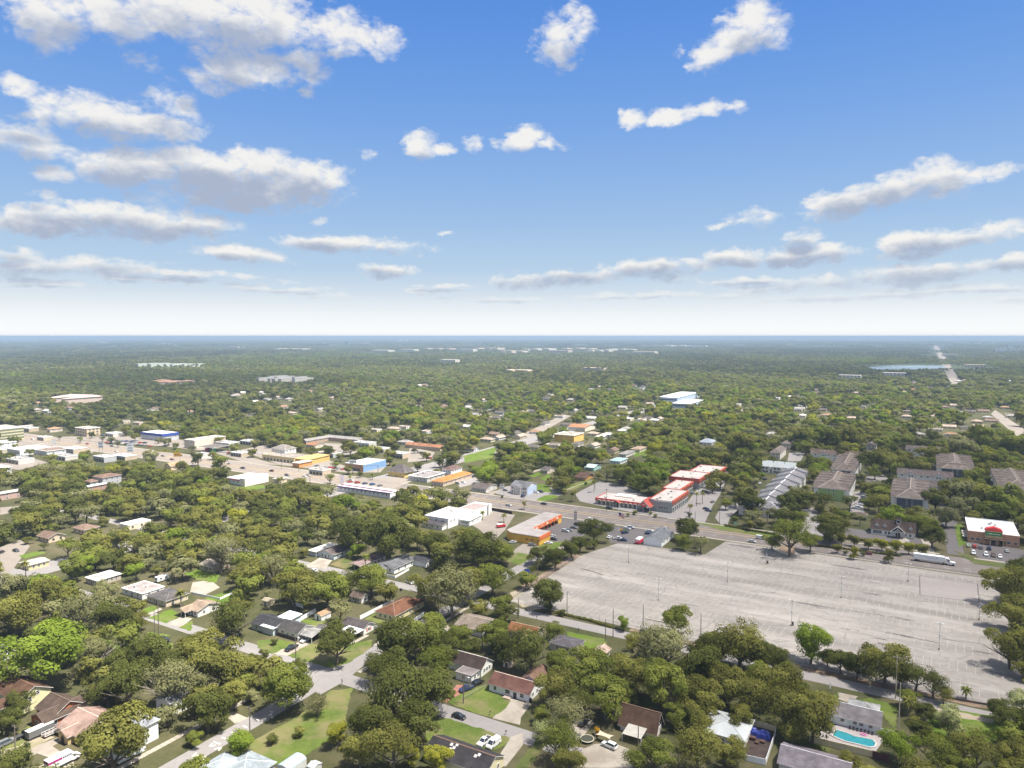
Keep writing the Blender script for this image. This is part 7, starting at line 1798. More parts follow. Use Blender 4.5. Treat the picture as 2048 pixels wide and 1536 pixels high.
def chain(label, p0, p1, hgt=1.8, seg=4.0):
    L = math.dist(p0, p1); n = round(L / seg); ang = math.atan2(p1[1] - p0[1], p1[0] - p0[0]); s_ = L / n
    o = thing("chain_link_fence", label, "fence", (p0[0], p0[1], 0), ang)
    b = MB(); b.quad([(.05, 0, .05), (s_ - .05, 0, .05), (s_ - .05, 0, hgt), (.05, 0, hgt)]); net = b.mesh("netting", M_LINK)
    b = MB(); b.tube([(0, 0, 0), (0, 0, hgt + .1)], .045, 6); post = b.mesh("post", STEEL)
    b = MB(); b.tube([(0, 0, hgt), (s_, 0, hgt)], .035, 5); rail = b.mesh("rail", STEEL)
    for k in range(n):
        for nm, me in (("netting", net), ("post", post), ("rail", rail)): link(nm, me, o, (s_ * k, 0, 0))
    link("post", post, o, (L, 0, 0))
chain("chain link fence along the lower edge of the old parking lot", (-150, 271.2), (30, 270))
chain("chain link fence between the old parking lot and the avenue", (-50, 417.2), (33, 417.2))
chain("chain link fence along the left edge of the old parking lot", (-158.5, 276), (-158.5, 345))
chain("chain link fence beside the brick driveway of the white gabled house", at(925, 1402), at(978, 1372), 1.2)
# planter hedges along the avenue are built with the plants below

# ------------------------------------------------------------------ pool and garden things
dk = sheet("pool_deck", [(1640, 1455), (1680, 1450), (1757, 1470), (1766, 1482), (1752, 1503), (1640, 1478)], mat((.30, .265, .26), .85, .1, .5), keep=True)
pts = [(1672, 1461), (1693, 1467), (1709, 1474), (1730, 1478), (1745, 1481), (1751, 1488), (1748, 1494), (1738, 1495), (1716, 1489), (1690, 1483), (1665, 1472)]
Pp = [at(*p) for p in pts]; cx = sum(p[0] for p in Pp) / len(Pp); cy = sum(p[1] for p in Pp) / len(Pp)
o = thing("swimming_pool", "curved turquoise swimming pool in front of the white pool house", "pool", (cx, cy, 0))
LAND.append(("turquoise pool", cx, cy))
b = MB(); n = len(Pp)
rel = [(x - cx, y - cy) for x, y in Pp]
out = [(x * 1.1 + .0, y * 1.18) for x, y in rel]
for k in range(n):
    k2 = (k + 1) % n
    b.quad([out[k] + (.05,), out[k2] + (.05,), out[k2] + (.3,), out[k] + (.3,)]); b.quad([out[k] + (.3,), out[k2] + (.3,), rel[k2] + (.3,), rel[k] + (.3,)]); b.quad([rel[k] + (.3,), rel[k2] + (.3,), rel[k2] + (.1,), rel[k] + (.1,)])
b.build("coping", mat((.42, .40, .38), .8), o)
b = MB(); b.quad([p + (.2,) for p in rel]) 
mw = mat((.03, .21, .235), .06, .15, .9, spec=.5, key='poolwater'); b.build("water", mw, o)
x, y = at(1727, 1470); o = thing("pool_float", "pink inflatable lying on the pool deck edge", "pool float", (x, y, .08))
b = MB(); b.tube([(math.cos(a) * .9, math.sin(a) * .55, .15) for a in [2 * math.pi * k / 14 for k in range(15)]], .17, 6); b.build("ring", mat((.65, .25, .45), .4), o)
for k in range(7):
    px_ = 1700 + k * 7.5; x, y = at(px_, 1459 + k * 1.9)
    o = thing("pool_chair", None, "chair", (x, y, .08), R(20), "dark chairs in a row along the pool deck")
    b = MB(); b.box(-.28, -.28, .38, .28, .28, .45, 0, True); b.build("seat", DARKM, o)
    b = MB(); b.box(-.28, .22, .45, .28, .3, .95); b.build("backrest", DARKM, o)
    for sx in (-.24, .24):
        for sy in (-.24, .24):
            b = MB(); b.box(sx - .03, sy - .03, 0, sx + .03, sy + .03, .38); b.build("leg", DARKM, o)
    o['label'] = ("leftmost", "second", "third", "middle", "fifth", "sixth", "rightmost")[k] + " dark chair from the left in the row behind the pool"
x, y = at(1174, 1482); o = thing("trampoline", "round trampoline frame with pale rim beside the bare driveway", "trampoline", (x, y, 0)); LAND.append(("round trampoline", x, y))
b = MB(); b.tube([(math.cos(a) * 2.0, math.sin(a) * 2.0, .8) for a in [2 * math.pi * k / 24 for k in range(25)]], .12, 6); b.build("rim", mat((.55, .5, .4), .6), o)
b = MB(); b.quad([(math.cos(2 * math.pi * k / 24) * 1.9, math.sin(2 * math.pi * k / 24) * 1.9, .78) for k in range(24)]); b.build("mat", mat((.05, .055, .04), .8), o)
for k in range(6):
    b = MB(); a = 2 * math.pi * k / 6; b.tube([(math.cos(a) * 2, math.sin(a) * 2, 0), (math.cos(a) * 2, math.sin(a) * 2, .8)], .05, 5); b.build("leg", STEEL, o)
x, y = at(1209, 1484); o = thing("shade_sail", "tan shade sail stretched between posts beside the round trampoline", "shade sail", (x, y, 0))
cr = [(-2.6, -.9, 2.0), (2.3, -1.5, 2.3), (2.6, 1.2, 2.1), (-2.3, 1.5, 2.4)]
b = MB(); n = 8
def sail(u_, v_):
    u_ = u_ * 2 - 1; v_ = v_ * 2 - 1
    p = [(1 - u_) * (1 - v_) / 4, (1 + u_) * (1 - v_) / 4, (1 + u_) * (1 + v_) / 4, (1 - u_) * (1 + v_) / 4]
    X = [sum(p[k] * cr[k][i] for k in range(4)) for i in range(3)]
    X[1] -= v_ * (1 - u_ * u_) * .55; X[0] -= u_ * (1 - v_ * v_) * .5
    return tuple(X)
for i in range(n):
    for j in range(n): b.quad([sail(i / n, j / n), sail((i + 1) / n, j / n), sail((i + 1) / n, (j + 1) / n), sail(i / n, (j + 1) / n)])
b.build("sail", mat((.5, .40, .30), .8), o)
for c_ in cr:
    b = MB(); b.tube([(c_[0], c_[1], 0), c_], .05, 6); b.build("post", STEEL, o)
x, y = at(1520, 1472); o = thing("tarp_pile", "pile covered by crumpled bright blue tarp in the dark fenced yard", "pile", (x, y, 0)); LAND.append(("blue tarp pile", x, y))
rr = random.Random(2); b = MB(); n = 9; Z = [[0 if i in (0, n) or j in (0, n) else rr.uniform(.9, 1.7) for j in range(n + 1)] for i in range(n + 1)]
for i in range(n):
    for j in range(n):
        f = lambda a, c: (-3.2 + 6.4 * a / n, -1.8 + 3.6 * c / n, Z[a][c])
        b.quad([f(i, j), f(i + 1, j), f(i + 1, j + 1), f(i, j + 1)])
b.build("tarp", mat((.025, .04, .22), .5, .3, 1.0), o)
for (dx, dy, w_) in ((-1.5, -3.2, 1.6), (1.4, -3.4, 1.2), (0, -4.6, 1.0)):
    b = MB(); b.box(dx - w_ / 2, dy - .6, 0, dx + w_ / 2, dy + .6, w_ * .6); b.build("junk_crate", mat((.09, .05, .04), .9, .3), o)
keep_poly([(1498, 1452), (1548, 1456), (1545, 1500), (1500, 1500)], proj(x, y)[2])
sheet("dark_yard", [(1495, 1470), (1550, 1470), (1530, 1530), (1488, 1520)], mat((.05, .035, .03), .95, .4, .5), keep=False)
for (px, py, l_) in ((980, 1431, "dark mailbox at the street corner of the square front lawn"), (1012, 1470, "dark mailbox tilted at the driveway mouth"), (1074, 1239, "small mailbox beside the lot street lawn"), (1157, 1263, "black mailbox at the edge of the bright strip of lawn")):
    x, y = at(px, py); o = thing("mailbox", l_, "mailbox", (x, y, 0)); b = MB(); b.box(-.05, -.05, 0, .05, .05, 1.1); b.build("post", DARKM, o)
    b = MB(); b.box(-.14, -.28, 1.1, .14, .28, 1.42, 0, True); b.build("box", DARKM, o)
x, y = at(1290, 1268); o = thing("dumpster", "dark green dumpster by the lot fence under the oak", "dumpster", (x, y, 0), 0)
link("body", profile_mesh("body", [(-1.8, .1), (-2.0, 1.6), (2.0, 1.6), (1.8, .1)], 2.0, mat((.03, .07, .05), .6)), o)
b = MB(); b.box(-2.0, -1.0, 1.6, 2.0, 1.0, 1.72); b.build("lid", DARKM, o)
for (px, py, l_) in ((948, 1510, 0),):
    pass

# ------------------------------------------------------------------ trees
def leaf_mat(name, dark, light, trans=0.3):
    m = bpy.data.materials.new(name); m.use_nodes = True
    t = m.node_tree; t.nodes.clear()
    at_ = nd(t, 'ShaderNodeAttribute', attribute_name='tone').outputs['Fac']
    oi = nd(t, 'ShaderNodeObjectInfo').outputs['Random']
    f = mth(t, 'ADD', mth(t, 'MULTIPLY', at_, .7), mth(t, 'MULTIPLY', oi, .3), clamp=True)
    col = nd(t, 'ShaderNodeMix', data_type='RGBA', ins={0: f, 6: dark + (1,), 7: light + (1,)}).outputs[2]
    d = nd(t, 'ShaderNodeBsdfDiffuse', ins={'Color': col, 'Roughness': .5})
    tr = nd(t, 'ShaderNodeBsdfTranslucent', ins={'Color': nd(t, 'ShaderNodeMix', data_type='RGBA', blend_type='MULTIPLY', ins={0: 1.0, 6: col, 7: (1.15, 1.2, .6, 1)}).outputs[2]})
    mx = nd(t, 'ShaderNodeMixShader', ins={0: trans, 1: d.outputs[0], 2: tr.outputs[0]})
    nd(t, 'ShaderNodeOutputMaterial', ins={0: mx.outputs[0]})
    return m
LEAF = {
 'dark': leaf_mat("leaf_dark", (0.060, 0.067, 0.018), (0.170, 0.186, 0.051), .36),
 'olive': leaf_mat("leaf_olive", (0.098, 0.102, 0.029), (0.301, 0.294, 0.077), .38),
 'grey': leaf_mat("leaf_mossy", (0.126, 0.128, 0.056), (0.316, 0.313, 0.148), .3),
 'mid': leaf_mat("leaf_mid", (0.093, 0.113, 0.025), (0.285, 0.308, 0.069), .38),
 'bright': leaf_mat("leaf_bright", (0.109, 0.154, 0.022), (0.280, 0.352, 0.054), .4),
 'yellow': leaf_mat("leaf_yellow", (0.185, 0.193, 0.029), (0.414, 0.402, 0.058), .4),
 'flower': leaf_mat("leaf_blossom", (0.113, 0.141, 0.038), (0.621, 0.627, 0.319), .25),
 'gold': leaf_mat("leaf_gold", (0.311, 0.173, 0.009), (0.621, 0.367, 0.018), .3)}
BARK = mat((.125, .105, .085), .95, .25, 1.2, key='bark'); BARKPALE = mat((.20, .175, .145), .95, .25, 1.2, key='barkpale')

def crown_np(seed, n, leaf, lobes, flat=.62, hollow=.72, spread=1.0, droop=0.0):
    """leaf sprays of a crown of radius 1 and height 2*flat around the origin; returns verts, tones"""
    r = np.random.default_rng(seed)
    cs, rs, ts = [], [], []
    ph = r.uniform(0, 6.28, 3)
    for k in range(lobes):
        a = r.uniform(0, 2 * np.pi); edge = .66 * spread * (1 + .16 * np.sin(2 * a + ph[0]) + .1 * np.sin(3 * a + ph[1]))
        rad = np.sqrt(r.uniform(0, 1)) * edge
        top = flat * np.sqrt(max(0, 1 - (rad / 1.05) ** 2))
        z = r.uniform(-.4, .7) * top if k % 3 else r.uniform(.35, .8) * top
        R_ = r.uniform(.2, .36) * (1.15 - .3 * rad); tone = r.uniform(0, 1)
        c0 = np.array((rad * np.cos(a), rad * np.sin(a), z))
        cs.append(c0); rs.append(R_); ts.append(tone)
        for q_ in range(4):
            dd = r.normal(size=3); dd[2] = abs(dd[2]) * .8; dd /= np.linalg.norm(dd)
            cs.append(c0 + dd * R_ * .8 * np.array([1, 1, .75])); rs.append(R_ * r.uniform(.38, .62)); ts.append(np.clip(tone + r.uniform(-.25, .25), 0, 1))
    cs, rs, ts = np.array(cs), np.array(rs), np.array(ts)
    w = rs ** 2; pick = r.choice(len(rs), n, p=w / w.sum())
    d = r.normal(size=(n, 3)); d[:, 2] = d[:, 2] * .9 + .25; d /= np.linalg.norm(d, axis=1)[:, None]
    rad = rs[pick] * r.uniform(hollow, 1.1, n)
    c = cs[pick] + d * rad[:, None] * np.array([1, 1, .8])
    c[:, 2] -= droop * np.maximum(0, np.hypot(c[:, 0], c[:, 1]) - .5)
    out = c / (np.linalg.norm(c, axis=1)[:, None] + 1e-6)
    nrm = d * .7 + out * (.4 if n > 4000 else .8) + r.normal(size=(n, 3)) * (.28 if n > 4000 else .2); nrm[:, 2] += .15; nrm /= np.linalg.norm(nrm, axis=1)[:, None]
    ref = r.normal(size=(n, 3)); x = np.cross(nrm, ref); x /= np.linalg.norm(x, axis=1)[:, None]; y = np.cross(nrm, x)
    s = leaf * r.uniform(.55, 1.3, n)[:, None]
    e = r.uniform(.45, .9, n)[:, None]
    V = np.stack([c - x * s, c - y * s * e, c + x * s, c + y * s * e], 1).reshape(-1, 3)
    tone = np.clip(ts[pick] * (.75 if n > 4000 else .5) + r.uniform(-.05, .22, n) + (0 if n > 4000 else .14), 0, 1)
    return V, tone
def quads_mesh(name, V, tone, m):
    n = len(V) // 4
    me = bpy.data.meshes.new(name)
    me.vertices.add(len(V)); me.vertices.foreach_set('co', V.astype(np.float32).ravel())
    me.loops.add(4 * n); me.loops.foreach_set('vertex_index', np.arange(4 * n, dtype=np.int32))
    me.polygons.add(n); me.polygons.foreach_set('loop_start', np.arange(0, 4 * n, 4, dtype=np.int32))
    a = me.attributes.new('tone', 'FLOAT', 'FACE'); a.data.foreach_set('value', tone.astype(np.float32))
    me.materials.append(m); me.update(calc_edges=True)
    return me
CR = {}
def crown_mesh(kind, variant, lod):
    """crown of radius 1, centred on the origin, in the leaf colour of its kind"""
    k = (kind, variant, lod)
    if k not in CR:
        n, leaf, lobes = {0: (8500, .036, 18), 1: (1500, .075, 11), 2: (300, .155, 5)}[lod]
        sd = 100 * lod + variant
        if variant in (4, 5):      # sparse, open crown
            V, t = crown_np(sd, int(n * .46), leaf * .9, lobes + 6, .6, .68)
        elif variant == 6:         # round, dense
            V, t = crown_np(sd, n, leaf, lobes, .85, .8, .8)
        elif variant == 7:         # tall narrow
            V, t = crown_np(sd, n, leaf, lobes, 1.25, .75, .8)
        else:
            V, t = crown_np(sd, n, leaf, lobes, (.62, .55, .7, .6)[variant % 4], .72, 1.0, .1)
        CR[k] = quads_mesh("crown", V, t, LEAF[kind])
    return CR[k]
TR = {}
def trunk_mesh(variant, pale=False):
    """trunk of a tree whose crown has radius 1 with its centre at z = .95"""
    k = (variant % 5, pale)
    if k not in TR:
        r = random.Random(variant % 5); b = MB()
        lean = (r.uniform(-.06, .06), r.uniform(-.06, .06))
        b.tube([(0, 0, -.05), (0, 0, .02), (lean[0] * .5, lean[1] * .5, .25), (lean[0], lean[1], .48)], [.085, .062, .05, .042], 8)
        for i in range(5):
            a = 2 * math.pi * (i + r.random() * .6) / 5; L = r.uniform(.5, .78)
            z0 = r.uniform(.34, .46)
            p1 = (lean[0] + math.cos(a) * L * .4, lean[1] + math.sin(a) * L * .4, z0 + r.uniform(.16, .3)); p2 = (lean[0] + math.cos(a) * L, lean[1] + math.sin(a) * L, z0 + r.uniform(.4, .62))
            b.tube([(lean[0] * z0 / .48, lean[1] * z0 / .48, z0), p1, p2], [.034, .024, .01], 6)
            for s_ in (-1, 1):
                a2 = a + s_ * r.uniform(.4, .8); b.tube([p1, (p1[0] + math.cos(a2) * .28, p1[1] + math.sin(a2) * .28, p1[2] + .25)], [.018, .006], 5)
        if pale:
            for i in range(7):
                a = 2 * math.pi * (i + r.random()) / 7; L = r.uniform(.6, .95)
                m_ = (lean[0] + math.cos(a) * L * .5, lean[1] + math.sin(a) * L * .5, r.uniform(.75, .95)); e_ = (lean[0] + math.cos(a) * L, lean[1] + math.sin(a) * L, r.uniform(1.0, 1.3))
                b.tube([(lean[0], lean[1], .4), m_, e_], [.03, .02, .007], 5)
                for s_ in (-1, 1): b.tube([m_, (m_[0] + math.cos(a + s_ * .8) * .35, m_[1] + math.sin(a + s_ * .8) * .35, m_[2] + .3)], [.014, .005], 4)
        b.tube([(lean[0], lean[1], .46), (lean[0] * 1.5, lean[1] * 1.5, .8), (lean[0], lean[1], 1.2)], [.035, .022, .01], 6)
        TR[k] = b.mesh("trunk", BARKPALE if pale else BARK)
    return TR[k]
KINDNAME = {'dark': "dark green", 'olive': "olive green", 'grey': "mossy grey", 'mid': "mid green", 'bright': "bright green", 'yellow': "yellow-green", 'flower': "pale blossoming", 'gold': "golden flowering"}
TREES = []     # x, y, crown radius
def tree(x, y, rad, kind, variant, lod, hfac=1.0, label=None, rz=None):
    """a broadleaf tree standing at x, y"""
    name = {6: "round_tree", 7: "narrow_tree"}.get(variant, "oak_tree")
    zc = rad * .80 * hfac
    o = thing(name, label, "tree", (x, y, 0), random.uniform(0, 6.28) if rz is None else rz)
    c = link("crown", crown_mesh(kind, variant, lod), o, (0, 0, zc)); c.scale = (rad * random.uniform(.88, 1.12), rad * random.uniform(.88, 1.12), rad * random.uniform(.85, 1.15))
    t = link("trunk", trunk_mesh(variant, kind == 'grey'), o); t.scale = (rad, rad, rad * hfac * .85)
    TREES.append((x, y, rad))
    if label is None:
        sz = "large " if rad > 7.6 else ("small " if rad < 4.4 else "")
        form = {6: "round tree", 7: "narrow tree", 4: "open-crowned oak", 5: "open-crowned oak"}.get(variant, "oak")
        AUTO.append((o, f"{sz}{KINDNAME[kind]} {form}", x, y, "trees", "trees"))
    return o
def crown_at(cx, cy, wpx, kind, variant=None, label=None, hfac=1.0):
    """a tree whose crown centre shows at a photo pixel with a width in pixels"""
    zc = 6.0
    for _ in range(4):
        x, y = at(cx, cy, zc); d = proj(x, y, zc)[2]
        rad = wpx / FPX * d / 2; zc = rad * .80 * hfac
    v = random.randrange(4) if variant is None else variant
    tree(x, y, rad * 1.13, kind, v, 0 if cy > 1010 else 1, hfac, label)
NAMED = [
 (85, 1312, 165, 'bright', 0, "broad bright green tree filling the left edge above the yellow gabled house"), (192, 1308, 88, 'grey', 4, "bare grey branched tree right of the broad bright green one"),
 (340, 1368, 120, 'grey', 4, "forked pale trunk oak between white two storey house and the street"), (227, 1490, 170, 'olive', 1, "wide olive oak at the bottom covering the garage of the two storey house"),
 (480, 1494, 62, 'bright', 6, "round bright green tree on the street edge above twin pale hip roofs"), (575, 1375, 116, 'mid', 2, "leafy oak with pale trunk standing over the street corner grass"),
 (603, 1339, 36, 'dark', 6, "clipped round dark tree at the street corner"), (529, 1312, 24, 'dark', 6, "small round clipped tree left of the corner street mouth"), (673, 1289, 104, 'dark', 1, "wide dark oak alone on the corner lawn"),
 (636, 1412, 54, 'grey', 5, "thin half-bare tree on the lower lawn"), (675, 1472, 50, 'yellow', 6, "golden green tree at the lawn edge under the big oak mass"), (820, 1517, 44, 'yellow', 6, "left one of two yellow-green trees in front of the long dark patched roof"),
 (873, 1522, 62, 'yellow', 6, "right and larger of two yellow-green trees before the long dark patched roof"), (170, 1133, 44, 'bright', 6, "single bright green round tree among grey oaks at left"),
 (1247, 1250, 29, 'bright', 6, "small bright round tree at the lot fence by the wooden pole"), (1097, 1190, 74, 'dark', 2, "dark oak standing alone at the lower left edge of the old parking lot"),
 (1622, 1296, 80, 'bright', 6, "full bright green tree on the lower edge of the old parking lot"), (1900, 1455, 62, 'flower', 7, "pale flowering tree in the bright grass field at lower right"),
 (1188, 1062, 58, 'dark', 2, "dark oak between the plaza car park and the white shop car park"), (1375, 1062, 60, 'dark', 2, "dark oak right behind the white gabled shop"), (1708, 1110, 24, 'yellow', 7, "bushy yellow-green tree at the lot's avenue fence left of the narrow one"),
 (1777, 1116, 26, 'olive', 7, "narrow vine covered tree at the lot's avenue fence left of the semi truck"), (1195, 1465, 16, 'gold', 6, "small golden flowering tree by the round trampoline"), (1085, 1465, 56, 'flower', 5, "pale blossomed open tree at the driveway mouth"),
 (412, 1010, 40, 'yellow', 6, None), (1040, 900, 40, 'mid', None, None)]
for a in NAMED: crown_at(a[0], a[1], a[2], a[3], a[4], a[5])
MASS = [(255, 1375, 110, 'dark'), (302, 1322, 105, 'dark'), (250, 1335, 90, 'dark'), (440, 1335, 120, 'olive'), (400, 1300, 90, 'olive'), (455, 1390, 80, 'olive'), (465, 1245, 110, 'dark'), (500, 1340, 70, 'olive'), (215, 1385, 70, 'dark'), (395, 1375, 80, 'grey'), (100, 1190, 85, 'olive'), (30, 1230, 110, 'olive'), (160, 1230, 90, 'grey'), (230, 1235, 85, 'dark'), (20, 1180, 80, 'grey'), (270, 1245, 50, 'olive'), (210, 1190, 60, 'grey'),
 (800, 1295, 120, 'dark'), (850, 1275, 95, 'mid'), (790, 1390, 150, 'dark'), (858, 1390, 110, 'dark'), (745, 1450, 100, 'dark'), (785, 1500, 120, 'olive'), (830, 1450, 100, 'dark'), (720, 1505, 80, 'olive'), (760, 1340, 80, 'dark'), (870, 1330, 80, 'mid'), (40, 1410, 60, 'dark'), (15, 1445, 60, 'dark'),
 (905, 1188, 120, 'grey'), (860, 1180, 90, 'olive'), (985, 1160, 80, 'mid'), (950, 1100, 110, 'dark'), (930, 1170, 80, 'olive'), (590, 1185, 90, 'olive'), (655, 1185, 90, 'mid'), (700, 1165, 60, 'dark'), (745, 1165, 75, 'mid'), (620, 1165, 60, 'grey'), (440, 1110, 90, 'grey'), (500, 1150, 80, 'olive'), (545, 1140, 80, 'grey'), (480, 1215, 50, 'olive'),
 (920, 1275, 60, 'mid'), (985, 1278, 70, 'mid'), (1060, 1305, 110, 'dark'), (1110, 1262, 45, 'mid'), (940, 1300, 50, 'dark'), (1010, 1300, 70, 'dark'), (890, 1300, 70, 'dark'), (1120, 1330, 70, 'mid'), (1000, 1250, 36, 'mid'),
 (1110, 1375, 90, 'olive'), (1170, 1345, 110, 'mid'), (1210, 1400, 100, 'mid'), (1125, 1490, 95, 'mid'), (1165, 1405, 80, 'dark'), (1085, 1430, 40, 'mid'), (1140, 1520, 70, 'olive'),
 (1330, 1300, 130, 'grey'), (1350, 1243, 70, 'mid'), (1400, 1340, 120, 'dark'), (1480, 1293, 130, 'olive'), (1545, 1320, 60, 'dark'), (1330, 1380, 110, 'mid'), (1450, 1380, 100, 'olive'), (1560, 1370, 110, 'olive'), (1500, 1395, 90, 'olive'), (1625, 1440, 120, 'olive'), (1570, 1420, 110, 'olive'), (1395, 1500, 110, 'olive'), (1310, 1515, 90, 'mid'), (1460, 1505, 70, 'olive'), (1255, 1345, 90, 'olive'), (1290, 1290, 80, 'olive'), (1400, 1440, 70, 'olive'), (1270, 1520, 60, 'mid'), (1240, 1330, 60, 'grey'), (1430, 1290, 60, 'olive'),
 (1682, 1325, 58, 'dark'), (1715, 1335, 60, 'dark'), (1770, 1333, 104, 'olive'), (1832, 1355, 74, 'dark'), (1868, 1374, 62, 'dark'), (1738, 1328, 54, 'olive'), (1800, 1348, 66, 'dark'), (1888, 1392, 44, 'olive'), (1655, 1318, 44, 'dark'),
 (2012, 1172, 96, 'olive'), (2030, 1230, 90, 'olive'), (2022, 1300, 100, 'olive'), (2040, 1145, 70, 'dark'), (2046, 1340, 50, 'olive'), (2005, 1425, 60, 'dark'), (2035, 1450, 80, 'dark'), (2045, 1405, 60, 'flower'),
 (1800, 1495, 78, 'bright'), (1870, 1510, 90, 'mid'), (1950, 1512, 110, 'olive'), (2030, 1512, 80, 'olive'), (1840, 1465, 50, 'dark'), (1850, 1430, 50, 'dark'), (1820, 1400, 46, 'mid'), (1910, 1530, 80, 'mid'), (1700, 1530, 50, 'olive'),
 (1430, 1300, 80, 'dark'), (1480, 1305, 84, 'olive'), (1528, 1315, 76, 'dark'), (1566, 1330, 46, 'dark'), (1400, 1400, 96, 'olive'), (1350, 1435, 60, 'mid'), (1480, 1440, 60, 'olive'), (1530, 1360, 80, 'mid'), (1600, 1395, 70, 'dark'), (1585, 1465, 60, 'olive'),
 (1075, 1112, 44, 'dark'), (1110, 1118, 50, 'dark'), (1142, 1100, 46, 'dark'), (1160, 1088, 40, 'dark'), (1580, 1077, 90, 'mid'), (1545, 1085, 40, 'mid'), (1620, 1085, 50, 'mid'), (1005, 1110, 50, 'mid'), (860, 1090, 70, 'dark'), (780, 1080, 110, 'dark'), (700, 1070, 90, 'dark'), (1655, 1060, 70, 'dark'), (1865, 1075, 56, 'dark'), (1835, 1050, 50, 'mid'), (1580, 1010, 60, 'dark'), (1500, 1010, 60, 'dark'), (1700, 1005, 40, 'dark'), (1640, 1005, 50, 'dark'), (1755, 990, 50, 'mid')]
q = random.Random(77)
for a in MASS: crown_at(a[0], a[1], a[2], a[3], q.choice((0, 1, 2, 3, 3, 1, 4)) if a[3] != 'grey' else q.choice((4, 5, 1)))
for a in ((1590,985,30),(1600,1000,26),(1765,982,34),(1738,1008,30),(1530,1000,24),(1452,1008,30),(1640,1018,24),(1668,1022,22),(1640,935,40),(1655,905,30),(1690,905,40),(1745,925,60),(1780,925,50),(1872,1000,60),(1892,1035,50),(1900,985,60),(1925,985,66),(1965,1000,80),(2012,1008,80),(1950,958,50),(1985,925,60),(1920,897,66),(1860,912,50),(1800,915,40),(1665,1055,66),(1690,1035,36),(1560,1030,44),(1600,1038,40),(1440,960,50),(1425,972,36),(1485,940,36),(1480,890,70),(1600,880,50),(1650,880,60),(1700,880,60),(1855,1052,50),(1960,880,60),(2020,890,70),(1770,890,44),(1720,960,40),(1750,945,36)):
    crown_at(a[0], a[1], a[2], q.choice(('olive', 'dark', 'mid', 'olive', 'grey', 'mid')), q.choice((0, 1, 2, 3)))
STREET = [(1500, 1052, 22), (1655, 1077, 24), (1683, 1080, 25), (1709, 1083, 26), (1737, 1089, 26), (1764, 1091, 27), (1792, 1095, 27), (1818, 1098, 28), (1846, 1101, 28), (1675, 1098, 22)]
for a in STREET: crown_at(a[0], a[1], a[2], 'yellow' if q.random() < .45 else 'olive', 6)
for a in ((160, 880, 16), (118, 876, 12), (205, 878, 14), (236, 888, 16), (250, 862, 26), (270, 874, 20), (330, 884, 22), (352, 892, 16), (384, 900, 18), (395, 920, 30), (425, 912, 20), (470, 898, 26), (440, 882, 24), (505, 906, 22), (545, 885, 26), (600, 900, 24), (655, 902, 30), (680, 915, 20), (745, 905, 40), (700, 898, 36), (780, 912, 30), (720, 950, 14), (660, 958, 24), (600, 966, 26), (560, 962, 22), (100, 920, 30), (170, 912, 26), (60, 905, 18), (10, 915, 24), (300, 918, 34), (365, 935, 30), (440, 930, 40), (835, 935, 24), (880, 925, 26)):
    crown_at(a[0], a[1], a[2], q.choice(('olive', 'mid', 'grey', 'olive', 'dark')), q.choice((0, 1, 2, 6, 4)))
qq = random.Random(99)
for k in range(60):
    px, py = qq.uniform(20, 900), qq.uniform(868, 965); x, y = at(px, py)
    if 414 < y < 458 or -406 < x < -370 or any(r_[0] - 3 < x < r_[2] + 3 and r_[1] - 3 < y < r_[3] + 3 for r_ in NOBASE): continue
    crown_at(px, py - 5, qq.uniform(12, 24), qq.choice(('olive', 'mid', 'grey', 'olive', 'dark')), qq.choice((0, 1, 2, 6, 4)))
# palms
PALM = []
def palm(px, py, hgt, r_=2.6, label=None, bushy=False):
    if not PALM:
        for v in range(2):
            rr = np.random.default_rng(v); V, T = [], []
            for k in range(44):
                a = rr.uniform(0, 2 * np.pi); up = rr.uniform(-.5, 1.1); L = rr.uniform(.8, 1.1); pts = []
                for i in range(6):
                    t = i / 5; rad = L * t * np.cos(up * .7); z = L * (t * np.sin(up) - .55 * t * t)
                    pts.append((rad * np.cos(a), rad * np.sin(a), z))
                tone = rr.uniform(.1, .9)
                for i in range(5):
                    w0, w1 = .1 * np.sin(np.pi * min(1, i / 5 + .12)), .1 * np.sin(np.pi * min(1, (i + 1) / 5 + .05)) * (i < 4)
                    nx, ny = -np.sin(a), np.cos(a); p, s_ = pts[i], pts[i + 1]
                    V += [(p[0] - nx * w0, p[1] - ny * w0, p[2] - w0 * .5), (s_[0] - nx * w1, s_[1] - ny * w1, s_[2] - w1 * .5), s_, p]; T.append(tone)
                    V += [p, s_, (s_[0] + nx * w1, s_[1] + ny * w1, s_[2] - w1 * .5), (p[0] + nx * w0, p[1] + ny * w0, p[2] - w0 * .5)]; T.append(tone)
            PALM.append(quads_mesh("crown", np.array(V), np.array(T), LEAF['mid'] if v else LEAF['olive']))
        b = MB(); b.tube([(0, 0, -.02), (.01, 0, .3), (.02, .01, .7), (.015, .015, 1)], [.028, .02, .018, .02], 7); PALM.append(b.mesh("trunk", BARKPALE))
    x, y = at(px, py)
    o = thing("palm_tree", label, "palm", (x, y, 0), random.uniform(0, 6))
    c = link("crown", PALM[random.randrange(2)], o, (0, 0, hgt)); c.scale = (r_, r_, r_)
    t = link("trunk", PALM[2], o); t.scale = (10, 10, hgt)
    TREES.append((x, y, 1.5))
    if label is None: AUTO.append((o, "small palm" if hgt < 5 else "tall palm", x, y, "palms", "palms"))
    if label: keep_poly([(proj(x, y, hgt)[0] - 6, proj(x, y, hgt + 1)[1]), (proj(x, y, hgt)[0] + 6, proj(x, y, hgt + 1)[1]), proj(x + 1, y)[:2], proj(x - 1, y)[:2]], proj(x, y)[2])
palm(362, 1213, 6.5, 3.4, "feathery palm in front of the tan ranch house with charcoal roof")
palm(1932, 1399, 3.5, 2.4, "lone young palm in the bare strip outside the lot's lower right fence")
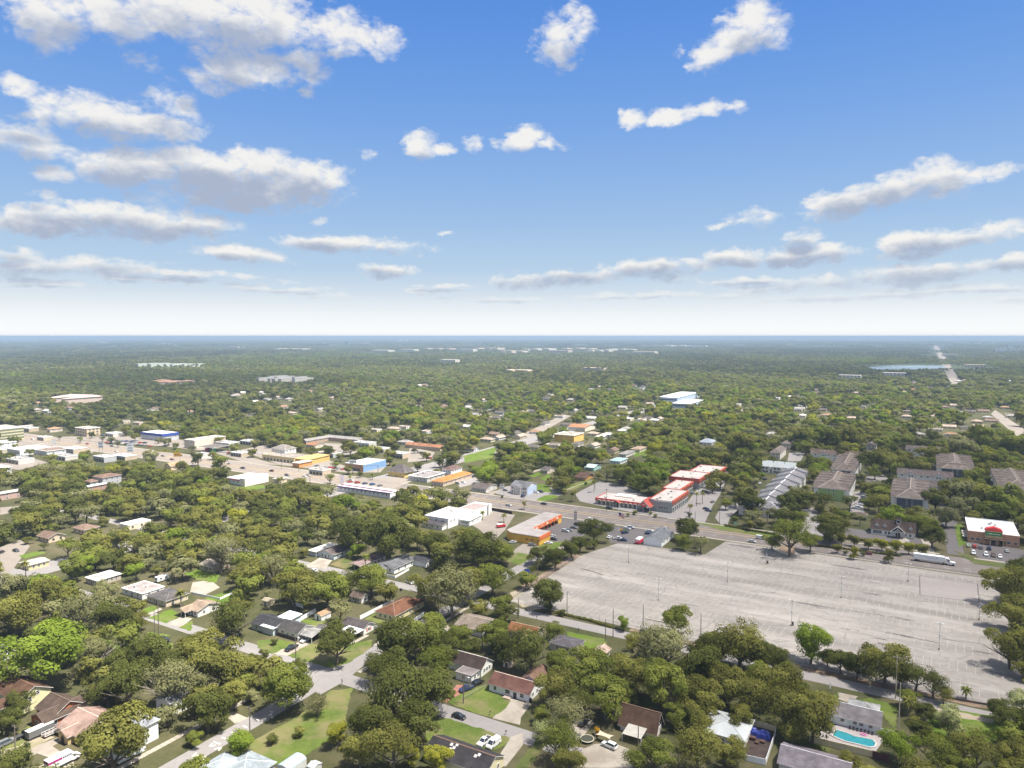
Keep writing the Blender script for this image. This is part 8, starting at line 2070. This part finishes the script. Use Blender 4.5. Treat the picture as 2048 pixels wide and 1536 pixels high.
palm(1129, 999, 7, 2.6, "round headed palm at the mouth of the side street")
for a in ((1188, 985, 9), (1150, 1004, 8), (1144, 1003, 6), (1393, 1012, 9), (1405, 1008, 8), (1380, 1025, 5), (1512, 1043, 8), (1522, 1046, 7), (1535, 1048, 8), (1548, 1048, 6), (1048, 1019, 5), (1008, 1045, 5), (965, 1040, 5), (1745, 1062, 7), (1720, 1052, 6), (1775, 1035, 5), (1490, 960, 6), (1560, 945, 6), (1440, 945, 6), (1425, 985, 7), (1450, 975, 7), (745, 960, 5), (1815, 1430, 5), (470, 1000, 6), (700, 962, 4), (20, 925, 6), (1465, 935, 6), (1590, 935, 5)):
    palm(*a)
qq = random.Random(12)
for k in range(26):
    px, py = qq.uniform(30, 2000), qq.uniform(960, 1480); x, y = at(px, py)
    if any(r_[0] - 2 < x < r_[2] + 2 and r_[1] - 2 < y < r_[3] + 2 for r_ in NOBASE) or KEEP[int(py / 2), int(px / 2)] > 0: continue
    palm(px, py, qq.uniform(6, 11), qq.uniform(2.2, 3.0))
# bushes and hedges
def bush(px, py, rad, kind, label=None):
    x, y = at(px, py)
    o = thing("shrub", label, "shrub", (x, y, 0), random.uniform(0, 6))
    c = link("foliage", crown_mesh(kind, 6, 1), o, (0, 0, rad * .55)); c.scale = (rad, rad, rad * .8)
    b = MB(); b.tube([(0, 0, 0), (0, 0, rad * .5)], [.08, .05], 5); b.build("stem", BARK, o)
    TREES.append((x, y, rad))
    if label is None: AUTO.append((o, f"{KINDNAME[kind]} shrub", x, y, "shrubs", "shrubs"))
for a in ((28, 1420, 3.2, 'dark'), (60, 1412, 2.6, 'dark'), (10, 1450, 3, 'dark'), (1092, 1432, 2, 'dark'), (755, 1266, 2, 'dark'), (600, 1475, 2.5, 'olive'), (545, 1487, 2.4, 'dark'), (1090, 1100, 2, 'dark'), (1300, 1030, 2, 'mid'), (1380, 1034, 2.4, 'dark'), (1096, 1222, 3, 'dark'), (1125, 1232, 2.4, 'dark'), (1015, 1205, 3, 'dark'), (1725, 1112, 2, 'dark'), (1066, 985, 2, 'mid'), (1120, 970, 3, 'mid'), (1100, 965, 2.2, 'olive'), (1172, 970, 2, 'dark'), (1967, 1085, 2.2, 'dark'), (2006, 1092, 2.2, 'dark'), (1650, 1030, 3, 'olive'), (1005, 996, 1.8, 'dark'), (1270, 1030, 2.5, 'mid'),
          (1255, 1033, 2, 'olive'), (1310, 1035, 2, 'olive'), (1690, 1110, 2, 'dark'), (550, 1290, 2, 'dark'), (1880, 1450, 3, 'mid'), (1850, 1480, 3, 'mid'), (1830, 1450, 2.6, 'olive'), (1250, 1066, 1.8, 'bright'), (1243, 1064, 1.6, 'gold'), (905, 1395, 2, 'mid'), (300, 905, 2.5, 'yellow'), (330, 903, 2.5, 'yellow'), (350, 900, 2.2, 'bright'), (40, 882, 3, 'yellow')):
    bush(*a)
def hedge(label, pts, w, hgt, kind):
    P = [at(*p) for p in pts]; r = np.random.default_rng(int(pts[0][0]))
    L = sum(math.dist(a, c) for a, c in zip(P[:-1], P[1:])); n = int(L * 55)
    seg = r.integers(0, len(P) - 1, n); t = r.uniform(0, 1, n); A = np.array(P)
    c = A[seg] + (A[seg + 1] - A[seg]) * t[:, None] - A[0]
    c = np.column_stack([c + r.uniform(-w, w, (n, 2)), r.uniform(.1, hgt, n)])
    nr = r.normal(size=(n, 3)); nr[:, 2] = np.abs(nr[:, 2]); nr /= np.linalg.norm(nr, axis=1)[:, None]
    x = np.cross(nr, r.normal(size=(n, 3))); x /= np.linalg.norm(x, axis=1)[:, None]; y = np.cross(nr, x); s = .32
    V = np.stack([c - x * s, c - y * s * .7, c + x * s, c + y * s * .7], 1).reshape(-1, 3)
    o = link("hedge", quads_mesh("hedge", V, r.uniform(0, .8, n), LEAF[kind]), None, (P[0][0], P[0][1], 0))
    tag(o, label, "hedge")
hedge("dark hedge along the avenue median in front of the clubhouse drive", [(1632, 1092), (1680, 1098), (1760, 1108), (1800, 1113)], .8, 1.0, 'dark')
hedge("clipped hedge below the clubhouse entrance drive", [(1690, 1078), (1735, 1083), (1790, 1090)], .7, 1.1, 'dark')
hedge("low hedge along the avenue pavement at the grey gabled apartments", [(1450, 1052), (1500, 1062), (1550, 1070)], .9, 1.2, 'dark')
hedge("overgrown hedge on the lot's left edge beside the dark oak row", [(1060, 1145), (1120, 1110), (1170, 1088)], 1.6, 2.6, 'dark')
hedge("ragged growth along the lot's lower left fence", [(1110, 1226), (1180, 1242), (1225, 1256)], .6, .9, 'olive')
hedge("low hedge strip at the fuel station kerb with golden leaves", [(310, 902), (350, 906), (358, 898)], 1.2, 1.0, 'yellow')

# ---- the rest of the canopy: where trees may stand without hiding what the photo shows
keep_poly([(0, 884), (120, 868), (330, 886), (700, 942), (720, 978), (600, 965), (430, 935), (200, 908), (0, 915)])
def far_enough(x, y, rad):
    for (a, c, r_) in TREES:
        if (a - x) ** 2 + (c - y) ** 2 < ((r_ + rad) * .62) ** 2: return False
    return True
NB = np.array(NOBASE)
def inside_poly(P, X, Y):
    ins = np.zeros(X.shape, bool); n = len(P)
    for k in range(n):
        ax, ay = P[k]; bx, by = P[(k + 1) % n]
        if ay == by: continue
        ins ^= ((ay > Y) != (by > Y)) & (X < (bx - ax) * (Y - ay) / (by - ay) + ax)
    return ins
def allowed(X, Y, RAD, tol):
    """vectorised: trunk off roads and buildings, crown not in front of what must stay in view"""
    ok = np.ones(X.shape, bool)
    for r_ in NB:
        m = RAD * .5 + 1
        ok &= ~((X > r_[0] - m) & (X < r_[2] + m) & (Y > r_[1] - m) & (Y < r_[3] + m))
    for P in BASEPOLY: ok &= ~inside_poly(P, X, Y)
    hid = np.zeros(X.shape); tot = 0
    for a in np.arange(0, 2 * np.pi, np.pi / 6):
        for f in (.35, .95):
            for zf in (.75, 1.25):
                px, py, d = proj(X + (math.cos(HEAD) * np.cos(a)) * RAD * f, Y + math.sin(HEAD) * np.cos(a) * RAD * f, RAD * (zf - .15 + .45 * np.sin(a) * f))
                ix = np.clip((px / 2).astype(int), 0, 1023); iy = np.clip((py / 2).astype(int), 0, 767)
                kd = KEEP[iy, ix]
                hid += (kd > d + RAD * .3) & (px > 0) & (px < 2048) & (py < 1536)
                tot += 1
    return ok & (hid / tot <= tol)
# candidate stands on a jittered grid, nearest first
def candidates(step, dmin, dmax, seed):
    r = np.random.default_rng(seed)
    ymax = dmax
    gx = np.arange(-dmax * .86, dmax * .86, step); gy = np.arange(dmin * .72, dmax, step)
    X, Y = np.meshgrid(gx, gy); X = X.ravel() + r.uniform(-.42, .42, X.size) * step; Y = Y.ravel() + r.uniform(-.42, .42, Y.size) * step
    d = np.hypot(X, Y); keep = (np.abs(X) < Y * .80 + 25) & (d >= dmin) & (d < dmax)
    X, Y, d = X[keep], Y[keep], d[keep]
    c, s = math.cos(HEAD), math.sin(HEAD)
    return X * c - Y * s, X * s + Y * c, d, r
def patchy(x, y): return math.sin(x / 210 + 1.3 * math.sin(y / 480)) + math.sin(y / 330 + x / 700) + .8 * math.sin((x + y) / 120)
def stand_pick(r, x, y):
    if -700 < x < -50 and 650 < y < 1500 and r.random() < .62:      # lighter, yellower leaf colours stand in for sunlight on this neighbourhood
        return str(r.choice(('mid', 'bright', 'yellow', 'mid', 'olive', 'bright')))
    f = patchy(x / 1.6, y / 1.6) + r.uniform(-.5, .5)
    u = r.random()
    if f > .3: return 'mid' if u < .42 else ('olive' if u < .62 else ('bright' if u < .74 else 'yellow' if u < .76 else 'grey'))
    if f < -.7: return 'dark' if u < .72 else 'olive'
    return 'olive' if u < .42 else ('grey' if u < .64 else ('mid' if u < .92 else 'dark'))
def colour_pick(r, px, py):
    """leaf colour mix: mossier and darker near, lighter for painted sunlight in the middle distance on the left and centre"""
    u = r.random()
    sunny = 790 < py < 960 and px < 1330  # here sunlight is put into the crowns as lighter leaf colours
    if sunny: tab = (('olive', .26), ('mid', .32), ('grey', .14), ('bright', .15), ('yellow', .07), ('dark', .06))
    elif py > 960: tab = (('olive', .34), ('dark', .26), ('grey', .18), ('mid', .17), ('bright', .04), ('yellow', .01))
    else: tab = (('olive', .33), ('dark', .25), ('mid', .20), ('grey', .15), ('bright', .05), ('yellow', .02))
    for k, w in tab:
        if u < w: return k
        u -= w
    return 'olive'
MAX_OAKS = 300
count = sum(1 for o in S.objects if o.name.startswith(("oak_tree", "round_tree", "narrow_tree")))
REST = []
X, Y, Dd, r = candidates(8.4, 195, 980, 5)
RAD = r.uniform(5.4, 9.4, X.size) * np.where(Dd > 480, 1.22, 1.0); RAD = np.where(r.random(X.size) < .15, r.uniform(3, 4.5, X.size), RAD)
OK = allowed(X, Y, RAD, .13)
order = np.argsort(Dd)
GRID = {}
def gkey(x, y): return (int(math.floor(x / 20)), int(math.floor(y / 20)))
for (a, c, r_) in TREES: GRID.setdefault(gkey(a, c), []).append((a, c, r_))
def clear_of(x, y, rad, f):
    k = gkey(x, y)
    for i in (-1, 0, 1):
        for j in (-1, 0, 1):
            for (a, c, r_) in GRID.get((k[0] + i, k[1] + j), ()):
                if (a - x) ** 2 + (c - y) ** 2 < ((r_ + rad) * f) ** 2: return False
    return True
for i in order:
    if not OK[i]: continue
    x, y, rad = float(X[i]), float(Y[i]), float(RAD[i])
    if not clear_of(x, y, rad, .52): continue
    p = proj(x, y)
    kind = colour_pick(r, p[0], p[1])
    v = int(r.choice((4, 5, 4, 1))) if kind == 'grey' else int(r.choice((0, 1, 2, 3, 0, 1, 2, 3, 4, 6)))
    GRID.setdefault(gkey(x, y), []).append((x, y, rad))
    if count < MAX_OAKS and -60 < p[0] < 2110 and p[1] < 1600:
        tree(x, y, rad, kind, v, 0, float(r.uniform(.85, 1.1))); count += 1
    else:
        REST.append((x, y, rad, kind, v, 1))
X, Y, Dd, r = candidates(14.5, 980, 2600, 6)
RAD = r.uniform(7.0, 12.0, X.size)
OK = allowed(X, Y, RAD, .15)
PT = np.array([patchy(a * 1.7 + 300, c * 1.7) for a, c in zip(X, Y)])
OK &= ~(r.random(X.size) < .08)
for i in np.nonzero(OK)[0]:
    x, y = float(X[i]), float(Y[i]); p = proj(x, y)
    REST.append((x, y, float(RAD[i]) * (1 + .18 * math.sin(x / 90 + y / 60)), stand_pick(r, x, y), int(r.integers(0, 5)), 2))

# one object per stretch of wood: points that carry instances of the crowns
def instancer(name, pts, sources, label):
    """pts: x, y, z, scale, rotation, index of the source"""
    me = bpy.data.meshes.new(name)
    P = np.array([p[:3] for p in pts], np.float32)
    me.vertices.add(len(P)); me.vertices.foreach_set('co', P.ravel())
    for nm, k in (('scl', 3), ('rot', 4)):
        a = me.attributes.new(nm, 'FLOAT', 'POINT'); a.data.foreach_set('value', np.array([p[k] for p in pts], np.float32))
    a = me.attributes.new('pick', 'INT', 'POINT'); a.data.foreach_set('value', np.array([p[5] for p in pts], np.int32))
    me.update()
    o = link(name, me)
    col = bpy.data.collections.new(name + "_sources")
    for k, s_ in enumerate(sources):
        so = bpy.data.objects.new("src_%03d" % k, s_); col.objects.link(so)
    gt = bpy.data.node_groups.new(name, 'GeometryNodeTree')
    gt.interface.new_socket("Geometry", in_out='INPUT', socket_type='NodeSocketGeometry'); gt.interface.new_socket("Geometry", in_out='OUTPUT', socket_type='NodeSocketGeometry')
    gi = gt.nodes.new('NodeGroupInput'); go = gt.nodes.new('NodeGroupOutput')
    ci = nd(gt, 'GeometryNodeCollectionInfo', ins={'Collection': col, 'Separate Children': True, 'Reset Children': True})
    def attr(nm, ty):
        n = nd(gt, 'GeometryNodeInputNamedAttribute', data_type=ty); n.inputs['Name'].default_value = nm
        return n.outputs['Attribute']
    rot = nd(gt, 'ShaderNodeCombineXYZ', ins={2: attr('rot', 'FLOAT')}).outputs[0]
    ip = gt.nodes.new('GeometryNodeInstanceOnPoints')
    gt.links.new(gi.outputs[0], ip.inputs['Points']); gt.links.new(ci.outputs[0], ip.inputs['Instance'])
    ip.inputs['Pick Instance'].default_value = True
    gt.links.new(attr('pick', 'INT'), ip.inputs['Instance Index']); gt.links.new(rot, ip.inputs['Rotation']); gt.links.new(attr('scl', 'FLOAT'), ip.inputs['Scale'])
    gt.links.new(ip.outputs[0], go.inputs[0])
    md = o.modifiers.new("scatter", 'NODES'); md.node_group = gt
    tag(o, label, kind='stuff')
    return o
def whole_tree(kind, v, lod):
    """crown and trunk in one mesh for trees too far to pick apart"""
    k = ('w', kind, v, lod)
    if k not in CR:
        src = crown_mesh(kind, v, lod)
        n = len(src.vertices); co = np.empty(n * 3, np.float32); src.vertices.foreach_get('co', co); co = co.reshape(-1, 3).copy(); co[:, 2] += .72
        tn = np.empty(len(src.polygons), np.float32); src.attributes['tone'].data.foreach_get('value', tn)
        tr = []
        for (x0, y0, z0, x1, y1, z1, w) in ((0, 0, 0, 0, 0, .8, .05), (0, 0, .4, .5, .1, .95, .03), (0, 0, .4, -.4, .3, .95, .03), (0, 0, .45, 0, -.5, .9, .03)):
            tr += [(x0 - w, y0, z0), (x0 + w, y0, z0), (x1 + w * .5, y1, z1), (x1 - w * .5, y1, z1), (x0, y0 - w, z0), (x0, y0 + w, z0), (x1, y1 + w * .5, z1), (x1, y1 - w * .5, z1)]
        me = quads_mesh("far_tree", np.concatenate([co, np.array(tr, np.float32)]), np.concatenate([tn, np.zeros(len(tr) // 4, np.float32)]), LEAF[kind])
        me.materials.append(BARK)
        mi = np.zeros(len(me.polygons), np.int32); mi[len(tn):] = 1; me.polygons.foreach_set('material_index', mi)
        CR[k] = me
    return CR[k]
src, idx = [], {}
def pick(key):
    if key not in idx: idx[key] = len(src); src.append(whole_tree(*key))
    return idx[key]
mid_pts = [(x, y, 0, rad, random.uniform(0, 6.28), pick((kind, v, lod))) for (x, y, rad, kind, v, lod) in REST]
instancer("woodland", mid_pts, src, "oak woodland between the houses, streets and blocks")
# distant groves, 110 m patches of canopy
def grove(seed, kinds):
    r = np.random.default_rng(seed); V, T = [], []
    for k in range(34):
        a = r.uniform(0, 2 * np.pi); d = 58 * np.sqrt(r.uniform()); rad = r.uniform(5, 9)
        v, t = crown_np(seed * 50 + k, 40, .34, 2, .62, .6)
        V.append(v * rad + np.array([d * np.cos(a), d * np.sin(a), rad * r.uniform(.7, 1.1)])); T.append(np.clip(t * .7 + r.uniform(-.2, .4), 0, 1))
    return quads_mesh("grove", np.concatenate(V), np.concatenate(T), LEAF[kinds])
gsrc = [grove(k, kk) for k, kk in enumerate(('olive', 'dark', 'mid', 'olive', 'grey', 'dark', 'bright', 'olive'))]
pts = []
r = np.random.default_rng(9)
for (d0, d1, st) in ((2500, 4200, 78), (4200, 8000, 125), (8000, 18000, 330)):
    X, Y, Dd, rr = candidates(st, d0, d1, int(d0))
    hid = np.zeros(X.shape, bool)
    for off in (-52, 0, 52):
        for z in (0.0, 13.0):
            px, py, dd = proj(X + math.cos(HEAD) * off, Y + math.sin(HEAD) * off, z)
            ix = np.clip((px / 2).astype(int), 0, 1023); iy = np.clip((py / 2).astype(int), 0, 767)
            hid |= (KEEP[iy, ix] > dd - 60) & (px > 0) & (px < 2048)
    for i in np.nonzero(~hid)[0]:
        f = patchy(X[i] / 2.2, Y[i] / 3.5) + rr.uniform(-.6, .6)
        g_ = patchy(X[i] / 1.3 + 900, Y[i] / 4.0)
        u = rr.random()
        if u < .05: continue
        k = int(rr.choice((2, 4, 6, 3, 2))) if f > .9 else (int(rr.choice((1, 5, 1, 0))) if f < -.5 else int(rr.choice((0, 3, 7, 2, 4))))
        pts.append((float(X[i]), float(Y[i]), 0, float(rr.uniform(.85, 1.2)) * (1 if st < 200 else 1.9), float(rr.uniform(0, 6.28)), k))
instancer("distant_woodland", pts, gsrc, "unbroken canopy of far woods reaching to the horizon")

# ------------------------------------------------------------------ the clouds overhead that shade the foreground
def cloud(x, y, rx, ry, thick, z, tau, seed):
    """a real cloud above the frame; x, y is the middle of the shade it throws on the ground"""
    r = random.Random(seed); k = z / SUN_DIR.z
    b = MB(); nu, nv = 40, 12
    ph = [r.uniform(0, 6.28) for _ in range(6)]
    def P(i, j):
        a = 2 * math.pi * i / nu; t = math.pi * j / nv
        w = 1 + .14 * math.sin(3 * a + ph[0]) + .1 * math.sin(5 * a + ph[1]) + .07 * math.sin(8 * a + ph[2])
        zz = -math.cos(t) * thick * (.5 if math.cos(t) < 0 else .35) * (1 + .15 * math.sin(6 * a + ph[3]) * math.sin(3 * t))
        return (math.cos(a) * math.sin(t) * rx * w, math.sin(a) * math.sin(t) * ry * w, zz)
    for j in range(nv):
        for i in range(nu):
            if j == 0: b.quad([P(0, 0), P(i + 1, 1), P(i, 1)])
            elif j == nv - 1: b.quad([P(i, j), P(i + 1, j), P(0, nv)])
            else: b.quad([P(i, j), P(i + 1, j), P(i + 1, j + 1), P(i, j + 1)])
    m = bpy.data.materials.new("cloud"); m.use_nodes = True
    t = m.node_tree; t.nodes.clear()
    v = nd(t, 'ShaderNodeVolumePrincipled', ins={'Color': (.97, .97, .97, 1), 'Density': tau / (thick * .85), 'Anisotropy': .6})
    nd(t, 'ShaderNodeOutputMaterial', ins={1: v.outputs[0]})
    o = b.build("cloud", m, None, (x + SUN_DIR.x * k, y + SUN_DIR.y * k, z))
    import bmesh
    bm = bmesh.new(); bm.from_mesh(o.data); bmesh.ops.remove_doubles(bm, verts=bm.verts, dist=.05); bmesh.ops.recalc_face_normals(bm, faces=bm.faces); bm.to_mesh(o.data); bm.free()
    tag(o, kind='stuff')
cloud(130, 420, 440, 560, 260, 1200, .62, 1)
c_ = at(330, 764); cloud(c_[0], c_[1], 620, 420, 260, 1800, .75, 2)
c_ = at(1750, 742); cloud(c_[0], c_[1], 900, 520, 260, 2000, .6, 3)

# ------------------------------------------------------------------ haze
hb = MB(); hx = 88000
hb.box(-hx, -1500, -1, hx, 88000, 124.0, 0, True)
hm = bpy.data.materials.new("haze"); hm.use_nodes = True
t = hm.node_tree; t.nodes.clear()
HAZE_D = 0.00012
pv = nd(t, 'ShaderNodeVolumePrincipled', ins={'Color': (.37, .50, .66, 1), 'Density': HAZE_D, 'Anisotropy': 0.0})
nd(t, 'ShaderNodeOutputMaterial', ins={1: pv.outputs[0]})
ho = hb.build("haze", hm); tag(ho, kind='stuff')

# ------------------------------------------------------------------ labels that single things out by what they stand near
LAND += [("old parking lot centre", *at(1600, 1215)), ("lot's near corner", *at(1990, 1405)), ("corner lawn", *at(650, 1305)), ("lower street paint", *at(430, 1490)), ("wide pale junction", *at(760, 965)), ("green soccer-sized meadow", *at(960, 907)), ("oval lawn", *at(1095, 998)), ("lake", *at(1810, 735)), ("lot's far right corner", *at(1970, 1160)), ("bright grass field", *at(1930, 1460)), ("left street lawns", *at(325, 1232))]
LP = [(n_, proj(x, y)[0], proj(x, y)[1], x, y) for n_, x, y in LAND]
buckets = {}
for (o, desc, x, y, grp, plural) in AUTO:
    px, py, d = proj(x, y)
    best = min(LP, key=lambda L: math.hypot(px - L[1], (py - L[2]) * 2.2) if math.hypot(x - L[3], y - L[4]) > .5 else 1e9)
    dx, dy = px - best[1], (py - best[2]) * 2.2
    if abs(dx) > abs(dy): rel = "right of" if dx > 0 else "left of"
    else: rel = "in front of" if dy > 0 else "behind"
    buckets.setdefault((desc, rel, best[0]), []).append((math.hypot(dx, dy), o, grp))
ORD = ["closest to it"] + [w + " closest" for w in "second third fourth fifth sixth seventh eighth ninth tenth eleventh twelfth thirteenth fourteenth fifteenth sixteenth seventeenth eighteenth nineteenth twentieth".split()] + ["one of the farther"] * 40
for (desc, rel, ln), L in buckets.items():
    L.sort(key=lambda e: e[0])
    for k, (dd, o, grp) in enumerate(L):
        o['group'] = grp
        o['label'] = f"{desc} {rel} the {ln}" + (f", {ORD[k]}" if len(L) > 1 else "")
print("LABELS", len(AUTO), "trees", len(TREES), "rest", len(REST), "far", len(pts), "windows", NW[0])
